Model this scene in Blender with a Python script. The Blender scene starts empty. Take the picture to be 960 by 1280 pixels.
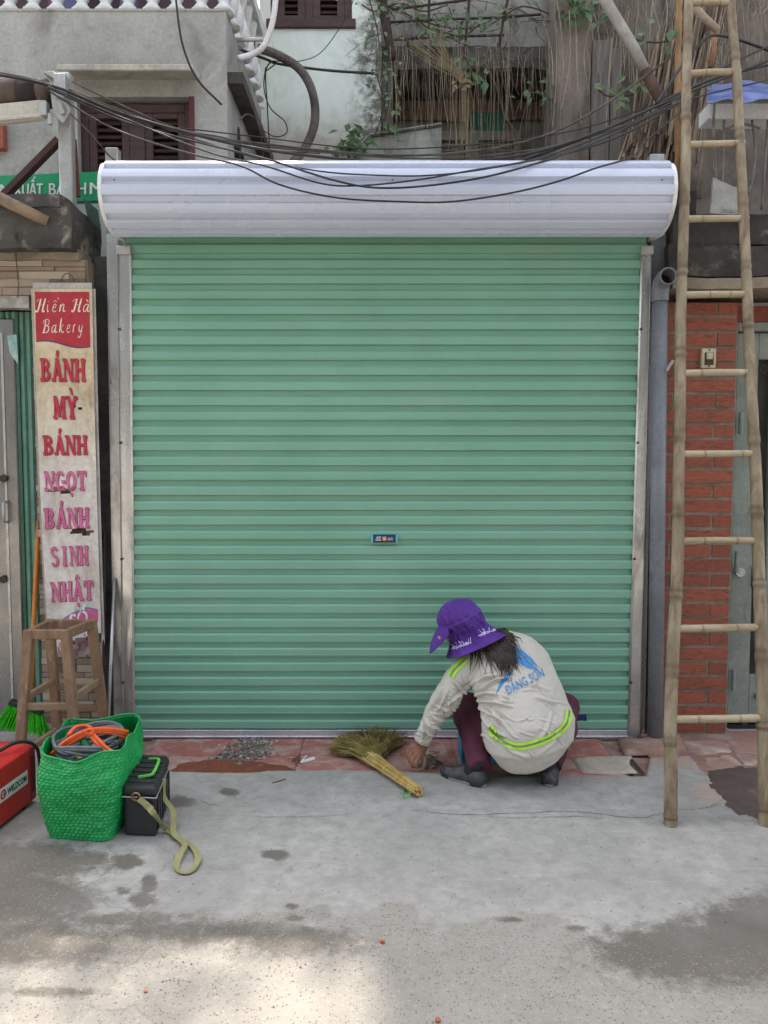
import bpy, math, random
import numpy as np
from mathutils import Vector, Matrix, noise
from mathutils.bvhtree import BVHTree

random.seed(7)
R = math.radians
S = bpy.context.scene
COL = S.collection

# ------------------------------------------------------------------ camera
F_PX, TILT, CAM = 967.0, R(3.6), Vector((0.0, -4.155, 1.5))
cd = bpy.data.cameras.new('camera')
cd.sensor_fit = 'VERTICAL'
cd.sensor_height = 24.0
cd.lens = 24.0 * F_PX / 1280.0
cd.clip_start, cd.clip_end = 0.05, 500.0
cam = bpy.data.objects.new('camera', cd)
COL.objects.link(cam)
cam.location = CAM
cam.rotation_euler = (R(90) - TILT, 0, 0)
S.camera = cam
FWD = Vector((0, math.cos(TILT), -math.sin(TILT)))
UPV = Vector((0, math.sin(TILT), math.cos(TILT)))
RGT = Vector((1, 0, 0))

# ------------------------------------------------------------------ sky and sun
SUN_H = Vector((-0.222, 1.0, 0)).normalized()       # the sun stands behind the buildings, a little to the left
SUN_EL = R(62)
TO_SUN = Vector((SUN_H.x * math.cos(SUN_EL), SUN_H.y * math.cos(SUN_EL), math.sin(SUN_EL)))
w = bpy.data.worlds.new('World')
S.world = w
w.use_nodes = True
nt = w.node_tree
bg = nt.nodes['Background']
sky = nt.nodes.new('ShaderNodeTexSky')
sky.sky_type = 'NISHITA'
sky.sun_disc = False
sky.sun_elevation = SUN_EL
sky.sun_rotation = math.atan2(SUN_H.x, SUN_H.y)
sky.air_density = 1.0
sky.dust_density = 4.0
sky.ozone_density = 1.0
hz = nt.nodes.new('ShaderNodeHueSaturation')            # hazy summer sky: paler than the clear-air model
hz.inputs['Saturation'].default_value = 0.42
nt.links.new(sky.outputs[0], hz.inputs['Color'])
nt.links.new(hz.outputs[0], bg.inputs[0])
bg.inputs[1].default_value = 0.15
ld = bpy.data.lights.new('sun', 'SUN')
ld.energy = 2.0
ld.angle = R(0.9)
ld.color = (1.0, 0.90, 0.77)
sun = bpy.data.objects.new('sun', ld)
COL.objects.link(sun)
sun.location = (0, 0, 20)
sun.rotation_euler = TO_SUN.to_track_quat('Z', 'Y').to_euler()

S.view_settings.view_transform = 'Standard'
S.view_settings.look = 'None'
S.view_settings.gamma = 1.0
S.view_settings.exposure = 1.95

# ------------------------------------------------------------------ helpers
def ray(px, py):
    return (FWD + RGT * ((px - 480) / F_PX) + UPV * ((640 - py) / F_PX))

def P(px, py, Y):
    d = ray(px, py)
    return CAM + d * ((Y - CAM.y) / d.y)

def G(px, py, z=0.0):
    d = ray(px, py)
    return CAM + d * ((z - CAM.z) / d.z)

def PLN(px, py, p0, n):
    d = ray(px, py)
    return CAM + d * ((p0 - CAM).dot(n) / d.dot(n))

def lerp(a, b, t):
    return a + (b - a) * t

def resample(pts, n):
    """n points on a smooth (Catmull-Rom) curve through pts"""
    pts = [Vector(p) for p in pts]
    m = len(pts) - 1
    out = []
    for i in range(n):
        t = i / (n - 1) * m
        k = min(int(t), m - 1)
        u = t - k
        p1, p2 = pts[k], pts[k + 1]
        p0 = pts[k - 1] if k > 0 else p1 * 2 - p2
        p3 = pts[k + 2] if k + 2 <= m else p2 * 2 - p1
        out.append(0.5 * ((2 * p1) + (p2 - p0) * u + (2 * p0 - 5 * p1 + 4 * p2 - p3) * u * u + (3 * p1 - p0 - 3 * p2 + p3) * u ** 3))
    return out

class MB:
    def __init__(s):
        s.v, s.f, s.mi, s.m = [], [], [], 0

    def add(s, vs, fs):
        b = len(s.v)
        s.v += [tuple(p) for p in vs]
        s.f += [tuple(i + b for i in f) for f in fs]
        s.mi += [s.m] * len(fs)
        return s

    def bx(s, x0, x1, y0, y1, z0, z1):
        return s.add([(x, y, z) for z in (z0, z1) for y in (y0, y1) for x in (x0, x1)],
                     [(0, 2, 3, 1), (4, 5, 7, 6), (0, 1, 5, 4), (2, 6, 7, 3), (0, 4, 6, 2), (1, 3, 7, 5)])

    def box(s, c, size, rot=None):
        c = Vector(c)
        vs = []
        for z in (-.5, .5):
            for y in (-.5, .5):
                for x in (-.5, .5):
                    p = Vector((x * size[0], y * size[1], z * size[2]))
                    if rot is not None:
                        p = rot @ p
                    vs.append(c + p)
        return s.add(vs, [(0, 2, 3, 1), (4, 5, 7, 6), (0, 1, 5, 4), (2, 6, 7, 3), (0, 4, 6, 2), (1, 3, 7, 5)])

    def bar(s, a, b, wx, wy, up=(0, 0, 1)):
        """square bar from a to b; wx across, wy along the 'up' side"""
        a, b = Vector(a), Vector(b)
        d = (b - a).normalized()
        u = Vector(up)
        x = d.cross(u)
        if x.length < 1e-4:
            x = d.cross(Vector((0, 1, 0)))
        x.normalize()
        y = x.cross(d).normalized()
        vs = [p + x * (i * wx / 2) + y * (j * wy / 2) for p in (a, b) for j in (-1, 1) for i in (-1, 1)]
        return s.add(vs, [(0, 1, 3, 2), (4, 6, 7, 5), (0, 4, 5, 1), (2, 3, 7, 6), (0, 2, 6, 4), (1, 5, 7, 3)])

    def loft(s, rings, cap=True, closed=True):
        n = len(rings[0])
        vs = [p for r in rings for p in r]
        fs = []
        for k in range(len(rings) - 1):
            for i in range(n if closed else n - 1):
                j = (i + 1) % n
                fs.append((k * n + i, k * n + j, (k + 1) * n + j, (k + 1) * n + i))
        if cap and closed:
            fs.append(tuple(range(n - 1, -1, -1)))
            fs.append(tuple((len(rings) - 1) * n + i for i in range(n)))
        return s.add(vs, fs)

    def tube(s, pts, r, n=8, cap=True, flat=1.0, up=None):
        pts = [Vector(p) for p in pts]
        m = len(pts)
        rr = r if isinstance(r, (list, tuple)) else [r] * m
        rings = []
        x = None
        for i in range(m):
            t = (pts[min(i + 1, m - 1)] - pts[max(i - 1, 0)])
            t = t.normalized() if t.length > 1e-9 else Vector((0, 0, 1))
            if x is None:
                a = Vector(up) if up else (Vector((0, 1, 0)) if abs(t.y) < .9 else Vector((1, 0, 0)))
                x = t.cross(a)
                if x.length < 1e-5:
                    x = t.cross(Vector((1, 0, 0)))
            x = (x - t * x.dot(t)).normalized()
            y = t.cross(x)
            rings.append([pts[i] + x * (rr[i] * math.cos(2 * math.pi * k / n)) + y * (rr[i] * flat * math.sin(2 * math.pi * k / n)) for k in range(n)])
        return s.loft(rings, cap)

    def prism(s, poly, vec):
        vec = Vector(vec)
        a = [Vector(p) for p in poly]
        n = len(a)
        return s.add(a + [p + vec for p in a], [tuple(range(n - 1, -1, -1)), tuple(range(n, 2 * n))] +
                     [(i, (i + 1) % n, n + (i + 1) % n, n + i) for i in range(n)])

    def grid(s, rows):
        n = len(rows[0])
        return s.add([p for r in rows for p in r],
                     [(k * n + i, k * n + i + 1, (k + 1) * n + i + 1, (k + 1) * n + i) for k in range(len(rows) - 1) for i in range(n - 1)])

    def ball(s, c, r, n=12, m=8, rot=None):
        c = Vector(c)
        rr = (r, r, r) if not isinstance(r, (tuple, list)) else r
        rings = []
        for k in range(m + 1):
            a = math.pi * (k + .02 if k == 0 else k - .02 if k == m else k) / m
            ring = []
            for i in range(n):
                b = 2 * math.pi * i / n
                p = Vector((rr[0] * math.sin(a) * math.cos(b), rr[1] * math.sin(a) * math.sin(b), -rr[2] * math.cos(a)))
                ring.append(c + (rot @ p if rot is not None else p))
            rings.append(ring)
        return s.loft(rings)

    def leaf(s, c, d, nrm, L, W):
        d = Vector(d).normalized()
        x = d.cross(Vector(nrm))
        if x.length < 1e-4:
            x = Vector((1, 0, 0))
        x.normalize()
        n2 = x.cross(d)
        c = Vector(c)
        return s.add([c, c + d * L * .45 + x * W / 2 + n2 * W * .12, c + d * L - n2 * L * .1, c + d * L * .45 - x * W / 2 + n2 * W * .12], [(0, 1, 2), (0, 2, 3)])

    def build(s, name, mats, parent=None, smooth=False, bevel=0.0, seg=1, kind=None):
        me = bpy.data.meshes.new(name)
        off = parent_world(parent)
        me.from_pydata([(p[0] - off.x, p[1] - off.y, p[2] - off.z) for p in s.v], [], s.f)
        if not isinstance(mats, (list, tuple)):
            mats = [mats]
        for m in mats:
            me.materials.append(m)
        if len(mats) > 1:
            me.polygons.foreach_set('material_index', s.mi)
        if smooth:
            me.polygons.foreach_set('use_smooth', [True] * len(s.f))
        me.update()
        o = bpy.data.objects.new(name, me)
        COL.objects.link(o)
        if parent is not None:
            o.parent = parent
        if bevel:
            b = o.modifiers.new('bevel', 'BEVEL')
            b.width = bevel
            b.segments = seg
            b.limit_method = 'ANGLE'
            b.angle_limit = R(35)
        if kind:
            o['kind'] = kind
        return o

def parent_world(p):
    v = Vector((0, 0, 0))
    while p is not None:
        v = v + Vector(p.location)
        p = p.parent
    return v

def tag(o, label=None, cat=None, group=None, kind=None):
    if label: o['label'] = label
    if cat: o['category'] = cat
    if group: o['group'] = group
    if kind: o['kind'] = kind
    return o

def thing(name, label, cat, loc=(0, 0, 0), group=None):
    o = bpy.data.objects.new(name, None)
    o.empty_display_size = 0.1
    COL.objects.link(o)
    o.location = loc
    return tag(o, label, cat, group)

def piece(name, mesh, mat, parent, loc, rot=(0, 0, 0), scale=(1, 1, 1)):
    """an instance that shares mesh data"""
    o = bpy.data.objects.new(name, mesh)
    COL.objects.link(o)
    off = parent_world(parent)
    o.location = Vector(loc) - off
    o.rotation_euler = rot
    o.scale = scale
    o.parent = parent
    return o

def cube_mesh(name, mat, bev=.12):
    """unit block with softened edges (26 faces)"""
    import bmesh
    bm = bmesh.new()
    bmesh.ops.create_cube(bm, size=1.0)
    me = bpy.data.meshes.new(name)
    bm.to_mesh(me)
    bm.free()
    me.materials.append(mat)
    return me

def rgb(h):
    """sRGB 0-255 -> linear"""
    def f(c):
        c /= 255.0
        return c / 12.92 if c <= .04045 else ((c + .055) / 1.055) ** 2.4
    return tuple(f(c) for c in h) + (1.0,)

class NT:
    def __init__(s, m):
        s.t = m.node_tree
        s.n, s.l = s.t.nodes, s.t.links

    def new(s, typ, **kw):
        n = s.n.new('ShaderNode' + typ)
        for k, v in kw.items():
            setattr(n, k, v)
        return n

    def val(s, sock, v):
        if isinstance(v, bpy.types.NodeSocket):
            s.l.new(v, sock)
        else:
            sock.default_value = v

    def noise(s, vec, scale, detail=5, rough=.6, dist=0.0):
        n = s.new('TexNoise')
        s.l.new(vec, n.inputs['Vector'])
        n.inputs['Scale'].default_value = scale
        n.inputs['Detail'].default_value = detail
        n.inputs['Roughness'].default_value = rough
        n.inputs['Distortion'].default_value = dist
        return n.outputs['Fac']

    def ramp(s, fac, a, b, c0=0.0, c1=1.0):
        n = s.new('MapRange', clamp=True)
        n.interpolation_type = 'SMOOTHSTEP'
        s.val(n.inputs['Value'], fac)
        n.inputs['From Min'].default_value = a
        n.inputs['From Max'].default_value = b
        n.inputs['To Min'].default_value = c0
        n.inputs['To Max'].default_value = c1
        return n.outputs['Result']

    def mix(s, fac, a, b, mode='MIX'):
        n = s.new('Mix', data_type='RGBA', blend_type=mode)
        s.val(n.inputs[0], fac)
        s.val(n.inputs[6], a)
        s.val(n.inputs[7], b)
        return n.outputs[2]

    def math(s, op, a, b=0.0):
        n = s.new('Math', operation=op)
        s.val(n.inputs[0], a)
        s.val(n.inputs[1], b)
        return n.outputs[0]

def M(name, c1, c2=None, scale=4.0, rough=.65, metal=0.0, bump=.15, bscale=60.0, stretch=(1, 1, 1), dirt=None, dirt_amt=.5,
      dirt_scale=3.0, dirt_stretch=None, rnd=0.0, fine=.12, rvar=.12, spec=.4, backface=False):
    """weathered surface: two base colours mixed by noise, fine grain, a third colour as patchy dirt, bump"""
    m = bpy.data.materials.new(name)
    m.use_nodes = True
    t = NT(m)
    b = t.n['Principled BSDF']
    tc = t.new('TexCoord')
    mp = t.new('Mapping')
    mp.inputs['Scale'].default_value = stretch
    t.l.new(tc.outputs['Object'], mp.inputs['Vector'])
    vec = mp.outputs['Vector']
    c2 = c2 or tuple(x * .85 for x in c1)
    if rnd:
        oi = t.new('ObjectInfo')
        ad = t.new('VectorMath', operation='ADD')
        t.l.new(vec, ad.inputs[0])
        sc = t.new('VectorMath', operation='SCALE')
        cmb = t.new('CombineXYZ')
        for i in range(3):
            t.l.new(oi.outputs['Random'], cmb.inputs[i])
        t.l.new(cmb.outputs[0], sc.inputs[0])
        sc.inputs['Scale'].default_value = 37.0
        t.l.new(sc.outputs[0], ad.inputs[1])
        vec = ad.outputs[0]
    n1 = t.noise(vec, scale, 6, .62, .4)
    fac = t.ramp(n1, .3, .7)
    if rnd:
        fac = t.math('ADD', t.math('MULTIPLY', fac, 1 - rnd), t.math('MULTIPLY', oi.outputs['Random'], rnd))
    col = t.mix(fac, rgb(c1), rgb(c2))
    n2 = t.noise(vec, bscale, 3, .7)
    g = t.ramp(n2, .25, .75, 1 - fine, 1 + fine)
    cg = t.new('CombineColor')
    for i in range(3):
        t.l.new(g, cg.inputs[i])
    col = t.mix(1.0, col, cg.outputs[0], 'MULTIPLY')
    if dirt:
        v2 = vec
        if dirt_stretch:
            mp2 = t.new('Mapping')
            mp2.inputs['Scale'].default_value = dirt_stretch
            t.l.new(tc.outputs['Object'], mp2.inputs['Vector'])
            v2 = mp2.outputs['Vector']
        n3 = t.noise(v2, dirt_scale, 8, .68, .6)
        col = t.mix(t.ramp(n3, .62 - dirt_amt * .35, .80 - dirt_amt * .25), col, rgb(dirt))
    t.l.new(col, b.inputs['Base Color'])
    b.inputs['Roughness'].default_value = rough
    if rvar:
        t.l.new(t.ramp(n1, .25, .75, max(.03, rough - rvar), min(1, rough + rvar)), b.inputs['Roughness'])
    b.inputs['Metallic'].default_value = metal
    b.inputs['Specular IOR Level'].default_value = spec
    if bump:
        bp = t.new('Bump')
        bp.inputs['Strength'].default_value = bump
        bp.inputs['Distance'].default_value = .01
        t.l.new(t.math('ADD', n2, t.math('MULTIPLY', n1, .6)), bp.inputs['Height'])
        t.l.new(bp.outputs[0], b.inputs['Normal'])
    return m

def node_dark(m, c):
    """dark rings where the mesh attribute 'node' says so (cane joints)"""
    t = NT(m)
    b = t.n['Principled BSDF']
    src = b.inputs['Base Color'].links[0].from_socket
    a = t.new('Attribute', attribute_name='node').outputs['Fac']
    t.l.new(t.mix(a, src, rgb(c)), b.inputs['Base Color'])

def fuse(mb, voxel, iters=3, fac=.5):
    """union of the closed shapes in mb as one smooth skin -> (verts array, faces)"""
    me = bpy.data.meshes.new('tmp')
    me.from_pydata(mb.v, [], mb.f)
    me.update()
    o = bpy.data.objects.new('tmp', me)
    COL.objects.link(o)
    md = o.modifiers.new('r', 'REMESH')
    md.mode = 'VOXEL'
    md.voxel_size = voxel
    dg = bpy.context.evaluated_depsgraph_get()
    dg.update()
    me2 = bpy.data.meshes.new_from_object(o.evaluated_get(dg))
    n = len(me2.vertices)
    co = np.empty(n * 3)
    me2.vertices.foreach_get('co', co)
    co = co.reshape(-1, 3)
    ed = np.empty(len(me2.edges) * 2, dtype=int)
    me2.edges.foreach_get('vertices', ed)
    ed = ed.reshape(-1, 2)
    fs = [tuple(p.vertices) for p in me2.polygons]
    deg = np.bincount(ed.ravel(), minlength=n).reshape(-1, 1)
    for _ in range(iters):
        acc = np.zeros_like(co)
        np.add.at(acc, ed[:, 0], co[ed[:, 1]])
        np.add.at(acc, ed[:, 1], co[ed[:, 0]])
        co = co * (1 - fac) + acc / np.maximum(deg, 1) * fac
    bpy.data.objects.remove(o)
    bpy.data.meshes.remove(me)
    bpy.data.meshes.remove(me2)
    return co, fs

def vnormals(co, fs):
    nn = np.zeros_like(co)
    f4 = np.array([f if len(f) == 4 else (f[0], f[1], f[2], f[2]) for f in fs])
    a = np.cross(co[f4[:, 2]] - co[f4[:, 0]], co[f4[:, 3]] - co[f4[:, 1]])
    for k in range(4):
        np.add.at(nn, f4[:, k], a)
    return nn / np.maximum(np.linalg.norm(nn, axis=1, keepdims=True), 1e-9)

def proj_np(co):
    d = co - np.array(CAM)
    dep = d @ np.array(FWD)
    return 480 + F_PX * (d @ np.array(RGT)) / dep, 640 - F_PX * (d @ np.array(UPV)) / dep

_font_cache = {}
def text2d(txt, bold=0.0, shear=0.0, spacing=1.0):
    """flat text as (verts2d, faces), cap height about 0.73, starting at x=0"""
    cu = bpy.data.curves.new('tmp', 'FONT')
    stroke_d = txt.startswith('Đ')                     # the barred D is a D with its bar added as two short strips
    cu.body = 'D' + txt[1:] if stroke_d else txt
    cu.size = 1.0
    cu.offset = bold
    cu.shear = shear
    cu.space_character = spacing
    cu.resolution_u = 4
    o = bpy.data.objects.new('tmp', cu)
    COL.objects.link(o)
    dg = bpy.context.evaluated_depsgraph_get()
    dg.update()
    me = bpy.data.meshes.new_from_object(o.evaluated_get(dg))
    vs = [(v.co.x, v.co.y) for v in me.vertices]
    me.calc_loop_triangles()
    fs = [tuple(p.vertices) for p in me.loop_triangles]
    bpy.data.objects.remove(o)
    bpy.data.curves.remove(cu)
    bpy.data.meshes.remove(me)
    x0 = min(v[0] for v in vs)
    x1 = max(v[0] for v in vs)
    vs = [(a - x0, b) for a, b in vs]
    if stroke_d:
        for (a, b) in ((-.09, .0), (.115, .27)):
            n = len(vs)
            vs += [(a, .33), (b, .33), (b, .41), (a, .41)]
            fs += [(n, n + 1, n + 2), (n, n + 2, n + 3)]
    return vs, fs, x1 - x0

def put_text(mb, txt, fn, width=None, height=None, bold=0.0, shear=0.0, spacing=1.0):
    """fn(x, y) -> 3D; x from 0 to width, y from 0 to height (cap height)"""
    vs, fs, wd = text2d(txt, bold, shear, spacing)
    kx = width / wd
    ky = height / .73 if height else kx
    mb.add([fn(a * kx, b * ky) for a, b in vs], fs)

# ------------------------------------------------------------------ materials
m_concrete_wall = M('render_grey', (172, 170, 164), (150, 149, 144), 2.2, .9, bump=.25, bscale=45, dirt=(128, 126, 120), dirt_amt=.3, dirt_scale=2.6, dirt_stretch=(1.2, 1.2, .8), spec=.2)
m_steel = M('galvanised_steel', (190, 188, 184), (166, 164, 160), 9, .42, .55, .05, 120, dirt=(120, 112, 104), dirt_amt=.18, dirt_scale=4)
m_stainless = M('stainless', (150, 147, 143), (120, 117, 114), 2, .32, .85, .04, 90, stretch=(2, 2, .8), dirt=(120, 112, 104), dirt_amt=.2, dirt_scale=1.6, dirt_stretch=(2, 2, 1.2))
m_green = M('green_shutter_paint', (124, 171, 149), (117, 164, 142), 1.5, .40, 0, .03, 90, fine=.025, rvar=.08, dirt=(132, 166, 148), dirt_amt=.2, dirt_scale=1.6, dirt_stretch=(1, 1, 3), spec=.45)
m_hood = M('white_hood_paint', (198, 204, 221), (191, 198, 216), 2.0, .25, 0, .02, 60, fine=.02, spec=.6)
m_white = M('white_plastic', (228, 228, 228), (214, 214, 212), 5, .45, bump=.03)
m_black = M('black_rubber', (26, 26, 27), (36, 36, 36), 6, .6, bump=.06)
m_cable = M('cable_black', (30, 29, 28), (58, 55, 52), 9, .6, bump=.0)
m_cable_grey = M('cable_weathered', (96, 88, 78), (58, 53, 48), 6, .75, bump=.0)
m_iron = M('dark_iron', (50, 47, 45), (78, 62, 52), 8, .7, .2, .2, 70)
m_rust = M('brown_painted_iron', (82, 52, 46), (66, 44, 40), 6, .6, 0, .1, 60, dirt=(110, 78, 66), dirt_amt=.25)
m_brownwood = M('shutter_wood', (78, 54, 51), (62, 44, 42), 4, .6, 0, .12, 50, stretch=(1, 1, 4), dirt=(88, 70, 64), dirt_amt=.2)
m_redframe = M('red_frame', (100, 48, 46), (82, 42, 41), 5, .6)
m_baluster = M('whitewash', (226, 226, 224), (190, 190, 188), 6, .8, 0, .2, 40, dirt=(128, 126, 120), dirt_amt=.22, dirt_scale=7)
m_dark = M('dark_interior', (24, 23, 22), (36, 33, 31), 3, .9)
# ================================================================== THE SETTING: ground, apron, floor
def ground_material(name, light, mid, wetc, gravel_always=False):
    m = bpy.data.materials.new(name)
    m.use_nodes = True
    t = NT(m)
    b = t.n['Principled BSDF']
    tc = t.new('TexCoord')
    vec = tc.outputs['Object']
    aw = t.new('Attribute', attribute_name='wet').outputs['Fac']
    ar = t.new('Attribute', attribute_name='gravel').outputs['Fac']
    ap = t.new('Attribute', attribute_name='pink').outputs['Fac']
    n1 = t.noise(vec, 1.7, 8, .65, .5)
    n2 = t.noise(vec, 14, 8, .7, .2)
    n3 = t.noise(vec, 120, 4, .7)
    n5 = t.noise(vec, 42, 6, .75)
    col = t.mix(t.ramp(n1, .32, .68), rgb(light), rgb(mid))
    col = t.mix(t.ramp(n2, .3, .75, 0, .6), col, rgb(tuple(c * .8 for c in mid)))
    # trowel streaks
    mp = t.new('Mapping')
    mp.inputs['Scale'].default_value = (3, 26, 1)
    mp.inputs['Rotation'].default_value = (0, 0, .3)
    t.l.new(vec, mp.inputs['Vector'])
    n4 = t.noise(mp.outputs[0], 1.6, 5, .6, .8)
    col = t.mix(t.ramp(n4, .55, .8, 0, .35), col, rgb(tuple(min(255, c * 1.12) for c in light)))
    col = t.mix(ap, col, rgb((176, 140, 122)))
    # exposed aggregate, each stone its own tone
    vo = t.new('TexVoronoi')
    t.l.new(vec, vo.inputs['Vector'])
    vo.inputs['Scale'].default_value = 115
    vo.inputs['Randomness'].default_value = 1
    st = t.ramp(t.math('SUBTRACT', vo.outputs['Distance'], t.math('MULTIPLY', n5, .35)), .10, .24, 1, 0)
    hs = t.new('SeparateColor')
    t.l.new(vo.outputs['Color'], hs.inputs[0])
    tone = t.mix(t.ramp(hs.outputs[0], .1, .95), rgb((84, 80, 75)), rgb((166, 160, 149)))
    keep = t.math('MULTIPLY', st, t.ramp(hs.outputs[1], .25, .45))
    rs = t.ramp(t.math('ADD', ar, t.math('MULTIPLY', t.math('SUBTRACT', n2, .5), .9)), .35, .65)
    col = t.mix(t.math('MULTIPLY', rs, .6), col, rgb((134, 128, 119)))
    col = t.mix(t.math('MULTIPLY', keep, t.math('MULTIPLY', rs, .7)), col, tone)
    # sparse pits everywhere
    vo2 = t.new('TexVoronoi')
    t.l.new(vec, vo2.inputs['Vector'])
    vo2.inputs['Scale'].default_value = 38
    h2 = t.new('SeparateColor')
    t.l.new(vo2.outputs['Color'], h2.inputs[0])
    pit = t.math('MULTIPLY', t.ramp(vo2.outputs['Distance'], .10, .2, 1, 0), t.ramp(h2.outputs[0], .72, .8))
    col = t.mix(t.math('MULTIPLY', pit, .55), col, rgb((80, 78, 74)))
    col = t.mix(t.ramp(n3, .58, .74, 0, .5), col, rgb((104, 102, 98)))
    col = t.mix(t.ramp(n5, .56, .74, 0, .35), col, rgb((122, 120, 115)))
    col = t.mix(t.ramp(n5, .44, .28, 0, .3), col, rgb((190, 187, 180)))
    # dark wet stains with ragged edges
    wt = t.ramp(t.math('ADD', t.math('ADD', aw, t.math('MULTIPLY', t.math('SUBTRACT', n2, .5), 1.3)), t.math('MULTIPLY', t.math('SUBTRACT', n5, .5), .9)), .24, .84)
    wcol = t.mix(t.math('MULTIPLY', keep, t.math('MULTIPLY', rs, .4)), rgb(wetc), tone)
    wcol = t.mix(t.ramp(n3, .5, .75, 0, .4), wcol, rgb(tuple(c * .72 for c in wetc)))
    col = t.mix(t.math('MULTIPLY', wt, t.ramp(n1, .25, .8, 1.0, .6)), col, wcol)
    # hairline cracks
    mp3 = t.new('Mapping')
    mp3.inputs['Scale'].default_value = (.55, 1.0, 1)
    t.l.new(vec, mp3.inputs['Vector'])
    wv = t.new('VectorMath', operation='ADD')
    nz = t.new('TexNoise')
    t.l.new(vec, nz.inputs['Vector'])
    nz.inputs['Scale'].default_value = 3.5
    nz.inputs['Detail'].default_value = 5
    t.l.new(mp3.outputs[0], wv.inputs[0])
    scl = t.new('VectorMath', operation='SCALE')
    t.l.new(nz.outputs['Color'], scl.inputs[0])
    scl.inputs['Scale'].default_value = .35
    t.l.new(scl.outputs[0], wv.inputs[1])
    vo3 = t.new('TexVoronoi', feature='DISTANCE_TO_EDGE')
    t.l.new(wv.outputs[0], vo3.inputs['Vector'])
    vo3.inputs['Scale'].default_value = .62
    crack = t.math('MULTIPLY', t.ramp(vo3.outputs['Distance'], .001, .0035, 1, 0), t.ramp(n1, .42, .6))
    col = t.mix(t.math('MULTIPLY', crack, .3), col, rgb((90, 88, 84)))
    t.l.new(col, b.inputs['Base Color'])
    t.l.new(t.ramp(wt, 0, 1, .88, .62), b.inputs['Roughness'])
    b.inputs['Specular IOR Level'].default_value = .3
    bp = t.new('Bump')
    bp.inputs['Strength'].default_value = .35
    bp.inputs['Distance'].default_value = .006
    hgt = t.math('ADD', t.math('MULTIPLY', n2, .7), t.math('MULTIPLY', n3, .35))
    hgt = t.math('ADD', hgt, t.math('MULTIPLY', keep, t.math('MULTIPLY', rs, .35)))
    hgt = t.math('SUBTRACT', hgt, t.math('MULTIPLY', pit, .5))
    hgt = t.math('SUBTRACT', hgt, t.math('MULTIPLY', crack, .4))
    t.l.new(hgt, bp.inputs['Height'])
    t.l.new(bp.outputs[0], b.inputs['Normal'])
    return m

m_apron = ground_material('concrete_apron', (166, 163, 157), (146, 144, 139), (92, 86, 79))
CZ = .012                                            # top of the concrete above the tiles

edge_px = [(-700, 900), (60, 905), (150, 915), (186, 955), (215, 966), (300, 967), (400, 964), (520, 966), (620, 970), (720, 971), (807, 970),
           (812, 948), (850, 945), (1400, 945)]
edge_w = [G(*p) for p in edge_px]
EX = [p.x for p in edge_w]
EY = [p.y for p in edge_w]

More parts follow.
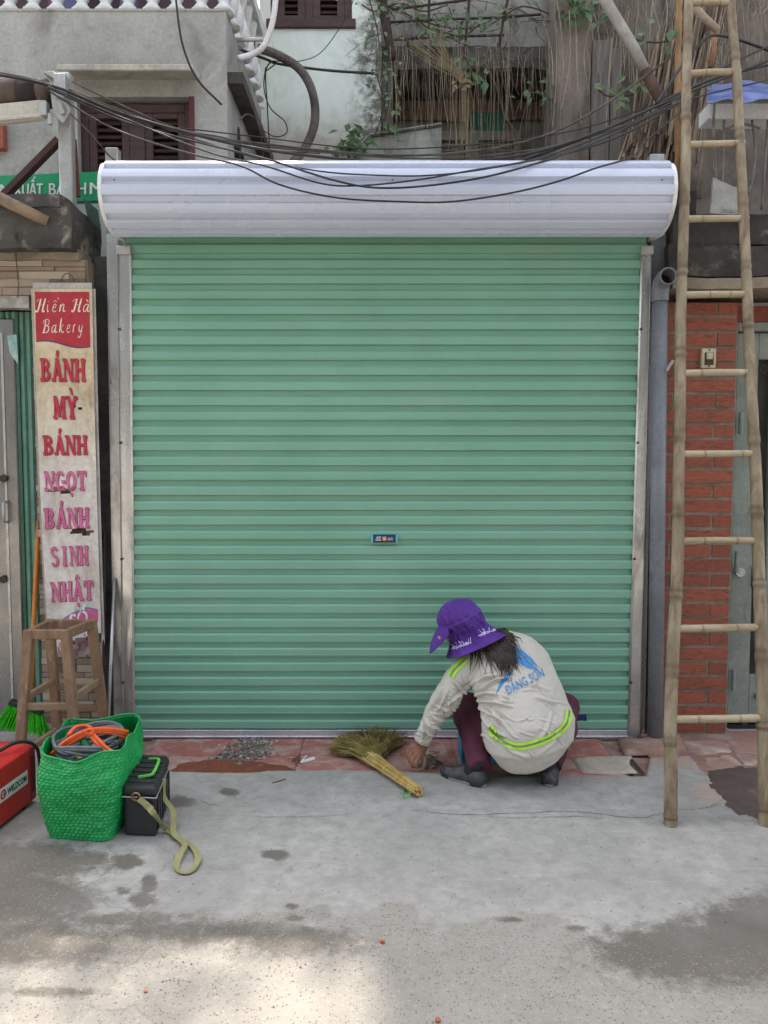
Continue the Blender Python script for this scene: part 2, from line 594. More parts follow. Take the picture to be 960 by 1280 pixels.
def apron():
    nx, ny = 400, 210
    xs = np.concatenate([np.linspace(-2.9, 1.35, 270), np.linspace(1.36, 2.0, 92), np.linspace(2.02, 2.9, 38)])
    back = np.interp(xs, EX, EY)
    back = np.array([y + (.016) * noise.noise((x * 9, 1.3, 0)) + (.009) * noise.noise((x * 31, 4.1, 0)) for x, y in zip(xs, back)])
    ts = np.linspace(0, 1, ny)
    Y0 = -3.6
    V = np.zeros((ny + 1, nx, 3))
    for j, tt in enumerate(ts):
        V[j, :, 0] = xs
        V[j, :, 1] = Y0 + (back - Y0) * tt
        V[j, :, 2] = CZ
    V[ny] = V[ny - 1]
    V[ny, :, 2] = -.03
    flat = V[:ny].reshape(-1, 3)
    dz = np.array([.006 * noise.noise((p[0] * .9, p[1] * .9, 2)) + .0022 * noise.noise((p[0] * 5, p[1] * 5, 7)) for p in flat])
    edge = np.array([.008 * (1 - min(1, (b_ - p[1]) / .02)) for p, b_ in zip(flat, np.tile(back, ny))])
    V[:ny, :, 2] += (dz - edge).reshape(ny, nx)
    # broken right hand edge: the slab stops along a ragged line and the old floor lies lower beyond it
    hole = [(1.552, -.2), (1.548, -.32), (1.546, -.50), (1.529, -.66), (1.49, -.85), (1.517, -.946), (1.565, -.954), (1.586, -1.06), (2.95, -1.44), (2.95, 0)]
    def inside(x, y):
        c = False
        for i in range(len(hole)):
            (x0, y0), (x1, y1) = hole[i], hole[i - 1]
            if (y0 > y) != (y1 > y) and x < (x1 - x0) * (y - y0) / (y1 - y0) + x0:
                c = not c
        return c
    Vf = V[:ny].reshape(-1, 3)
    for i, p in enumerate(flat):
        if p[0] > 1.38 and p[1] > -1.6:
            q = (p[0] + .030 * noise.noise((p[0] * 8, p[1] * 8, 6)) + .016 * noise.noise((p[0] * 26, p[1] * 26, 6)), p[1] + .030 * noise.noise((p[0] * 8, p[1] * 8, 16)) + .016 * noise.noise((p[0] * 26, p[1] * 26, 16)))
            if inside(*q):
                Vf[i, 2] = -.035
    V[:ny] = Vf.reshape(ny, nx, 3)
    px, py = proj_np(flat)
    nn = np.array([noise.fractal((p[0] * 2.6, p[1] * 2.6, 0), 1.0, 2.1, 4) for p in flat])
    n5 = np.array([noise.noise((p[0] * 9, p[1] * 9, 3)) for p in flat])

    def blob(x, y, rx, ry, soft=.5):
        d = np.sqrt(((px - x) / rx) ** 2 + ((py - y) / ry) ** 2) + nn * .28 + n5 * .1
        return np.clip((1 + soft - d) / (2 * soft), 0, 1)
    wet = np.zeros(len(flat))
    for a in [(20, 1120, 95, 38), (40, 1075, 105, 24), (30, 1180, 190, 34), (180, 1125, 22, 11), (186, 1105, 10, 14), (155, 1114, 10, 5), (160, 1077, 18, 9),
              (240, 1165, 150, 20), (160, 1150, 90, 12), (360, 1175, 110, 20), (880, 1190, 150, 42), (960, 1180, 120, 60), (800, 1195, 50, 20), (345, 1068, 16, 6), (370, 1148, 14, 5),
              (286, 990, 12, 5), (225, 1003, 22, 8), (720, 1160, 20, 5), (365, 1133, 9, 4), (640, 1150, 24, 5), (60, 1240, 70, 7)]:
        wet = np.maximum(wet, blob(*a) * (.82 if a[1] > 1140 and a[0] < 500 else 1.0))
    gr = np.clip((py - 1128 + nn * 55 - np.where(px > 520, 20, 0)) / 60, 0, 1)
    gr = np.maximum(gr, np.clip((120 - px + nn * 60) / 60, 0, 1) * np.clip((py - 1040) / 40, 0, 1))
    pink = np.maximum(blob(850, 945, 45, 14, .7), blob(893, 990, 22, 10, .8)) * .55
    fs = [(k * nx + i, k * nx + i + 1, (k + 1) * nx + i + 1, (k + 1) * nx + i) for k in range(ny) for i in range(nx - 1)]
    mb = MB()
    mb.add(V.reshape(-1, 3), fs)
    o = mb.build('concrete_apron', m_apron, smooth=True, kind='structure')
    for nme, arr in (('wet', wet), ('gravel', gr), ('pink', pink)):
        a = o.data.attributes.new(nme, 'FLOAT', 'POINT')
        a.data.foreach_set('value', np.concatenate([arr, arr[-nx:]]).astype(np.float32))
    return o
apron()

# hairline cracks: narrow dark gaps following the slab's own unevenness
m_crk = M('crack_dirt', (92, 88, 82), (70, 67, 62), 30, .95, bump=0)
def crack(pts_px, wd, seed):
    r = random.Random(seed)
    cv = resample([G(*p, CZ) for p in pts_px], 60)
    mb = MB()
    a, b = [], []
    for i, p in enumerate(cv):
        t_ = (cv[min(i + 1, 59)] - cv[max(i - 1, 0)]).normalized()
        n_ = Vector((-t_.y, t_.x, 0))
        p = p + n_ * (.012 * noise.noise((i * .35, seed, 0)) + .006 * noise.noise((i * 1.3, seed, 4)))
        z = CZ + .006 * noise.noise((p.x * .9, p.y * .9, 2)) + .0022 * noise.noise((p.x * 5, p.y * 5, 7)) + .0014
        h = wd * r.uniform(.25, 1.0) * (1 - abs(i / 30 - 1) ** 4)
        a.append(Vector((p.x, p.y, z)) + n_ * h / 2)
        b.append(Vector((p.x, p.y, z)) - n_ * h / 2)
    mb.grid([a, b])
    mb.build('crack', m_crk, kind='structure')
crack([(480, 1010), (540, 1016), (600, 1018), (690, 1014), (740, 1016), (800, 1022), (845, 1012)], .0045, 1)
crack([(845, 1012), (880, 1010), (900, 1003)], .004, 2)
crack([(300, 1020), (340, 1022), (400, 1021), (440, 1018)], .003, 3)
crack([(250, 1001), (262, 1006), (275, 1008)], .004, 4)
crack([(590, 1018), (640, 1022), (720, 1020), (760, 1024)], .003, 5)

m_road = ground_material('road_surface', (168, 163, 154), (150, 145, 137), (112, 106, 98))
rd = MB()
rd.bx(-80, 80, -90, -3.59, -.2, CZ - .004)
rd.bx(-80, -2.89, -3.59, .1, -.2, CZ - .004)
rd.bx(2.89, 80, -3.59, .1, -.2, CZ - .004)
rd.bx(-80, 80, .1, 90, -.2, CZ - .006)
rd.build('road', m_road, kind='structure')

m_earth = M('old_cement_floor', (150, 112, 98), (124, 98, 88), 3.2, .85, 0, .35, 40, dirt=(158, 140, 128), dirt_amt=.45, dirt_scale=4.5)
m_mud = M('damp_mud', (92, 78, 70), (74, 63, 57), 3.5, .7, 0, .45, 35, dirt=(120, 100, 90), dirt_amt=.15, dirt_scale=5)
bed = MB()
bed.bx(-2.9, 2.9, -1.6, .12, -.2, -.016)
bed.build('floor_bed', m_earth, kind='structure')
# worn pink cement in front of the brick pillar, damp mud in the hollow
def sheet(name, mat, poly_px, z0, amp=.006, z=0.0, kind='structure', parent=None, rag=.012, n=26):
    """irregular low sheet on the ground: outline given on the ground, domed a little"""
    pts = [G(*p) for p in poly_px]
    out = []
    for i in range(len(pts)):
        a, b_ = pts[i], pts[(i + 1) % len(pts)]
        k = max(2, int((b_ - a).length / .025))
        for j in range(k):
            q = a.lerp(b_, j / k)
            q = q + Vector((noise.noise((q.x * 22, q.y * 22, 1)), noise.noise((q.x * 22, q.y * 22, 5)), 0)) * rag
            out.append(q)
    c = sum(out, Vector()) / len(out)
    rings = []
    for s_, h in ((1.0, -.004), (.97, amp * .5), (.85, amp), (.6, amp * 1.1), (.3, amp), (.02, amp)):
        rings.append([Vector((c.x + (q.x - c.x) * s_, c.y + (q.y - c.y) * s_, z0 + h + (.003 * noise.noise((q.x * 14 * s_, q.y * 14 * s_, 3)) if s_ < .97 else 0))) for q in out])
    mb = MB()
    mb.loft(rings, cap=False)
    return mb.build(name, mat, parent, smooth=True, kind=kind)

fl = MB()
fl.bx(1.36, 2.88, -1.5, .115, -.1, .001)
fl.build('worn_pavement', m_earth, kind='structure')
sheet('mud_hollow', m_mud, [(884, 964), (925, 958), (962, 964), (1010, 970), (1010, 1050), (950, 1034), (920, 1024), (900, 1012), (885, 990)], .003, .004, rag=.03)
# flags broken in the worn pavement
m_flag = M('worn_flag', (156, 122, 108), (138, 110, 98), 5, .85, 0, .3, 45, dirt=(176, 164, 152), dirt_amt=.5, dirt_scale=5)
for q in ([(852, 926), (905, 926), (915, 940), (878, 945), (862, 940)], [(908, 926), (955, 925), (958, 943), (925, 941), (916, 938)],
          [(880, 948), (912, 944), (928, 955), (905, 961), (884, 957)], [(918, 943), (960, 946), (962, 960), (932, 956)]):
    sheet('paving_flag', m_flag, q, .0005, .0035, rag=.02)

# red cement tiles of the threshold
m_tile = M('red_cement_tile', (164, 102, 92), (146, 92, 84), 5, .75, 0, .18, 55, rnd=.35, dirt=(170, 146, 134), dirt_amt=.62, dirt_scale=3.0)
m_grout = M('grout', (150, 130, 118), (120, 104, 96), 9, .9)
tf = MB()
tf.bx(-1.262, 1.18, -.80, .1, -.05, -.004)
tile_floor = tf.build('tiled_threshold', m_grout, kind='structure')
tmesh = cube_mesh('tile', m_tile)
for r, (y0, y1) in enumerate(((-.27, .085), (-.67, -.27))):
    for k in range(6):
        x0 = -1.235 + .4 * k
        x1 = x0 + .4 if k < 5 else 1.165
        rr = random.uniform(-1, 1)
        piece('tile', tmesh, m_tile, tile_floor, ((x0 + x1) / 2, (y0 + y1) / 2, -.0055 + .001 * rr), (R(.15) * rr, R(.12) * random.uniform(-1, 1), 0), (x1 - x0 - .006, y1 - y0 - .006, .012))
m_rustmud = M('rust_brown_slurry', (128, 66, 48), (112, 62, 48), 6, .5, 0, .2, 40, dirt=(150, 110, 92), dirt_amt=.2, dirt_scale=8)
tag(sheet('slurry_patch', m_rustmud, [(208, 966), (225, 955), (262, 951), (290, 945), (310, 952), (345, 956), (372, 962), (356, 967), (300, 969), (240, 970)], .003, .003, rag=.02), kind='stuff')
m_paleconc = M('pale_cement_patch', (176, 166, 150), (160, 152, 138), 5, .9, 0, .3, 45)
sheet('cement_patch', m_paleconc, [(716, 950), (735, 947), (790, 946), (786, 956), (797, 967), (760, 968), (728, 967), (720, 958)], .004, .006, rag=.008)
sheet('cement_patch', m_earth, [(772, 926), (800, 928), (830, 918), (850, 920), (858, 940), (812, 944), (780, 944)], .003, .022, rag=.012)
sheet('dirt_patch', m_mud, [(785, 925), (803, 924), (806, 931), (790, 934)], .004, .006)
dr = MB()                                            # broken drain pocket beside the patch: pit shade put into a flat dark sheet
a_, b_, c_, d_ = G(786, 949, .004), G(797, 949, .004), G(807, 968, .004), G(793, 967, .004)
dr.bx(a_.x, c_.x, c_.y, a_.y, .0035, .0045)
dr.build('drain_pocket_shade', M('pit', (62, 50, 46), (46, 38, 35), 9, .9), kind='structure')
# ================================================================== ROLLER SHUTTER
sh = thing('roller_shutter', 'closed green metal roller shutter with white ribbed hood across the shop front', 'roller shutter', (0, 0, 0))
XL, XR = -1.363, 1.382
PITCH, Z0 = .0797, .048
NS = 34
prof = [(.006, 0), (.0055, .003), (-.0140, .0068), (-.0152, .0085), (-.0158, .0452), (-.0105, .0528), (.0050, .0575), (.0058, .0590), (.006, PITCH)]
for k in range(NS):
    z = Z0 + k * PITCH
    mb = MB()
    pr = list(prof)
    if k % 4 == 1:                                   # lock seam: a small bead across the band
        pr = prof[:4] + [(-.0151, .014), (-.0172, .0155), (-.0172, .0175), (-.0151, .019)] + prof[4:]
    nx = 15
    xs = [XL + (XR - XL) * i / (nx - 1) for i in range(nx)]
    rows = []
    for (y, dz) in pr:
        rows.append([Vector((x, y + .0028 * noise.noise((x * 1.1, k * .37, 0)) + .0012 * noise.noise((x * 4, k * 1.7, 3)), z + dz + .0012 * noise.noise((x * .8, k * .9, 8)))) for x in xs])
    mb.grid(rows)
    mb.grid([[Vector((p.x, .014, p.z)) for p in rows[-1]], [Vector((p.x, .011, p.z)) for p in rows[0]]])
    mb.build('slat', m_green, sh)
mb = MB()
mb.bx(XL + .005, XR - .005, -.016, .012, .006, .047)
mb.bx(XL + .005, XR - .005, -.024, -.016, .006, .016)
mb.build('bottom_rail', M('aluminium_rail', (206, 206, 212), (186, 186, 192), 4, .4, .6, .02), sh, bevel=.002)
# hood: ribbed sheet bent round the roll
hood_prof = [(.16, 3.002), (.02, 3.006), (-.12, 3.004), (-.20, 2.998), (-.252, 2.972), (-.286, 2.922), (-.298, 2.868), (-.292, 2.81), (-.262, 2.755), (-.205, 2.712), (-.12, 2.690)]
hood_prof = [(y, 1.5 + (z - 1.5) * .986) for y, z in hood_prof]
hp = resample([Vector((0, y, z)) for y, z in hood_prof], 321)
cum = [0]
for i in range(1, 321):
    cum.append(cum[-1] + (hp[i] - hp[i - 1]).length)
HX0, HX1 = P(129, 235, -.29).x, P(840, 235, -.29).x
rings = []
for i, p in enumerate(hp):
    t_ = (hp[min(i + 1, 320)] - hp[max(i - 1, 0)]).normalized()
    n_ = Vector((0, t_.z, -t_.y))
    if n_.y > 0 and n_.z < 0: n_ = -n_
    s_ = (cum[i] / .076 + .32) % 1.0
    h = .025 * (min(1, max(0, (s_ - .34) / .05)) if s_ < .6 else min(1, max(0, (.99 - s_) / .05)))
    out = Vector((0, -t_.z, t_.y))
    if out.dot(Vector((0, p.y - .0, p.z - 2.86))) < 0: out = -out
    rings.append([Vector((x, 0, 0)) + p + out * (h + .0015 * noise.noise((x * 1.5, i * .05, 0))) for x in [HX0 + (HX1 - HX0) * k / 20 for k in range(21)]])
mb = MB()
mb.grid(rings)
mb.build('hood', m_hood, sh)
for sx, x in ((-1, HX0), (1, HX1)):
    poly = [Vector((x, p.y, p.z)) for p in hp[::16]] + [Vector((x, .16, 2.70))]
    c = Vector((x, 0, 2.86))
    poly2 = [c + (q - c) * 1.075 for q in poly]
    mb = MB()
    mb.prism(poly2, (sx * .018, 0, 0))
    mb.build('end_plate', m_white, sh)
scr = MB()
for x in (HX0 + .06, 0.04, HX1 - .055):              # screw heads along the hood
    for i in (140, 178, 216, 254):
        p = hp[i]
        scr.ball(Vector((x, p.y - .012, p.z)), (.004, .004, .004), 6, 4)
scr.build('hood_screws', m_iron, sh, kind='stuff')
m_rail = M('stainless_rail', (204, 202, 198), (166, 163, 160), 1.6, .26, .75, .05, 60, stretch=(2, 2, 1.2), dirt=(104, 98, 94), dirt_amt=.25, dirt_scale=1.8, dirt_stretch=(2, 2, .8), fine=.05)
def rail(px_top, px_bot, py_top, py_bot, Y, side):
    """folded stainless guide channel following the slightly leaning edge"""
    a0, a1 = P(px_top[0], py_top, Y), P(px_top[1], py_top, Y)
    b0, b1 = P(px_bot[0], py_bot, Y), P(px_bot[1], py_bot, Y)
    b0.z = b1.z = .004
    mb = MB()
    n = 14
    lip = .008
    prof_ = [(0, 0), (lip, -.006), (lip, -.012), (1 - lip * 2, -.012), (1, 0)]
    rows = []
    for k in range(n + 1):
        t_ = k / n
        l_, r_ = b0.lerp(a0, t_), b1.lerp(a1, t_)
        w_ = r_ - l_
        wob = Vector((.002 * noise.noise((t_ * 7, side, 0)), .003 * noise.noise((t_ * 9, side, 4)), 0))
        rows.append([l_ + Vector((0, .05, 0)) + wob, l_ + wob, l_ + w_ * .12 + Vector((0, -.008, 0)) + wob, l_ + w_ * .16 + Vector((0, -.003, 0)) + wob, l_ + w_ * .5 + Vector((0, -.004 + .003 * noise.noise((t_ * 16, side, 9)), 0)) + wob,
                     l_ + w_ * .84 + Vector((0, -.003, 0)) + wob, l_ + w_ * .88 + Vector((0, -.008, 0)) + wob, r_ + wob, r_ + Vector((0, .05, 0)) + wob])
    mb.loft(rows)
    o = mb.build('guide_rail', m_rail, sh)
    cap_ = MB()
    m_ = (a0 + a1) / 2
    cap_.box(m_ + Vector((0, .01, .018)), ((a1 - a0).x * 1.08, .06, .045))
    cap_.build('rail_cap', m_steel, o, bevel=.003)
    bl = MB()
    for q in (.12, .38, .62, .85):
        p_ = b0.lerp(a0, q) + (b1 - b0) * .12
        bl.tube([p_ + Vector((0, .0, 0)), p_ + Vector((0, -.016, 0))], .007, 6)
    bl.build('bolts', m_iron, o, kind='stuff')
rail((147, 164), (153, 169), 318, 921, -.02, -1)
rail((801, 815), (784, 801), 318, 921, -.02, 1)
# outer posts that carry the roll
def post(px0, px1, qx0, qx1, py0, py1, Y, Yd):
    a, b_, c, d = P(px0, py0, Y), P(px1, py0, Y), P(qx0, py1, Y), P(qx1, py1, Y)
    c.z = d.z = .0
    mb = MB()
    mb.loft([[c, d, d + Vector((0, Yd, 0)), c + Vector((0, Yd, 0))], [a, b_, b_ + Vector((0, Yd, 0)), a + Vector((0, Yd, 0))]])
    return mb.build('steel_post', m_rail, sh)
post(133, 147, 143, 153, 292, 921, .06, .06)
post(803, 818, 802, 806, 292, 921, .06, .06)
for (x0, x1, yt) in ((131, 147, 184), (813, 831, 192)):
    a, b_ = P(x0, yt, .20), P(x1, yt, .20)
    mb = MB()
    mb.bx(a.x, b_.x, .20, .26, 2.5, a.z)
    mb.build('roll_bracket', m_steel, sh, bevel=.004)
ax_ = MB()
ax_.tube([Vector((HX1, -.12, 2.86)), Vector((HX1 + .05, -.12, 2.86))], .014, 10)
ax_.build('axle', m_steel, sh)
# name plate with the lock
m_navy = M('navy_plate', (26, 52, 92), (22, 46, 84), 4, .35, bump=0)
m_gold = M('gold_disc', (196, 156, 84), (176, 138, 70), 9, .4, .3, bump=0)
m_txtw = M('white_print', (232, 232, 230), (222, 222, 220), 9, .6, bump=0, fine=.02)
m_sky = M('light_blue_plate_edge', (110, 186, 210), (100, 176, 200), 4, .4, bump=0)
a, b_ = P(465, 668, -.02), P(496, 678, -.02)
mb = MB()
mb.bx(a.x, b_.x, -.028, -.008, b_.z, a.z)
npl = mb.build('name_plate', m_navy, sh, bevel=.003)
mb = MB()
mb.bx(a.x + .002, b_.x - .002, -.0295, -.012, a.z + .0005, a.z + .004)
mb.bx(a.x - .004, a.x + .0055, -.0305, -.012, b_.z + .001, a.z - .001)
mb.bx(b_.x - .0055, b_.x + .004, -.0305, -.012, b_.z + .001, a.z - .001)
mb.build('plate_edge', m_sky, npl)
W_, H_ = b_.x - a.x, a.z - b_.z
mb = MB()
mb.tube([Vector((a.x + W_ * .5, -.0275, b_.z + H_ * .5)), Vector((a.x + W_ * .5, -.034, b_.z + H_ * .5))], .0125, 18)
mb.build('lock_disc', m_gold, npl)
mb = MB()
put_text(mb, 'ASF', lambda x, y: Vector((a.x + W_ * .16 + x, -.0292, b_.z + H_ * .47 + y)), W_ * .21, H_ * .32, .012, .2)
mb.bx(a.x + W_ * .14, a.x + W_ * .36, -.0293, -.0285, b_.z + H_ * .27, b_.z + H_ * .36)
put_text(mb, 'ĐỨC', lambda x, y: Vector((a.x + W_ * .64 + x, -.0292, b_.z + H_ * .3 + y)), W_ * .22, H_ * .30, .012, .2)
put_text(mb, 'A', lambda x, y: Vector((a.x + W_ * .47 + x, -.0346, b_.z + H_ * .36 + y)), W_ * .06, H_ * .25, .01)
mb.build('plate_lettering', m_txtw, npl)
# rivets on the curtain
rv = MB()
for (x, y) in ((313, 672), (621, 672), (313, 668), (621, 676)):
    rv.ball(P(x, y, -.014), (.0035, .003, .0035), 6, 4)
rv.build('rivets', m_steel, sh, kind='stuff')
# blue tape stuck on the curtain
a, b_ = P(712, 890, -.016), P(731, 901, -.016)
mb = MB()
n = 10
rows = []
for k in range(2):
    rows.append([Vector((lerp(a.x, b_.x, i / n) + (.004 * ((i % 2) * 2 - 1) * 0), -.0165 - .002 * math.sin(i * .6), (b_.z if k == 0 else a.z) + .001 * math.sin(i))) for i in range(n + 1)])
rows[0][-1] += Vector((.012, 0, 0)); rows[1][-1] += Vector((.006, 0, .002))
mb.grid(rows)
mb.grid([[p + Vector((0, .0012, 0)) for p in r] for r in rows[::-1]])
tag(mb.build('tape_strip', M('navy_tape', (30, 44, 104), (26, 38, 92), 8, .4)), 'short strip of navy blue tape stuck low on the green shutter', 'tape')

# ================================================================== LEFT SHOP
shop = thing('bakery_building', 'old stone clad bakery shop front with stained concrete ledge left of the green shutter', 'shop', (-2.1, 0, 0))
m_ledge = M('sooty_ledge', (84, 80, 76), (50, 48, 46), 2.4, .95, 0, .5, 30, dirt=(150, 142, 132), dirt_amt=.3, dirt_scale=8, dirt_stretch=(1, 1, 1.2))
def rough_block(mb, x0, x1, y0, y1, z0, z1, amp=.012, step=.05, seed=0.0):
    """block with broken, uneven faces"""
    nx, ny, nz = max(2, int((x1 - x0) / step)), max(2, int((y1 - y0) / step)), max(2, int((z1 - z0) / step))
    def d(p):
        return Vector(p) + Vector((noise.noise((p[0] * 7 + seed, p[1] * 7, p[2] * 7)), noise.noise((p[0] * 7, p[1] * 7 + seed + 9, p[2] * 7)), noise.noise((p[0] * 7, p[1] * 7, p[2] * 7 + seed + 5)))) * amp
    X = [lerp(x0, x1, i / nx) for i in range(nx + 1)]
    Y = [lerp(y0, y1, i / ny) for i in range(ny + 1)]
    Z = [lerp(z0, z1, i / nz) for i in range(nz + 1)]
    mb.grid([[d((x, y0, z)) for x in X] for z in Z])
    mb.grid([[d((x, y1, z)) for x in X[::-1]] for z in Z])
    mb.grid([[d((x, y, z1)) for x in X] for y in Y])
    mb.grid([[d((x, y, z0)) for x in X] for y in Y[::-1]])
    mb.grid([[d((x0, y, z)) for y in Y[::-1]] for z in Z])
    mb.grid([[d((x1, y, z)) for y in Y] for z in Z])
mb = MB()
rough_block(mb, -3.4, -1.60, -.12, .30, 2.60, 2.83, .014, .035)
rough_block(mb, -1.98, -1.64, -.135, .28, 2.80, 2.865, .012, .03, 4)
mb.build('ledge', m_ledge, shop, smooth=True)
m_render_dirty = M('dirty_render', (150, 140, 124), (112, 102, 90), 3, .9, 0, .4, 35, dirt=(84, 76, 68), dirt_amt=.35, dirt_scale=3)
mb = MB()
rough_block(mb, -3.4, -1.60, -.03, .2, 2.565, 2.62, .008, .04, 2)
mb.build('lintel_band', m_render_dirty, shop, smooth=True)
mb = MB()
mb.bx(-3.4, -1.575, .03, .3, 2.385, 2.58)            # cladding backing
mb.bx(-1.90, -1.575, .09, .3, 0, 2.385)
mb.build('column', m_render_dirty, shop)
m_clad = M('stone_cladding', (192, 178, 160), (108, 82, 66), 6, .85, 0, .3, 40, stretch=(1, 1, 3), rnd=.9, dirt=(176, 150, 126), dirt_amt=.25, dirt_scale=4)
cmesh = cube_mesh('stone', m_clad)
rng = random.Random(11)
z = 2.388
while z < 2.555:                                       # lintel courses
    hh = rng.choice((.022, .03, .036, .042))
    x = -3.0 + rng.uniform(-.1, 0)
    while x < -1.58:
        L = rng.uniform(.12, .38)
        x1 = min(x + L, -1.578)
        if x1 - x > .03:
            dp = rng.uniform(.02, .034)
            piece('stone', cmesh, m_clad, shop, ((x + x1) / 2, .03 - dp / 2 + .004, z + hh / 2), (0, 0, 0), (x1 - x - .003, dp + .012, hh - .003))
        x = x1
    z += hh
z = .02
while z < 2.36:                                       # column courses (front), seen beside and below the banner
    hh = rng.choice((.03, .038, .045))
    x = -1.898
    while x < -1.577:
        x1 = min(x + rng.uniform(.07, .19), -1.577)
        if x1 - x > .02:
            dp = rng.uniform(.014, .026)
            piece('stone', cmesh, m_clad, shop, ((x + x1) / 2, .09 - dp / 2 + .004, z + hh / 2), (0, 0, 0), (x1 - x - .003, dp + .012, hh - .004))
        x = x1
    z += hh
mb = MB()
rough_block(mb, -3.0, -1.88, .0, .06, 2.32, 2.385, .006, .04, 8)      # peeling head of the opening
mb.build('door_head', M('peeling_paint', (164, 160, 152), (120, 112, 104), 5, .8, 0, .3, 30, dirt=(196, 192, 186), dirt_amt=.4, dirt_scale=6), shop, smooth=True)
mb = MB()
mb.bx(-1.572, -1.49, .12, .3, 0, 2.62)
mb.build('dark_jamb', M('dark_grey_jamb', (88, 85, 84), (62, 60, 60), 5, .85, 0, .4, 40, dirt=(90, 84, 80), dirt_amt=.12), shop)  # dark grey strip between the column and the steel post
# folding gate
gate = thing('folding_gate', 'green painted folding metal gate behind the hanging bakery banner', 'gate', (-2.0, .14, 0))
m_gateg = M('gate_green', (104, 146, 128), (90, 130, 114), 4, .5, .1, .08, 50, rnd=.2, dirt=(88, 110, 98), dirt_amt=.15)
for k in range(14):
    x = -2.32 + k * .038
    mb = MB()
    yo = .006 * (k % 2) - .065
    mb.add([Vector((x, .15 + yo, 0.02)), Vector((x + .012, .138 + yo, .02)), Vector((x + .026, .138 + yo, .02)), Vector((x + .036, .152 + yo, .02)),
            Vector((x, .15 + yo, 2.315)), Vector((x + .012, .138 + yo, 2.315)), Vector((x + .026, .138 + yo, 2.315)), Vector((x + .036, .152 + yo, 2.315))],
           [(0, 1, 5, 4), (1, 2, 6, 5), (2, 3, 7, 6)])
    for zz in (.35, .8, 1.25, 1.7, 2.1):
        mb.ball((x + .019, .137 + yo, zz), (.004, .003, .004), 6, 4)
    mb.build('gate_slat', m_gateg, gate)
mb = MB()
mb.bx(-3.0, -1.6, .105, .2, 0, 2.38)
mb.build('gate_backing', m_dark, gate)
leafd = thing('steel_door_leaf', 'scratched stainless door leaf with handle at the far left edge', 'door', (-2.25, .05, 0))
mb = MB()
x1 = P(24, 640, .06).x
mb.bx(x1 - .60, x1, .06, .10, .0, P(10, 398, .06).z)
lf = mb.build('door_panel', m_stainless, leafd, bevel=.006)
mb = MB()
mb.bx(x1 - .072, x1 - .06, .055, .062, .02, 2.2)
mb.build('panel_fold', m_steel, leafd)
c_ = P(8, 640, .05)
mb = MB()
mb.tube([c_ + Vector((0, 0, .055)), c_ + Vector((0, -.03, .05)), c_ + Vector((0, -.03, -.05)), c_ + Vector((0, 0, -.055))], .008, 8)
mb.build('door_handle', m_steel, leafd, smooth=True)
mb = MB()
for (yy) in (598, 724):
    q = P(5, yy, .055)
    mb.tube([q, q + Vector((0, -.014, 0))], .022, 6)
mb.build('lock_cylinders', m_iron, leafd, kind='stuff')
q = P(14, 432, .056)
mb = MB()
mb.add([q + Vector((-.02, 0, .05)), q + Vector((.03, 0, .06)), q + Vector((.034, 0, -.03)), q + Vector((-.012, 0, -.02)), q + Vector((-.012, -.002, -.02)), q + Vector((.034, -.002, -.03)), q + Vector((.036, -.002, -.10)), q + Vector((-.002, -.002, -.05))],
       [(0, 1, 2, 3), (4, 5, 6, 7)])
mb.build('torn_sticker', M('torn_teal_sticker', (104, 160, 156), (176, 190, 186), 18, .6, bump=.05), leafd)

# hanging banner, lettering follows the cloth
ban = thing('banner', 'faded tall bakery banner hanging beside the folding gate with torn lower end', 'banner', (-1.76, .02, 0))
BTL, BTR, BBL, BBR = (41, 361), (115, 361), (62, 838), (128, 832)
def bpt(u, v, off=0.0):
    l = (BTL[0] + (BBL[0] - BTL[0]) * v - 2.0 * math.sin(v * 3.1), BTL[1] + (BBL[1] - BTL[1]) * v)
    r = (BTR[0] + (BBR[0] - BTR[0]) * v - 1.0 * math.sin(v * 3.1), BTR[1] + (BBR[1] - BTR[1]) * v)
    wr = .010 * math.sin(u * 9 + 1.2 * math.sin(v * 7)) * min(1, v * 3) + .006 * noise.noise((u * 3, v * 12, 0)) + .012 * math.sin(v * 4) + .004 * noise.noise((u * 9 + 2, v * 30, 4))
    for (tv, tu0, tu1) in ((.53, .1, .75), (.638, .45, .95)):      # creases by the tears
        if tu0 < u < tu1:
            wr -= .02 * math.exp(-((v - tv + .008) / .012) ** 2) * math.sin((u - tu0) / (tu1 - tu0) * math.pi)
    return P(lerp(l[0], r[0], u), lerp(l[1], r[1], u), -.045 + wr - off)
NU, NV = 28, 150
m_bwhite_plain = M('banner_white', (216, 210, 204), (200, 194, 188), 3, .75, 0, .1, 40, dirt=(160, 146, 132), dirt_amt=.3, dirt_scale=5, dirt_stretch=(6, 1, 1.2))
m_bred = M('banner_red', (172, 48, 58), (160, 44, 54), 3, .7, 0, .08, 40)
m_byel = M('banner_yellow', (206, 194, 140), (200, 188, 136), 3, .75, 0, .1, 40, dirt=(164, 150, 112), dirt_amt=.25, dirt_scale=5, dirt_stretch=(6, 1, 1.2))
m_bpale = M('banner_cream', (212, 204, 172), (206, 196, 168), 3, .75, 0, .1, 40, dirt=(160, 146, 122), dirt_amt=.3, dirt_scale=5, dirt_stretch=(6, 1, 1.2))
m_pink = M('banner_pink', (206, 102, 146), (196, 94, 138), 3, .7, 0, .08, 40, dirt=(200, 160, 176), dirt_amt=.15)
m_pinkd = M('banner_dark_outline', (136, 44, 76), (124, 40, 70), 3, .7, 0, .05)
m_redl = M('banner_red_letter', (190, 50, 70), (180, 46, 64), 3, .7, 0, .05)
m_cream = M('banner_script', (228, 214, 196), (220, 206, 190), 3, .7, 0, .05)
mb = MB()
vs = []
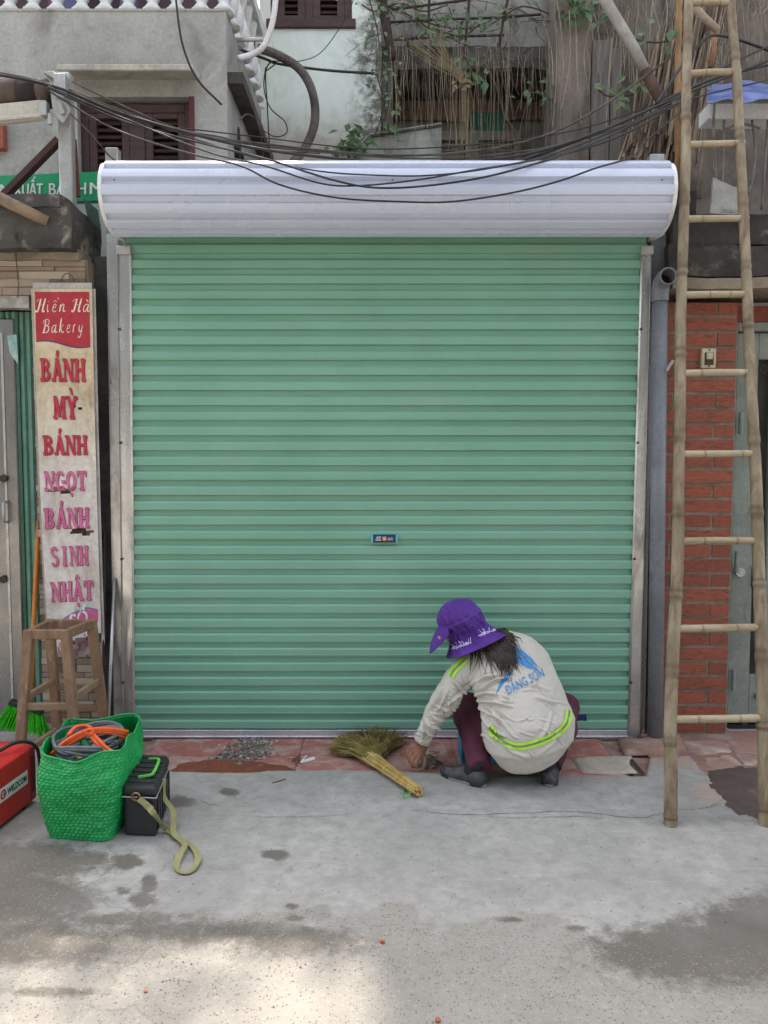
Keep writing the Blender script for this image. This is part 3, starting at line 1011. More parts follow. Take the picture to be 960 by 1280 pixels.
TEARS = ((.53, .12, .70, .010), (.642, .46, .93, .013), (.315, .55, .9, .003), (.905, .1, .5, .003))
for j in range(NV + 1):
    for i in range(NU + 1):
        vs.append(bpt(i / NU, j / NV))
keep = [[], [], []]
for j in range(NV):
    for i in range(NU):
        u, v = (i + .5) / NU, (j + .5) / NV
        torn = False
        for (tv, t0, t1, hw) in TEARS:
            if t0 < u < t1 and abs(v - tv - .004 * math.sin(u * 17)) < hw * math.sin((u - t0) / (t1 - t0) * math.pi) * .8:
                torn = True
        lowcut = .955 - .05 * u + .03 * noise.noise((u * 6, 0, 2)) + .02 * noise.noise((u * 21, 0, 2))
        if torn or v > lowcut:
            continue
        f = (j * (NU + 1) + i, j * (NU + 1) + i + 1, (j + 1) * (NU + 1) + i + 1, (j + 1) * (NU + 1) + i)
        keep[1 if v < .26 else 2 if v < .42 else 0].append(f)
mb.m = 0; mb.add(vs, keep[0])
b0 = len(mb.v)
mb.m = 1; mb.f += keep[1]; mb.mi += [1] * len(keep[1])
mb.m = 2; mb.f += keep[2]; mb.mi += [2] * len(keep[2])
m_cloth = M('banner_cloth', (218, 210, 202), (200, 192, 186), 3, .75, 0, .12, 40, dirt=(172, 158, 144), dirt_amt=.42, dirt_scale=3, dirt_stretch=(2.2, 1, 1.0))
t = NT(m_cloth)                                        # printed ground fades from yellow to white down the cloth
b = t.n['Principled BSDF']
src = b.inputs['Base Color'].links[0].from_socket
tc = t.new('TexCoord'); sp = t.new('SeparateXYZ'); t.l.new(tc.outputs['Object'], sp.inputs[0])
t.l.new(t.mix(t.ramp(sp.outputs['Z'], 1.3, 2.1, 0, .72), src, t.mix(1.0, src, rgb((238, 222, 168)), 'MULTIPLY')), b.inputs['Base Color'])
cloth = mb.build('banner_cloth', [m_cloth, m_cloth, m_cloth], ban, smooth=True)
def patch(name, mat, top, bot, off, parent, nu=24, nv=14):
    mb = MB()
    mb.grid([[bpt(lerp(.03, .95, i / nu), lerp(top(lerp(.03, .95, i / nu)), bot(lerp(.03, .95, i / nu)), j / nv), off) for i in range(nu + 1)] for j in range(nv + 1)])
    return mb.build(name, mat, parent, smooth=True)
wave = lambda u: .139 - .006 * math.sin(u * 6.0 + .3) * 1.0 + .012 * u
patch('red_header', m_bred, lambda u: .008, wave, .0015, cloth)
patch('wave_line', M('navy_line', (60, 60, 120)), wave, lambda u: wave(u) + .003, .002, cloth, 24, 1)
dome = lambda u: .845 + .035 * abs(u - .75) ** 1.3 * 2 + (.02 if u < .3 else 0) * (.3 - u) * 10
patch('pink_footer', m_pink, lambda u: dome(u), lambda u: .93 - .05 * u, .0015, cloth)
patch('footer_line', M('teal_line', (84, 130, 170)), lambda u: dome(u) - .003, lambda u: dome(u), .002, cloth, 24, 1)
# backing board: the frame edge behind the cloth
mb = MB()
for (u0, u1) in ((-.03, -.005), (1.0, 1.06)):
    rows = [[bpt(u0, j / 20, -.012), bpt(u1, j / 20, -.012), bpt(u1, j / 20, -.03), bpt(u0, j / 20, -.03)] for j in range(21)]
    mb.loft(rows)
rows = [[bpt(i / 6, .0, -.012), bpt(i / 6, -.016, -.012), bpt(i / 6, -.016, -.03), bpt(i / 6, .0, -.03)] for i in range(7)]
mb.loft(rows)
mb.build('banner_frame', M('frame_grey', (188, 182, 178), (160, 152, 148), 6, .6), ban)
mb = MB()
mb.tube(resample([bpt(.48, -.018), bpt(.52, -.035, .01), bpt(.6, -.04, .01), bpt(.68, -.03, .01), bpt(.7, -.018)], 12), .0025, 5)
mb.build('hanging_wire', m_iron, ban)

def stroke_font(ch):
    """bulging slab-serif capitals as flat polygons in a unit cell"""
    T, s = .28, .12
    def stem(x, w_=T, y0=0, y1=1):
        m_ = .03
        return [[(x - w_ / 2, y0), (x + w_ / 2, y0), (x + w_ / 2 - m_, .5), (x - w_ / 2 + m_, .5)], [(x - w_ / 2 + m_, .5), (x + w_ / 2 - m_, .5), (x + w_ / 2, y1), (x - w_ / 2, y1)]]
    def serif(x, y, w_=.4):
        return [[(x - w_ / 2, y), (x + w_ / 2, y), (x + w_ / 2, y + s), (x - w_ / 2, y + s)]]
    def diag(x0, y0, x1, y1, w_=T):
        return [[(x0 - w_ / 2, y0), (x0 + w_ / 2, y0), (x1 + w_ / 2, y1), (x1 - w_ / 2, y1)]]
    def ring(cx, cy, rx, ry, a0, a1, tw=.2, th=.11, n=10):
        out = []
        for k in range(n):
            q = []
            for a in (a0 + (a1 - a0) * k / n, a0 + (a1 - a0) * (k + 1) / n):
                q.append((math.cos(a), math.sin(a)))
            (c0, s0), (c1, s1) = q
            out.append([(cx + rx * c0, cy + ry * s0), (cx + rx * c1, cy + ry * s1), (cx + (rx - tw) * c1, cy + (ry - th) * s1), (cx + (rx - tw) * c0, cy + (ry - th) * s0)])
        return out
    if ch == 'I': return stem(.5) + serif(.5, 0) + serif(.5, 1 - s)
    if ch == 'B': return stem(.24) + serif(.2, 0, .38) + serif(.2, 1 - s, .38) + ring(.42, .27, .48, .27, -1.57, 1.57, .24) + ring(.42, .76, .42, .24, -1.57, 1.57, .22)
    if ch in 'AÁÂẬ': return diag(.2, .05, .5, 1, .16) + diag(.8, .05, .5, 1, .27) + [[(.3, .28), (.7, .28), (.66, .40), (.34, .40)]] + serif(.16, 0, .34) + serif(.82, 0, .38)
    if ch == 'N': return stem(.18, .15) + stem(.84, .15) + diag(.82, 0, .2, 1, .27) + serif(.16, 0, .3) + serif(.14, 1 - s, .28) + serif(.86, 1 - s, .28)
    if ch == 'H': return stem(.22) + stem(.8) + [[(.3, .44), (.7, .44), (.7, .56), (.3, .56)]] + serif(.2, 0, .36) + serif(.2, 1 - s, .36) + serif(.82, 0, .36) + serif(.82, 1 - s, .36)
    if ch == 'M': return stem(.14, .14) + stem(.87, .22) + diag(.48, .1, .2, 1, .24) + diag(.48, .1, .8, 1, .14) + serif(.13, 0, .28) + serif(.87, 0, .32)
    if ch in 'YỲ': return stem(.5, T, 0, .5) + diag(.5, .42, .2, 1, .26) + diag(.5, .42, .8, 1, .16) + serif(.5, 0, .4) + serif(.18, 1 - s, .34) + serif(.82, 1 - s, .32)
    if ch == 'G': return ring(.52, .5, .48, .5, .8, 5.6, .24, .12, 16) + stem(.84, .2, .02, .46) + serif(.8, .40, .36)
    if ch in 'OỌ': return ring(.5, .5, .48, .5, 0, 6.283, .24, .12, 20)
    if ch == 'T': return stem(.5) + serif(.5, 0, .42) + [[(.06, .9), (.94, .9), (.94, 1), (.06, 1)], [(.06, .7), (.14, .72), (.2, .9), (.06, .9)], [(.94, .7), (.86, .72), (.8, .9), (.94, .9)]]
    if ch == 'S': return ring(.5, .74, .38, .26, .4, 4.71, .2, .11, 12) + ring(.5, .26, .42, .28, -2.7, 1.57, .22, .11, 12)
    return []
def accents(ch):
    out = []
    if ch == 'Á': out = [[(.42, 1.12), (.58, 1.06), (.72, 1.36), (.5, 1.36)]]
    if ch == 'Ỳ': out = [[(.30, 1.36), (.5, 1.38), (.60, 1.10), (.48, 1.08)]]
    if ch in 'ÂẬ': out = [[(.26, 1.10), (.38, 1.10), (.54, 1.30), (.46, 1.36)], [(.74, 1.10), (.62, 1.10), (.46, 1.30), (.54, 1.36)]]
    if ch in 'ỌẬ':
        out = out + [[(.5 + .12 * math.cos(k * .785), -.22 + .10 * math.sin(k * .785)) for k in range(8)]]
    return out
def slab_word(word, u0, u1, v0, v1, tilt, mats, parent):
    n = len(word)
    adv = (u1 - u0) / n
    k = [0]
    for i, ch in enumerate(word):
        dark, face = MB(), MB()
        for poly in stroke_font(ch) + accents(ch):
            for mbx, dx, dy, base in ((dark, .05, -.035, .0022), (dark, -.03, .03, .0022), (face, 0, 0, .0050)):
                k[0] += 1
                off = base + (k[0] % 40) * .00004
                q = []
                for (x, y) in poly:
                    uu = u0 + (i + .02 + (x + dx) * .96) * adv
                    q.append(bpt(uu, v1 - (v1 - v0) * (y + dy) + tilt * (uu - .5), off))
                mbx.add(q, [tuple(range(len(q)))])
        dark.build('letter_shadow', mats[1], parent, kind='stuff')
        face.build('letter', mats[0], parent, kind='stuff')
for word, u0, u1, py0, py1, ms in (('BÁNH', .08, .86, 449, 477, (m_redl, m_pinkd)), ('MỲ', .28, .72, 496, 524, (m_redl, m_pinkd)), ('BÁNH', .08, .86, 545, 569, (m_redl, m_pinkd)),
                                   ('NGỌT', .08, .84, 590, 614, (m_pink, m_pinkd)), ('BÁNH', .05, .86, 636, 661, (m_pink, m_pinkd)), ('SINH', .12, .82, 684, 708, (m_pink, m_pinkd)), ('NHẬT', .10, .90, 728, 752, (m_pink, m_pinkd))):
    slab_word(word, u0, u1, (py0 - 361) / 475, (py1 - 361) / 475, .004, ms, cloth)
# brush script header
def script(ch):
    if ch == 'H': return [([(.0, .75), (.12, .9), (.3, .92), (.34, .8)], .05), ([(.36, .98), (.30, .5), (.22, .08), (.08, .02), (.02, .14)], .15), ([(.78, 1.0), (.70, .5), (.66, .1), (.76, .02), (.86, .1)], .15), ([(.26, .48), (.72, .55)], .05)]
    if ch == 'i': return [([(.3, .58), (.26, .2), (.34, .02), (.55, .1)], .15), ([(.36, .74), (.38, .80)], .13)]
    if ch in 'eề':
        s = [([(.12, .28), (.55, .36), (.56, .56), (.34, .58), (.14, .3), (.24, .04), (.46, .02), (.68, .12)], .10)]
        if ch == 'ề': s += [([(.2, .72), (.4, .86), (.6, .72)], .06), ([(.66, 1.06), (.86, .92)], .07)]
        return s
    if ch == 'n': return [([(.14, .56), (.1, .02)], .14), ([(.14, .36), (.36, .58), (.5, .5), (.46, .12), (.6, .04), (.74, .1)], .12)]
    if ch in 'aà':
        s = [([(.6, .5), (.36, .58), (.12, .3), (.2, .02), (.42, .1), (.58, .46)], .10), ([(.62, .58), (.56, .14), (.66, .02), (.82, .12)], .13)]
        if ch == 'à': s += [([(.3, .92), (.56, .72)], .09)]
        return s
    if ch == 'B': return [([(.3, .94), (.28, .5), (.2, .06), (.06, .02)], .15), ([(.02, .7), (.1, .92), (.46, 1.0), (.72, .84), (.6, .58), (.34, .52)], .07), ([(.34, .52), (.7, .46), (.72, .16), (.46, .0), (.24, .08)], .11)]
    if ch == 'k': return [([(.26, 1.08), (.2, .5), (.14, .02)], .15), ([(.22, .26), (.5, .54), (.6, .6)], .07), ([(.28, .32), (.46, .08), (.62, .02), (.74, .1)], .12)]
    if ch == 'r': return [([(.2, .56), (.14, .02)], .14), ([(.18, .36), (.34, .58), (.54, .56)], .11)]
    if ch == 'y': return [([(.14, .56), (.14, .2), (.3, .06), (.5, .2)], .12), ([(.58, .58), (.5, .1), (.36, -.32), (.14, -.34), (.1, -.22)], .11)]
    return []
def script_word(word, u0, u1, v0, v1, parent, widths):
    mb = MB()
    tot = sum(widths)
    x = 0
    k = 0
    for ch, wd in zip(word, widths):
        for pts, wdt in script(ch):
            cv = resample([Vector((p[0], p[1], 0)) for p in pts], 9)
            k += 1
            L, Rr = [], []
            for i, p in enumerate(cv):
                t_ = (cv[min(i + 1, 8)] - cv[max(i - 1, 0)]).normalized()
                n_ = Vector((-t_.y, t_.x, 0))
                hw = wdt * .5 * (.45 + .55 * abs(t_.y)) * (.6 if i in (0, 8) else 1)
                for lst, sg in ((L, 1), (Rr, -1)):
                    q = p + n_ * hw * sg
                    uu = u0 + (u1 - u0) * (x + (q.x + q.y * .22) * wd * 1.0) / tot
                    lst.append(bpt(uu, v1 - (v1 - v0) * q.y, .0024 + (k % 30) * .00004))
            mb.grid([L, Rr])
        x += wd
    mb.build('script_lettering', m_cream, parent)
script_word('Hiền Hà', .03, .98, (373 - 361) / 475, (390 - 361) / 475, cloth, (1.0, .5, .72, .85, .35, 1.0, .9))
script_word('Bakery', .13, .86, (399 - 361) / 475, (416 - 361) / 475, cloth, (.95, .85, .8, .72, .62, .75))
mb = MB()
put_text(mb, 'HÀ', lambda x, y: bpt(.22 + x, .948 - y, .003), .22, .024, .02)
put_text(mb, 'BỘS', lambda x, y: bpt(.52 + x, .925 - y - x * .02, .003), .30, .024, .02)
put_text(mb, 'SỐ', lambda x, y: bpt(.42 + x, .893 - y - x * .02, .003), .34, .036, .02)
mb.build('footer_lettering', m_txtw, cloth)
mb = MB()                                             # loose torn strips at the foot
for k in range(5):
    u0 = .2 + k * .15
    rows = [[bpt(u0 + i * .05, .93 + j * .012 + .01 * math.sin(k * 2.1), .012 + .02 * math.sin(j * .9 + k)) for i in range(5)] for j in range(4)]
    mb.grid(rows)
mb.build('torn_strips', M('torn_cloth', (150, 90, 112), (170, 160, 158), 22, .8), ban, smooth=True)
# ================================================================== GREY HOUSE behind, upper left
YG = .9
house = thing('grey_house', 'grey rendered old house with dark louvred window and white balustrade above the bakery', 'house', (-3.0, YG, 0))
XC = P(283, 60, YG).x                                  # its right hand corner
zt = P(200, 14, YG).z
wx0, wx1, wz0, wz1 = P(97, 160, YG).x, P(239, 160, YG).x, P(160, 240, YG).z, P(160, 121, YG).z
mb = MB()
mb.bx(-7, wx0, YG, 2.5, 0, zt)
mb.bx(wx1, XC, YG, 2.5, 0, zt)
mb.bx(wx0, wx1, YG, 2.5, wz1, zt)
mb.bx(wx0, wx1, YG, 2.5, 0, wz0)
mb.bx(wx0, wx1, YG + .22, 2.5, wz0, wz1)
mb.build('wall', m_concrete_wall, house)
wn = MB()
for (a, b_) in ((wx0, wx0 + .05), (wx1 - .05, wx1), ((wx0 + wx1) / 2 - .05, (wx0 + wx1) / 2 + .05)):
    wn.bx(a, b_, YG + .05, YG + .11, wz0, wz1 - .02)
for (a, b_) in ((wz0, wz0 + .06), (wz1 - .075, wz1 - .02)):
    wn.bx(wx0 + .05, wx1 - .05, YG + .052, YG + .108, a, b_)
lw = [(wx0 + .05, (wx0 + wx1) / 2 - .05), ((wx0 + wx1) / 2 + .05, wx1 - .05)]
for (a, b_) in lw:                                     # stiles beside the louvres
    wn.bx(a, a + .05, YG + .056, YG + .104, wz0 + .06, wz1 - .075)
    wn.bx(b_ - .05, b_, YG + .056, YG + .104, wz0 + .06, wz1 - .075)
    wn.bx(a + .05, b_ - .05, YG + .056, YG + .104, wz1 - .11, wz1 - .075)
win = wn.build('window', m_brownwood, house, bevel=.004)
mb = MB()
mb.bx(wx0, wx1, YG + .12, YG + .13, wz0, wz1)
mb.build('window_backing', m_dark, win)
for (a, b_) in lw:
    z = wz0 + .075
    while z < wz1 - .12:
        m2 = MB()
        m2.box(((a + b_) / 2, YG + .08, z), (b_ - a - .105, .05, .009), Matrix.Rotation(R(42), 3, 'X'))
        m2.build('louvre', m_brownwood, win)
        z += .043
mb = MB()
mb.bx(wx1 - .012, wx1 + .022, YG - .006, YG + .14, wz0, wz1)
mb.build('window_frame', m_redframe, house)
hs0, hs1 = P(68, 80, YG - .38), P(243, 100, YG)
m_slab = M('weathered_slab', (190, 184, 172), (162, 156, 146), 4, .9, 0, .3, 40, dirt=(84, 80, 74), dirt_amt=.3, dirt_scale=3)
mb = MB()
YS = YG - .17
x0, x1 = P(70, 82, YS).x, P(241, 82, YS).x
zs, zs2, zs3 = P(150, 80, YS).z, P(150, 88, YS).z, P(150, 100, YG).z
mb.add([Vector(v) for v in ((x0, YS, zs), (x1, YS, zs), (x1, YS, zs2), (x0, YS, zs2), (x0, YG, zs + .03), (x1, YG, zs + .03), (x1, YG, zs3), (x0, YG, zs3))],
       [(0, 3, 2, 1), (0, 1, 5, 4), (3, 7, 6, 2), (0, 4, 7, 3), (1, 2, 6, 5)])
mb.build('sunshade', m_slab, house, bevel=.006)
# balustrade on the parapet
zb = zt
mbp = MB()
mbp.bx(-7, XC + .004, YG - .006, YG + .16, zb, zb + .012)
mbp.build('parapet_coping', m_concrete_wall, house)
def bal_mesh():
    mb = MB()
    pr = [(.0, .066), (.022, .066), (.03, .056), (.06, .034), (.075, .030), (.09, .042), (.13, .055), (.19, .058), (.25, .04), (.31, .024), (.36, .028), (.39, .042), (.42, .044), (.45, .05), (.48, .05)]
    mb.loft([[Vector((r * math.cos(a * .5236), r * math.sin(a * .5236), z)) for a in range(12)] for z, r in pr])
    me = bpy.data.meshes.new('baluster')
    me.from_pydata(mb.v, [], mb.f)
    me.polygons.foreach_set('use_smooth', [True] * len(mb.f))
    me.materials.append(m_baluster)
    return me
bme = bal_mesh()
for px in (-46, -17, 13, 42, 72, 103, 132, 161, 191, 221, 252, 280):
    x = P(px, 12, YG + .06).x
    piece('baluster', bme, m_baluster, house, (x, YG + .06, zb + .012), (0, 0, random.random()))
for k in range(7):
    piece('baluster', bme, m_baluster, house, (XC - .02, YG + .24 + k * .2, zb + .025 - .0 * k), (0, 0, random.random()))
mb = MB()
mb.bx(-7, XC + .05, YG - .03, YG + .15, zb + .505, zb + .6)
mb.bx(XC - .10, XC + .05, YG + .15, 2.4, zb + .505, zb + .6)
mb.build('handrail', m_baluster, house)
mb = MB()
mb.bx(-7, XC - .01, 2.0, 2.2, zb, zb + 2.6)
mb.build('rear_wall', M('maroon_wall', (74, 60, 62), (90, 70, 70), 2, .8), house)
mb = MB()
for (px0, px1, c) in ((60, 100, 0), (150, 170, 1)):
    a = P(px0, 5, 1.7)
    mb.bx(a.x, P(px1, 5, 1.7).x, 1.70, 1.76, zb, zb + 1.4)
mb.build('balcony_cloth', M('blue_cloth', (60, 110, 150), (130, 60, 70), 1.2, .8), house)
mb = MB()
mb.bx(-7, XC - .007, 1.9, 2.5, zb + 1.9, 6.5)
mb.build('upper_storey', m_concrete_wall, house)
# sloping side shade and grille on the side wall
mb = MB()
a0, a1 = Vector((XC, YG + .02, P(283, 88, YG).z)), Vector((XC, 2.3, P(283, 88, YG).z - .02))
mb.bx(XC, XC + .10, YG + .02, 2.28, a0.z - .07, a0.z)
mb.build('side_shade', M('dark_soffit', (92, 86, 80), (64, 60, 56), 4, .9, 0, .3, 40), house)
gr = thing('window_grille', 'rusty black window grille on the side wall behind the cables', 'window grille', (XC + .02, 1.6, 3.2))
m_gr = m_iron
for k in range(9):
    y = 1.15 + k * .13
    mb = MB()
    mb.tube([Vector((XC + .03, y, 2.9)), Vector((XC + .03, y, 3.62))], .008, 6)
    mb.build('grille_bar', m_gr, gr)
mb = MB()
for z in (2.95, 3.25, 3.58):
    mb.tube([Vector((XC + .03, 1.1, z)), Vector((XC + .03, 2.25, z))], .007, 6)
mb.tube(resample([Vector((XC + .03, 1.1, 3.58)), Vector((XC + .03, 1.12, 3.72)), Vector((XC + .03, 1.2, 3.58))], 12), .006, 6)
mb.build('grille_crossbars', m_gr, gr)
mb = MB()
mb.bx(XC + .002, XC + .006, 1.12, 2.25, 2.9, 3.62)
mb.build('grille_backing', m_dark, gr)

# green shop sign behind the ledge
sg = thing('shop_sign', 'green shop sign with white lettering standing behind the sooty ledge', 'sign', (-2.4, .45, 2.85))
m_sgreen = M('sign_green', (34, 160, 106), (30, 150, 98), 3, .45, 0, .03, 30, fine=.04)
a, b_, c_, d_ = P(-60, 222, .42), P(138, 214, .42), P(138, 250, .42), P(-60, 256, .42)
mb = MB()
mb.prism([a, d_, c_, b_], (0, .05, 0))
sgb = mb.build('sign_board', m_sgreen, sg)
mb = MB()
tl = [Vector((.001, -.003, 0)) for _ in range(1)]
def sgn(x, y):
    t_ = x / 1.0
    return P(lerp(-64, 151, x), lerp(248, 244, x) - y, .416)
for wd_, s0_, s1_ in (('SẢN', -24, 13), ('XUẤT', 17.5, 53), ('BÁNH', 61, 107), ('MỲ', 112, 146)):
    put_text(mb, wd_, lambda x, y: P(s0_ + x, 245.5 - x * .02 - (s0_ + 20) * .02 - y, .416), s1_ - s0_, 15.5, 0)
    put_text(mb, wd_, lambda x, y: P(s0_ + x + .7, 245.2 - x * .02 - (s0_ + 20) * .02 - y, .4145), s1_ - s0_, 15.5, 0)
mb.build('sign_lettering', m_txtw, sgb)
mb = MB()
mb.prism([P(-60, 248, .44), P(-60, 262, .44), P(60, 251, .44), P(60, 246.5, .44)], (0, .02, 0))
mb.build('lower_strip', M('sign_dark_green', (26, 96, 70)), sg)
gp = MB()
gp.prism([P(104, 247, .1), P(122, 262, .1), P(126, 288, .1), P(110, 274, .1)], (0, .01, 0))
tag(gp.build('glass_offcut', M('green_glass', (56, 76, 70), (46, 62, 58), 5, .15, bump=0)), 'dark green glass offcut leaning on the ledge by the hood end', 'glass pane')

# awning with its post
aw = thing('folding_awning', 'retractable awning with striped brown fabric clamped on a steel post above the ledge', 'awning', (P(82, 240, .1).x, .1, 2.83))
mb = MB()
a, b_ = P(83, 92, .1), P(85, 252, .1)
mb.bx(b_.x - .036, b_.x + .036, .07, .14, 2.80, a.z)
mb.build('post', m_steel, aw, bevel=.012, seg=2)
mb = MB()
mb.bar(P(-40, 148, -.05), P(54, 138, .03), .04, .095)
mb.bar(P(-40, 155, -.06), P(54, 146, .02), .06, .02)
mb.build('front_bar', M('awning_bar', (206, 200, 190), (188, 182, 172), 6, .5, 0, .06), aw, bevel=.004)
m_stripes = [M('stripe_%s' % n, c, None, 4, .85, bump=.1) for n, c in (('brown', (98, 84, 74)), ('dark', (50, 42, 40)), ('sand', (176, 156, 108)))]
mb = MB()
stripes_px = [(-40, -12, 1), (-12, 2, 0), (2, 26, 0), (26, 50, 1), (50, 62, 0)]
for k, (p0, p1, mi) in enumerate(stripes_px):
    mb.m = mi
    mb.tube([P(p0, 118, .06), P(p1, 117, .06)], .072, 14)
mb.m = 2
mb.grid([[P(-40, 96, .04), P(0, 100, .05), P(22, 106, .06)], [P(-40, 104, 0), P(0, 107, .0), P(22, 108, .0)]])
mb.build('fabric_roll', m_stripes, aw, smooth=True)
mb = MB()
mb.prism([P(62, 108, .0), P(72, 108, .0), P(88, 138, .0), P(78, 154, .0), P(66, 143, .0)], (0, .05, 0))
mb.box(P(79, 112, .03), (.06, .10, .12))
mb.box(P(56, 137, .0), (.035, .05, .075))
mb.tube([P(62, 142, -.01), P(63, 156, -.01)], .012, 8)
mb.prism([P(53, 90, .05), P(66, 88, .05), P(78, 98, .05), P(66, 98, .05)], (0, .1, 0))
mb.box(P(76, 135, -.02), (.025, .02, .07), Matrix.Rotation(R(-20), 3, 'Y'))
mb.build('clamp', m_steel, aw, bevel=.003)
mb = MB()
mb.bar(P(4, 246, .1), P(74, 175, .1), .03, .05, up=(0, 1, 0))
mb.build('brace', m_rust, aw)
mb = MB()
mb.bar(P(95, 246, .14), P(90, 174, .14), .04, .03, up=(0, 1, 0))
mb.build('side_strut', M('red_iron', (110, 58, 50), (90, 48, 44), 6, .6), aw)
mb = MB()
mb.tube([P(-30, 232, -.16), P(16, 256, -.16), P(60, 277, -.10)], .030, 12)
tag(mb.build('old_pipe', M('rusty_tan_pipe', (150, 130, 108), (104, 88, 74), 6, .7, 0, .2, 50, dirt=(64, 54, 48), dirt_amt=.3), smooth=True), 'rusty tan pipe end lying against the sooty ledge', 'pipe')
mb = MB()
mb.tube(resample([P(22, 296, -.15), P(20, 320, -.05), P(23, 355, -.02), P(22, 372, -.01)], 10), .003, 5)
mb.ball(P(20, 294, -.145), (.012, .012, .02), 8, 6)
tag(mb.build('hanging_string', m_cable_grey), 'thin knotted string hanging from the sooty ledge over the stone cladding', 'string')
mb = MB()
mb.bx(P(-20, 150, YG - .05).x, P(4, 150, YG - .05).x, YG - .06, YG - .005, P(0, 190, YG).z, P(0, 155, YG).z)
tag(mb.build('brick_lump', M('red_brick_lump', (160, 92, 80), (140, 80, 70), 12, .9, 0, .3)), 'red painted block fixed on the grey wall at the left edge', 'block')

# ================================================================== REAR BUILDINGS
YB = 2.3
rear = thing('pale_house', 'tall pale green plastered house with mouldy corner and dark louvred window', 'house', (-.5, YB, 0))
m_pale = bpy.data.materials.new('pale_plaster')
m_pale.use_nodes = True
t = NT(m_pale)
tc = t.new('TexCoord'); vec = tc.outputs['Object']
sp = t.new('SeparateXYZ'); t.l.new(vec, sp.inputs[0])
n1 = t.noise(vec, 2.6, 8, .7, .8); n2 = t.noise(vec, 14, 8, .75); n3 = t.noise(vec, 90, 3, .7)
col = t.mix(t.ramp(n1, .35, .65), rgb((228, 235, 226)), rgb((212, 221, 212)))
low = t.ramp(t.math('ADD', sp.outputs['Z'], t.math('MULTIPLY', n1, .9)), 4.55, 4.85, 1, 0)   # plaster repair below the window: warmer render
col = t.mix(low, col, t.mix(t.ramp(n2, .4, .6), rgb((196, 186, 170)), rgb((176, 172, 166))))
mold = t.ramp(t.math('ADD', sp.outputs['X'], t.math('MULTIPLY', t.math('SUBTRACT', n1, .5), .9)), .18, .42)
mold = t.math('MULTIPLY', mold, t.ramp(n2, .38, .56))
col = t.mix(mold, col, t.mix(t.ramp(n3, .4, .6), rgb((70, 68, 66)), rgb((128, 124, 118))))
stv = t.new('Mapping'); stv.inputs['Scale'].default_value = (9, 9, .8); t.l.new(vec, stv.inputs[0])
n4 = t.noise(stv.outputs[0], 1.2, 6, .7)
col = t.mix(t.ramp(n4, .58, .75, 0, .45), col, rgb((150, 146, 138)))
b = t.n['Principled BSDF']; t.l.new(col, b.inputs['Base Color']); b.inputs['Roughness'].default_value = .9
bp = t.new('Bump'); bp.inputs['Strength'].default_value = .3; bp.inputs['Distance'].default_value = .01
t.l.new(t.math('ADD', n2, n3), bp.inputs['Height']); t.l.new(bp.outputs[0], b.inputs['Normal'])
vx0, vx1 = P(338, 20, YB).x, P(440, 20, YB).x
vz0, vz1 = P(400, 33, YB).z, P(400, 33, YB).z + 1.1
XW = P(476, 100, YB).x
mb = MB()
mb.bx(XC - .004, vx0, YB, YB + 3, 0, 12)
mb.bx(vx1, XW, YB, YB + 3, 0, 12)
mb.bx(vx0, vx1, YB, YB + 3, 0, vz0)
mb.bx(vx0, vx1, YB, YB + 3, vz1, 12)
mb.bx(vx0, vx1, YB + .25, YB + 3, vz0, vz1)
mb.build('wall', m_pale, rear)
mb = MB()
mid = (vx0 + vx1) / 2 - .02
for (a, b_) in ((vx0, vx0 + .05), (vx1 - .06, vx1), (mid - .03, mid + .03)):
    mb.bx(a, b_, YB + .02, YB + .09, vz0, vz1)
mb.bx(vx0 + .05, mid - .03, YB + .023, YB + .088, vz0 + .05, vz0 + .1)
mb.bx(mid + .03, vx1 - .06, YB + .023, YB + .088, vz0 + .05, vz0 + .1)
mb.bx(vx0 - .03, vx1 + .03, YB - .03, YB + .1, vz0 - .02, vz0 + .047)
win2 = mb.build('window', m_brownwood, rear, bevel=.004)
mb = MB()
mb.bx(vx0, vx1, YB + .10, YB + .11, vz0, vz1)
mb.build('window_backing', m_dark, win2)
for (a, b_) in ((vx0 + .05, mid - .03), (mid + .03, vx1 - .06)):
    m3 = MB()
    m3.bx(a, a + .06, YB + .03, YB + .085, vz0 + .1, vz1)
    m3.bx(b_ - .06, b_, YB + .03, YB + .085, vz0 + .1, vz1)
    m3.build('shutter_stile', m_brownwood, win2)
    for k in range(9):
        m2 = MB()
        m2.box(((a + b_) / 2, YB + .055, vz0 + .14 + k * .05), (b_ - a - .125, .05, .01), Matrix.Rotation(R(42), 3, 'X'))
        m2.build('louvre', m_brownwood, win2)

# old concrete building with the dark open storey
old = thing('old_concrete_building', 'blackened concrete building with dark open storey and hanging roots', 'building', (1.0, 2.6, 0))
m_oldc = M('old_concrete', (172, 170, 163), (140, 138, 132), 3, .95, 0, .4, 30, dirt=(96, 93, 88), dirt_amt=.36, dirt_scale=2.4, dirt_stretch=(2.2, 2.2, .7))
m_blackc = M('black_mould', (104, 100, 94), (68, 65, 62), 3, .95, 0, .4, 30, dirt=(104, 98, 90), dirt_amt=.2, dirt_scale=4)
m_brownc = M('brown_wall', (116, 106, 98), (82, 75, 69), 2.2, .95, 0, .4, 30, dirt=(60, 55, 50), dirt_amt=.42, dirt_scale=2.2, dirt_stretch=(2, 2, .6))
YO = 2.55
z_beam_t, z_beam_b = P(600, 74, YO).z, P(600, 98, YO).z
xr_ = P(702, 60, YO).x
mb = MB()
mb.bx(XW + .002, xr_, YO, YO + .25, z_beam_t, 13)
mb.build('upper_wall', m_oldc, old)
mb = MB()
rough_block(mb, XW + .002, xr_ + .3, YO - .16, YO + .3, z_beam_b, z_beam_t + .02, .02, .07, 3)
mb.build('beam', m_blackc, old, smooth=True)
mb = MB()
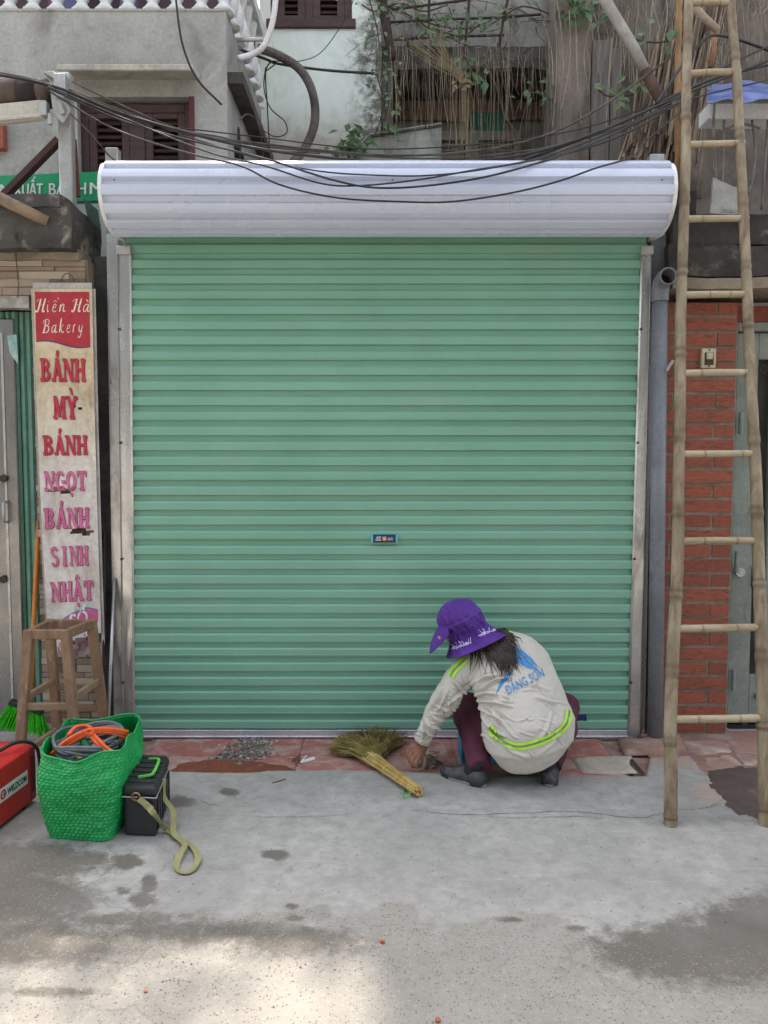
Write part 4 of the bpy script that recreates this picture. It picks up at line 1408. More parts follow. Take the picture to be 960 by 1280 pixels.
mb.bx(XW, xr_ + 1.2, YO + .42, YO + .6, 0, z_beam_t)
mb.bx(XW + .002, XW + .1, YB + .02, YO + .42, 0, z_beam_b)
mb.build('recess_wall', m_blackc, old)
mb = MB()
mb.bx(XW, xr_, YO + .25, YO + .42, z_beam_b + .03, z_beam_b + .15)
mb.build('soffit', m_brownc, old)
mb = MB()
rough_block(mb, XW + .1, xr_, YO + .30, YO + .44, P(600, 150, YO + .3).z, P(600, 126, YO + .3).z, .02, .1, 5)
mb.build('hanging_wall', M('brown_brick_dark', (132, 106, 90), (104, 86, 74), 3, .9, 0, .4, 25), old)
mb = MB()
a, b_ = P(588, 140, YO + .27), P(630, 168, YO + .27)
mb.bx(a.x, b_.x, YO + .27, YO + .30, b_.z, a.z)
mb.build('green_board', M('green_board', (58, 112, 92), (46, 92, 78), 3, .8), old)
m_tan = M('tan_frame', (142, 134, 120), (120, 112, 100), 4, .8)
for (p0, p1) in ((541, 581), (598, 642)):
    a, b_ = P(p0, 176, YO + .27), P(p1, 215, YO + .27)
    mb = MB()
    mb.bx(a.x - .06, a.x, YO + .25, YO + .345, b_.z - .3, a.z + .08)
    mb.bx(b_.x, b_.x + .06, YO + .25, YO + .345, b_.z - .3, a.z + .08)
    mb.bx(a.x, b_.x, YO + .253, YO + .342, a.z, a.z + .078)
    wf = mb.build('vent_window', m_tan, old)
    mb = MB()
    for k in range(9):
        x = lerp(a.x, b_.x, (k + .5) / 9)
        mb.bx(x - .006, x + .006, YO + .28, YO + .29, b_.z - .3, a.z)
    for k in range(7):
        z = a.z - .03 - k * .05
        mb.bx(a.x, b_.x, YO + .275, YO + .279, z - .008, z + .008)
    mb.build('vent_bars', m_tan, wf)
mb = MB()
mb.bx(XW + .1, xr_, YO + .34, YO + .4, 0, P(600, 158, YO + .55).z)
mb.build('lower_wall', M('dim_plaster', (140, 134, 124), (112, 106, 98), 3, .9), old)
# mossy sloping parapet below the beam
mb = MB()
pts = [P(425, 222, 2.2), P(438, 195, 2.2), P(462, 172, 2.2), P(500, 166, 2.2), P(532, 161, 2.2), P(552, 158, 2.2), P(552, 222, 2.2)]
mb.prism(pts[::-1], (0, .1, 0))
for p, q in zip(pts[:5], pts[1:6]):
    mb.bar(p + Vector((0, .03, .012)), q + Vector((0, .03, .012)), .13, .014, up=(0, 0, 1))
tag(mb.build('mossy_parapet', M('mossy_plaster', (168, 170, 162), (138, 140, 132), 4, .95, 0, .4, 30, dirt=(96, 98, 88), dirt_amt=.35, dirt_scale=4), bevel=.01), 'low mossy plaster parapet under the hanging roots', 'parapet')
# brown side mass and pier to the right
mb = MB()
a = P(690, 150, 2.2)
mb.prism([P(668, 70, 2.9), P(715, -40, 2.0), P(742, -40, 2.0), P(742, 240, 2.0), P(716, 240, 2.0), P(690, 110, 2.6)], (0, .4, 0))
mb.build('broken_pier_face', m_brownc, old)
mb = MB()
x0, x1 = P(697, 100, 1.95).x, P(738, 100, 1.95).x
rough_block(mb, x0, x1, 1.95, 2.4, 0, 7, .006, .12, 6)
mb.build('pier', M('pier_render', (140, 128, 118), (118, 108, 100), 2.4, .95, 0, .3, 35, dirt=(88, 80, 74), dirt_amt=.3, dirt_scale=2, dirt_stretch=(2, 2, .6)), old, smooth=True)
mb = MB()
x2, x3 = P(741, 100, 1.9).x, P(762, 100, 1.9).x
mb.bx(x2, x3, 1.9, 1.94, 0, P(750, 50, 1.9).z)
mb.bx(x3 + .01, x3 + .09, 1.9, 1.93, 0, P(750, 60, 1.9).z)
mb.build('grey_boards', M('grey_boards', (124, 118, 111), (98, 93, 88), 4, .9, 0, .2, 40, stretch=(8, 8, .6)), old)
mb = MB()
mb.bx(x1, 9, 2.45, 5, 0, 13)
mb.build('side_wall', m_brownc, old)
mb = MB()
mb.bx(xr_ - .003, 9, YO + .26, 5, 4.5, 13.2)
mb.bx(XW + .05, xr_, YO + .3, 5, 6.5, 13.1)
mb.build('upper_mass', m_oldc, old)
# ================================================================== RIGHT SIDE
YW = .05
m_brick = M('red_brick', (162, 88, 64), (118, 64, 49), 7, .75, 0, .25, 60, rnd=.5, dirt=(88, 62, 54), dirt_amt=.42, dirt_scale=5.0)
m_mortar = M('mortar', (136, 124, 112), (108, 98, 88), 9, .95, 0, .4, 60)
bp_ = thing('brick_pillar', 'red brick pillar with grey mortar between the drainpipe and the metal door', 'brick pillar', (1.65, .1, 0))
bxl = P(816, 600, YW).x
bxr = P(917, 600, YW).x
mb = MB()
mb.bx(bxl, bxr - .004, YW + .006, .45, .0, 2.36)
mb.build('mortar_core', m_mortar, bp_)
brm = cube_mesh('brick', m_brick)
z = .012
row = 0
while z < 2.33:
    h = .0645
    cuts = [bxr, bxr - .115, bxr - .115 - .225, bxl] if row % 2 == 0 else [bxr, bxr - .285, bxl]
    for i in range(len(cuts) - 1):
        x1, x0 = cuts[i] - .005, cuts[i + 1] + .009
        if x1 - x0 < .03: continue
        j = random.uniform(-1, 1)
        piece('brick', brm, m_brick, bp_, ((x0 + x1) / 2, YW + .05 + .0025 * j, z + h / 2 + .001 * random.uniform(-1, 1)), (R(.4) * j, R(.35) * random.uniform(-1, 1), R(.4) * random.uniform(-1, 1)), (x1 - x0, .1, h))
    z += .0815
    row += 1
# upper brick return, in shade under the hood end
mb = MB()
a, b_ = P(818, 345, .2), P(850, 255, .2)
mb.bx(a.x, b_.x + .05, .22, .5, 2.35, 2.95)
m5 = mb.build('upper_mortar_core', m_mortar, bp_)
z = 2.37
row = 0
while z < 2.9:
    cuts = [a.x, a.x + .1, b_.x + .05] if row % 2 else [a.x, b_.x - .02, b_.x + .05]
    for i in range(2):
        if cuts[i + 1] - cuts[i] > .03:
            piece('brick', brm, m_brick, bp_, ((cuts[i] + cuts[i + 1]) / 2, .235, z + .035), (0, 0, 0), (cuts[i + 1] - cuts[i] - .012, .06, .064))
    z += .0815
    row += 1
# switch box
q = P(885, 448, YW - .012)
sw = thing('switch_box', 'small cream wall switch box fixed on the red brick pillar', 'switch', q)
m_crm = M('cream_plastic', (196, 188, 158), (180, 172, 142), 8, .5, 0, .03, dirt=(120, 110, 90), dirt_amt=.15)
mb = MB(); mb.box(q, (.076, .028, .104)); mb.build('back_plate', m_crm, sw, bevel=.004)
mb = MB(); mb.box(q + Vector((0, -.016, -.004)), (.046, .006, .066)); mb.build('switch_surround', m_iron, sw)
mb = MB(); mb.box(q + Vector((0, -.021, .010)), (.034, .012, .034), Matrix.Rotation(R(10), 3, 'X')); mb.build('rocker', m_crm, sw, bevel=.003)
mb = MB()
for dz in (.043, -.043): mb.ball(q + Vector((0, -.015, dz)), (.005, .003, .005), 8, 4)
mb.build('screws', m_iron, sw, kind='stuff')
# drain pipe with open elbow
m_pvc = M('grey_pvc', (126, 129, 134), (108, 111, 117), 3, .45, 0, .06, 50, dirt=(74, 74, 76), dirt_amt=.25, dirt_scale=3, dirt_stretch=(2, 2, .7))
dp = thing('drainpipe', 'grey plastic drainpipe with open elbow beside the shutter rail', 'pipe', (1.53, -.05, 0))
a, b_ = P(824, 370, -.05), P(819, 924, -.05)
a.x = P(825, 370, -.05).x
mb = MB()
rp = .040
mb.tube([Vector((b_.x, -.05, 0.0)), Vector((lerp(b_.x, a.x, .5), -.048, 1.2)), Vector((a.x, -.05, a.z - .01))], rp, 18)
mb.build('pipe_run', m_pvc, dp, smooth=True)
mb = MB()
e_ = P(826, 357, -.16)
mb.tube(resample([Vector((a.x, -.05, a.z - .03)), Vector((a.x, -.05, a.z + .02)), Vector((a.x, -.065, a.z + .055)), Vector((a.x + .002, -.10, a.z + .075)), Vector((a.x + .004, -.15, a.z + .078))], 14), rp + .005, 18, cap=False)
mb.tube(resample([Vector((a.x, -.05, a.z - .03)), Vector((a.x, -.05, a.z + .02)), Vector((a.x, -.065, a.z + .055)), Vector((a.x + .002, -.10, a.z + .075)), Vector((a.x + .004, -.1505, a.z + .078))], 14), rp - .003, 18, cap=False)
mb.tube([Vector((a.x + .004 + (rp + .001) * math.cos(k * .3142), -.151, a.z + .078 + (rp + .001) * math.sin(k * .3142))) for k in range(21)], .0055, 6)
mb.build('elbow', m_pvc, dp, smooth=True)
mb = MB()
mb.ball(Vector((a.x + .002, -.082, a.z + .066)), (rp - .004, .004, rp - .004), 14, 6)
mb.build('elbow_shade', m_dark, dp)  # black disc: shade inside the open end put into its colour
mb = MB()
mb.tube([Vector((a.x + .03, -.09, P(826, 462, -.05).z - .01)), Vector((a.x + .055, -.11, P(826, 455, -.05).z + .012))], .008, 8)
mb.build('pipe_clip', m_steel, dp)
mb = MB()
mb.bx(a.x - .03, a.x + .05, .02, .1, a.z + .03, P(825, 290, 0).z)
mb.build('rising_duct', M('grey_duct', (96, 98, 104), (76, 78, 84), 4, .7), dp)
# gap behind the pipe: its shade is put into a dark strip's colour
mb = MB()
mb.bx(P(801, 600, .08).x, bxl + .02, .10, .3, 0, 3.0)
tag(mb.build('gap_shade_strip', M('gap_shade', (52, 46, 42), (38, 34, 31), 4, .9, 0, .4, 30)), 'narrow strip coloured dark as the shaded gap between the shutter rail and the brick pillar', 'wall')
# metal door
door = thing('metal_door', 'grey green painted metal door with hinges and rust behind the bamboo ladder', 'door', (2.15, .2, 0))
m_dg = M('grey_green_paint', (136, 142, 134), (118, 124, 117), 3, .6, .1, .1, 45, dirt=(116, 92, 72), dirt_amt=.15, dirt_scale=5, dirt_stretch=(3, 3, 1))
fx0, fx1 = bxr + .002, P(937, 650, .16).x
zt_ = P(930, 402, .14).z
mb = MB()
mb.bx(fx0, fx0 + .04, .14, .24, 0, zt_)
mb.bx(fx0 + .04, 3.2, .142, .24, zt_ - .05, zt_ - .002)
mb.bx(fx0 + .04, fx0 + .05, .16, .24, 0, zt_ - .05)
mb.build('door_frame', m_dg, door, bevel=.004)
def doorx(px): return P(px, 650, .19).x
mb = MB()
mb.bx(fx0 + .054, doorx(941), .175, .225, .02, zt_ - .055)
mb.bx(doorx(958), doorx(972), .175, .225, .02, zt_ - .055)
mb.bx(doorx(941), doorx(958), .178, .222, .02, .30)
mb.bx(doorx(941), doorx(958), .178, .222, zt_ - .20, zt_ - .055)
mb.bx(doorx(972), 3.1, .18, .22, .02, zt_ - .055)
lf2 = mb.build('door_leaf', m_dg, door, bevel=.004)
mb = MB()
mb.bx(doorx(938), doorx(962), .21, .216, .02, zt_ - .06)
mb.build('leaf_recess', M('dark_olive', (52, 52, 46), (40, 40, 36), 5, .8), lf2)
mb = MB()
for zz in (.28, .95, 1.72):
    mb.tube([Vector((doorx(917), .135, zz - .06)), Vector((doorx(917), .135, zz + .06))], .013, 8)
mb.build('hinges', m_dg, door, kind='stuff')
mb = MB()
q = P(924, 715, .172)
mb.tube([q, q + Vector((0, -.018, 0))], .026, 16)
mb.tube([q + Vector((0, -.018, 0)), q + Vector((0, -.024, 0))], .012, 12)
mb.build('lock', m_steel, lf2)
mb = MB()
q = P(954, 462, .17)
mb.tube([q + Vector((.018 * math.cos(k * .52), 0, .022 * math.sin(k * .52))) for k in range(13)], .004, 6)
mb.build('ring_pull', m_iron, lf2)
mb = MB()
q = P(942, 720, .172)
mb.box(q, (.02, .02, .12))
mb.build('bolt_plate', m_iron, lf2)
q = P(951, 780, .172)
mb = MB()
for py in (740, 870, 905):
    q = P(930 if py > 900 else 948, py, .17)
    mb.ball(q, (.022, .012, .022), 10, 6)
mb.build('door_bolts', m_iron, lf2, kind='stuff')
mb = MB()
mb.bx(fx0 + .045, 3.2, .12, .3, -.01, .012)
mb.build('door_sill', m_dark, door)
mb = MB()
mb.bx(bxr + .003, 3.4, .142, .4, zt_, 2.36)
mb.build('door_head', M('brick_red_render', (128, 62, 50), (110, 54, 46), 6, .8, 0, .3), door)
# sooty concrete canopy and pale lintel over brick and door
can = thing('sooty_canopy', 'soot blackened concrete canopy with pale lintel strip above the brick pillar', 'canopy', (2.2, 0, 2.4))
mb = MB()
x0c = P(838, 300, -.05).x
rough_block(mb, x0c, 3.6, -.06, .5, P(900, 345, -.06).z, P(900, 305, -.06).z, .018, .05, 1)
rough_block(mb, x0c + .02, 3.6, -.02, .5, P(900, 305, -.06).z + .005, P(900, 268, -.02).z, .022, .05, 12)
mb.build('canopy_slab', M('soot_concrete', (66, 62, 58), (44, 41, 39), 3, .95, 0, .5, 25, dirt=(128, 120, 110), dirt_amt=.2, dirt_scale=5), can, smooth=True)
mb = MB()
rough_block(mb, x0c + .01, 3.6, -.075, .3, P(900, 361, -.06).z, P(900, 348, -.06).z, .007, .04, 3)
mb.build('lintel_strip', M('pale_lintel', (146, 132, 114), (118, 106, 92), 4, .9, 0, .3, 35), can, smooth=True)
# objects stored on top of the canopy
mb = MB()
rough_block(mb, P(845, 270, .15).x, P(870, 270, .15).x, .15, .4, P(858, 272, .15).z, P(858, 238, .15).z, .006, .05, 7)
tag(mb.build('dark_crate', M('dark_crate', (58, 50, 46), (44, 39, 36), 6, .9), smooth=False), 'dark box standing on the sooty canopy behind the ladder', 'box')
m_junk = M('pale_junk', (150, 146, 138), (116, 112, 105), 4, .8, 0, .2, dirt=(84, 80, 74), dirt_amt=.35)
for lab, q in (('pale worn board leaning on the canopy between the ladder rails', [(887, 284, .2), (930, 286, .2), (932, 240, .32), (892, 222, .34)]),
               ('grey rag draped lower over the canopy edge behind the ladder', [(872, 300, .0), (905, 302, .0), (918, 282, .1), (886, 276, .1)])):
    mb = MB()
    a, b_, c, d = [P(*p) for p in q]
    rows = [[a.lerp(b_, i / 8).lerp(d.lerp(c, i / 8), j / 6) + Vector((0, .02 * noise.noise((i * .6, j * .7, 2)), .008 * noise.noise((i * .9, j * .5, 7)))) for i in range(9)] for j in range(7)]
    mb.grid(rows)
    mb.grid([[p + Vector((0, .018, .004)) for p in r[::-1]] for r in rows])
    for r0 in (rows[0], rows[-1], [r[0] for r in rows], [r[-1] for r in rows]):
        mb.grid([r0, [p + Vector((0, .018, .004)) for p in r0]])
    tag(mb.build('worn_board' if 'board' in lab else 'rag', m_junk, smooth=True), lab, 'board' if 'board' in lab else 'rag')
rk = thing('iron_rack', 'thin iron rack of bent rods above the canopy behind the ladder', 'rack', P(910, 240, .55))
for pts in ([(893, 128), (892, 165), (896, 240)], [(940, 150), (944, 190), (938, 235), (925, 238), (900, 240)], [(900, 165), (925, 155), (950, 160)], [(905, 150), (902, 262)], [(960, 150), (952, 262)]):
    mb = MB()
    mb.tube(resample([P(x, y, .55) for x, y in pts], 14), .008, 6)
    mb.build('rod', M('grey_rod', (132, 128, 120), (100, 96, 90), 8, .7), rk, smooth=True)
# white sign box and blue tarp on the right
sbx = thing('white_fascia_box', 'white metal fascia box under the blue tarp at the right edge', 'fascia', P(930, 137, .6))
mb = MB()
mb.bx(P(886, 137, .6).x, 4.2, .6, .75, P(900, 148, .6).z, P(900, 128, .6).z)
mb.build('fascia_panel', m_white, sbx, bevel=.004)
mb = MB()
mb.bx(P(886, 137, .6).x, 4.2, .585, .6, P(900, 130, .6).z, P(900, 126, .6).z)
mb.build('fascia_lip', m_steel, sbx)
mb = MB()
rows = []
for j in range(5):
    rows.append([P(lerp(884, 1030, i / 16), lerp(113 + 3 * math.sin(i * .9), 126 + 3 * math.sin(i * 1.3 + 1), j / 4) - (10 if j == 0 else 0), .55 + (.5 if j == 0 else 0) - .05 * j + .02 * math.sin(i * 1.1)) for i in range(17)])
mb.grid(rows)
tag(mb.build('blue_tarp', M('blue_tarp', (74, 90, 150), (110, 124, 170), 6, .5, 0, .2, 20), smooth=True), 'folded blue tarp edge hanging above the white fascia box', 'tarp')

# bamboo ladder
LP0, LN = Vector((0, -1.055, 0)), Vector((0, -1, .281)).normalized()
def L(px, py, off=0.0): return PLN(px, py, LP0, LN) + LN * off
lad = thing('bamboo_ladder', 'tall bamboo ladder leaning in front of the red brick pillar', 'ladder', G(896, 1036))
m_bamboo = M('bamboo', (156, 142, 116), (120, 105, 82), 3.5, .55, 0, .12, 50, stretch=(4, 4, 1), dirt=(104, 84, 62), dirt_amt=.46, dirt_scale=2.6, dirt_stretch=(5, 5, 1.0), fine=.1)
m_bamboo2 = M('bamboo_pale', (172, 158, 132), (146, 129, 101), 4, .55, 0, .12, 50, stretch=(1, 4, 4), dirt=(112, 92, 68), dirt_amt=.25, dirt_scale=4)
node_dark(m_bamboo, (84, 66, 46))
node_dark(m_bamboo2, (96, 78, 56))
def bamboo(pts, r0, r1, nodes, n=14, nodes_amp=1.12):
    mb = MB()
    m_ = 260
    cv = resample(pts, m_)
    rr, nd = [], []
    for i in range(m_):
        t_ = i / (m_ - 1)
        r = lerp(r0, r1, t_) * (1 + .04 * noise.noise((t_ * 9, r0 * 99, 0)))
        d = min(abs(t_ - q) for q in nodes)
        r *= 1 + (nodes_amp - 1) * math.exp(-(d / .0028) ** 2) - .06 * math.exp(-((d - .007) / .003) ** 2)
        nd += [.62 * math.exp(-((d - .0042) / .0022) ** 2) + .25 * math.exp(-(d / .02) ** 2)] * n
        rr.append(r)
    mb.tube(cv, rr, n)
    mb.nd = nd
    return mb
def set_nodes(o, nd):
    o.data.attributes.new('node', 'FLOAT', 'POINT').data.foreach_set('value', np.array(nd, dtype=np.float32))
lpx = [(838, 1036), (838.5, 970), (838, 900), (842, 800), (847, 700), (848, 600), (850, 500), (851, 400), (854, 300), (857, 200), (858, 100), (861, 0), (863, -90)]
rpx = [(957, 1040), (956, 970), (954, 898), (951, 785), (948, 700), (945, 600), (938, 466), (934, 370), (931, 300), (926, 200), (921, 100), (913, 0), (906, -90)]
def nodes_of(pys, pts):
    ys = [p[1] for p in pts]
    return [np.interp(-y, [-v for v in ys], np.linspace(0, 1, len(ys))) for y in pys]
nl = nodes_of((1020, 925, 838, 744, 640, 546, 443, 340, 250, 145, 50), lpx)
nr = nodes_of((1010, 905, 822, 730, 638, 548, 410, 333, 250, 170, 70), rpx)
# nodes_of interpolates by vertex index, the same parameter resample uses
for lp_, q0, q1, nn_ in ((lpx, .0275, .0235, nl), (rpx, .0275, .0225, nr)):
    mb = bamboo([L(*p) for p in lp_], q0, q1, nn_)
    set_nodes(mb.build('ladder_rail', m_bamboo, lad, smooth=True), mb.nd)
for (y, xl, yl2, xr2) in ((-82, 863, -82, 907), (4, 861, 4, 912), (93, 858, 90, 921), (181, 857, 179, 926), (274, 855, 273, 931), (369, 852, 368, 935), (467, 850, 466, 939), (568, 848, 567, 943), (677, 846, 676, 948), (786, 842, 784, 951), (899, 838, 897, 954)):
    a, b_ = L(xl - 4, y), L(xr2 + 4, yl2)
    md = (a + b_) / 2 + Vector((0, -.003, random.uniform(-.002, .003)))
    mb = bamboo([a, md, b_], .0175, .0165, (random.uniform(.3, .45), random.uniform(.68, .9)), 12, 1.08)
    set_nodes(mb.build('rung', m_bamboo2, lad, smooth=True), mb.nd)

# leaning reed bundle
rs_ = thing('reed_screen', 'leaning bundle of dry brown reeds behind the bamboo ladder', 'reed screen', (2.2, 1.3, 2.6))
m_reed = M('dry_reed', (164, 146, 122), (122, 106, 88), 4, .9, 0, .2, 50, stretch=(6, 6, 1), dirt=(60, 52, 46), dirt_amt=.35, dirt_scale=3)
m_reed2 = M('dry_reed_dark', (104, 90, 76), (72, 62, 54), 4, .9, 0, .2, 50, stretch=(6, 6, 1))
rr = random.Random(5)
r1, r2 = MB(), MB()
for i in range(720):
    t_ = rr.random()
    xb = lerp(772, 852, t_) + rr.gauss(0, 6)
    xt = lerp(808, 905, t_) + rr.gauss(0, 9)
    yb = rr.uniform(205, 262)
    yt = 30 + 60 * max(0, (.45 - t_)) * 2 + rr.gauss(0, 22) - (60 * t_)
    if t_ < .12: yt += 70
    Yb = 1.2 + rr.uniform(0, .25)
    q = rr.uniform(0, .55)
    a, b_ = Vector((xb, yb, Yb)), Vector((xt, yt, Yb + .15))
    s0_, s1_ = rr.uniform(0, .35), rr.uniform(.55, 1.0)
    p0, p1 = a.lerp(b_, s0_), a.lerp(b_, s1_)
    pts = [P(p0.x, p0.y, p0.z), P((p0.x + p1.x) / 2 + rr.gauss(0, 1.6), (p0.y + p1.y) / 2, p0.z + .05), P(p1.x + rr.gauss(0, 2), p1.y, p1.z)]
    (r1 if rr.random() < .62 else r2).tube(pts, [.0088 * rr.uniform(.6, 1.2), .0072, .0045], 5)
r1.build('reeds_pale', m_reed, rs_, kind='stuff')
r2.build('reeds_dark', m_reed2, rs_, kind='stuff')
mb = MB()
mb.tube([P(849, 262, 1.05), P(846, 130, 1.05), P(849, 10, 1.05), P(850, -40, 1.05)], [.022, .021, .019, .018], 10)
tag(mb.build('timber_post', M('orange_timber', (172, 134, 92), (128, 100, 72), 4, .8, 0, .2, 40, stretch=(5, 5, 1), dirt=(84, 64, 50), dirt_amt=.3), smooth=True), 'thin orange brown timber post beside the reeds behind the left ladder rail', 'post')
mb = MB()
mb.tube([P(748, -14, 1.0), P(792, 60, .98), P(806, 88, .97)], .034, 12)
mb2 = MB()
mb2.tube([P(806, 88, .97), P(822, 118, .96), P(832, 134, .95)], .035, 12)
pl = thing('leaning_pole', 'grey weathered pole slanting down into the cable bundle before the reeds', 'pole', P(806, 88, .97))
mb.build('pole_shaft', M('grey_pole', (164, 156, 148), (140, 132, 124), 4, .8, 0, .2, 40), pl, smooth=True)
mb2.build('rusty_foot', M('rusty_foot', (92, 68, 58), (70, 52, 46), 8, .85, 0, .3), pl, smooth=True)
mb = MB()
mb.tube([P(868, 8, .75), P(880, 22, .75), P(897, 38, .75)], .022, 10)
tag(mb.build('short_stick', M('pale_stick', (170, 154, 134), (140, 124, 106), 6, .8), smooth=True), 'short pale stick wedged between the ladder rails near the top', 'stick')
mb = MB()
mb.tube([P(891, 30, .95), P(893, 60, .95), P(888, 84, .95)], .016, 8)
tag(mb.build('bark_strip', M('bark_orange', (156, 116, 84), (120, 88, 64), 6, .9), smooth=True), 'strip of orange brown bark hanging between the ladder rails', 'bark')
mb = MB()
mb.tube([P(887, 105, .8), P(884, 160, .8), P(878, 208, .8), P(874, 248, .8)], [.016, .017, .018, .018], 8)
tag(mb.build('grey_branch', M('grey_branch', (136, 124, 112), (108, 98, 88), 6, .9), smooth=True), 'grey branch hanging down between the ladder rails by the fascia box', 'branch')
# ------------------------------------------------------------------ overhead cables
cabs = [
    ('black', .011, [(-60, 84, -.2), (60, 106, -.05), (150, 141, 0), (250, 170, 0), (330, 187, 0), (430, 199, 0), (520, 204, 0), (640, 196, 0), (740, 168, .2), (850, 120, .5), (1000, 60, .8)], 'thick black cable arching from the awning post past the reeds'),
    ('grey', .009, [(-60, 80, -.1), (60, 104, -.0), (140, 134, .1), (230, 166, .1), (330, 180, .1), (480, 194, .1), (600, 188, .1), (690, 166, .2), (760, 128, .4), (838, 72, .6)], 'weathered grey cable rising steeply to the reeds on the right'),
    ('black', .007, [(60, 110, -.08), (150, 150, 0), (240, 176, -.1), (330, 198, -.3), (420, 226, -.42), (480, 235, -.42), (560, 229, -.42), (640, 213, -.35), (740, 180, -.1), (850, 128, .3), (960, 100, .6)], 'middle black cable sagging across the top of the white hood'),
    ('black', .0065, [(60, 113, -.08), (140, 160, -.1), (230, 190, -.3), (300, 207, -.42), (350, 231, -.45), (420, 247, -.46), (500, 252, -.46), (565, 252, -.46), (640, 241, -.46), (700, 226, -.44), (745, 210, -.40), (790, 196, -.2), (806, 178, .1), (850, 140, .4)], 'lowest black cable hanging across the face of the white hood'),
    ('black', .006, [(60, 108, -.1), (160, 150, -.05), (260, 190, -.2), (330, 207, -.38), (400, 229, -.42), (450, 232, -.42), (520, 225, -.42), (590, 213, -.40), (680, 196, -.2), (780, 158, .1), (850, 122, .4)], 'black cable crossing the hood top between the other cables'),
    ('grey', .006, [(60, 108, -.02), (170, 148, .1), (300, 178, .1), (400, 190, .1), (520, 198, .1), (620, 193, .1), (720, 176, .2), (850, 132, .5)], 'thin grey cable just above the white hood'),
    ('black', .005, [(80, 118, 0), (170, 152, .1), (262, 164, .2), (330, 172, .3), (460, 186, .3), (600, 180, .3), (730, 160, .4), (850, 118, .6)], 'thin black wire highest over the white hood'),
    ('black', .0055, [(230, 170, .2), (330, 200, -.1), (400, 214, -.38), (470, 219, -.40), (540, 219, -.40), (620, 209, -.38), (720, 186, -.1), (850, 130, .3)], 'thin black wire lying close along the top edge of the hood'),
    ('grey', .0055, [(90, 102, -.02), (140, 126, 0), (220, 160, .1), (280, 172, .2), (330, 186, .4), (400, 192, .6)], 'short pale cable leaving the awning post clamp'),
    ('grey', .005, [(88, 142, 0), (118, 172, .05), (138, 196, .12), (158, 207, .14)], 'thin wire dropping from the awning post to the hood bracket'),
    ('black', .013, [(640, 205, .2), (720, 176, .3), (800, 142, .45), (838, 122, .5), (900, 96, .7), (1000, 72, .9)], 'thick black cable bundle passing behind the ladder to the right edge'),
    ('black', .012, [(820, 130, .45), (870, 60, .75), (905, 45, .9), (1000, 78, 1.0)], 'thick black cable looping behind the ladder near the top right'),
    ('black', .008, [(660, 205, -.1), (760, 176, .1), (830, 140, .4), (890, 92, .7), (1000, 40, 1.0)], 'dark cable climbing to the right behind the ladder'),
    ('black', .009, [(218, -30, .45), (220, 0, .45), (228, 55, .45), (246, 98, .46), (277, 131, .47)], 'loose black cable end hanging in front of the grey wall'),
    ('black', .015, [(290, 58, 1.4), (330, 73, 1.6), (350, 80, 1.7), (410, 88, 1.9), (472, 92, 2.15)], 'thick black cable running level across the pale plaster wall'),
    ('black', .005, [(448, -20, 2.1), (437, 12, 2.1), (420, 42, 2.1), (398, 68, 2.05), (370, 77, 2.0), (340, 76, 1.8)], 'thin black wire curving over the pale plaster from the top'),
    ('black', .006, [(332, 84, 1.7), (330, 110, 1.7), (338, 135, 1.7), (356, 152, 1.75), (358, 166, 1.75), (345, 171, 1.75), (330, 164, 1.7)], 'black wire loop hanging beside the thick corrugated hose'),
    ('black', .007, [(331, 90, 1.6), (345, 79, 1.65), (338, 78, 1.6), (332, 92, 1.6), (334, 130, 1.6), (337, 185, 1.6), (340, 215, 1.5)], 'black wire hanging straight down the house corner'),
    ('grey', .006, [(300, 150, .8), (308, 143, .9), (318, 148, 1.0), (326, 170, 1.1), (330, 210, 1.2)], 'pale wire loop by the window grille'),
    ('black', .006, [(486, 92, 2.1), (480, 130, 2.1), (470, 165, 2.1), (452, 192, 2.1), (440, 214, 2.0)], 'dark wire curving down past the mossy parapet'),
]
for kind, r, pts, lab in cabs:
    mb = MB()
    w3 = [P(x, y, Y) for x, y, Y in pts]
    mb.tube(resample(w3, 60), r * .72, 6)
    tag(mb.build('cable', m_cable if kind == 'black' else m_cable_grey, smooth=True), lab, 'cable', 'overhead cables')
mb = MB()
hose = resample([P(x, y, Y) for x, y, Y in ((322, 60, 1.55), (345, 68, 1.6), (372, 84, 1.65), (388, 108, 1.65), (394, 138, 1.65), (390, 166, 1.65), (376, 192, 1.65), (356, 212, 1.6))], 140)
mb.tube(hose, [.030 + .003 * (i % 2) for i in range(140)], 10)
tag(mb.build('corrugated_hose', M('corrugated_hose', (112, 104, 96), (78, 73, 68), 6, .8, 0, .2)), 'thick corrugated grey hose bending down the pale plaster wall', 'hose')
mb = MB()
mb.tube(resample([P(x, y, Y) for x, y, Y in ((345, -30, 1.0), (344, 5, 1.0), (339, 34, 1.0), (329, 58, 1.0), (315, 68, 1.0), (298, 73, .95))], 40), .019, 12)
cdt = thing('white_conduit', 'shiny white bent conduit pipe by the corner of the grey house', 'pipe', P(329, 58, 1.0))
mb.build('conduit', M('shiny_white', (226, 220, 220), (206, 200, 200), 4, .25, 0, .02), cdt, smooth=True)
mb = MB()
mb.tube([P(296, 50, 1.0), P(330, 49, 1.0)], .014, 8)
mb.build('conduit_bracket', m_steel, cdt, smooth=True)

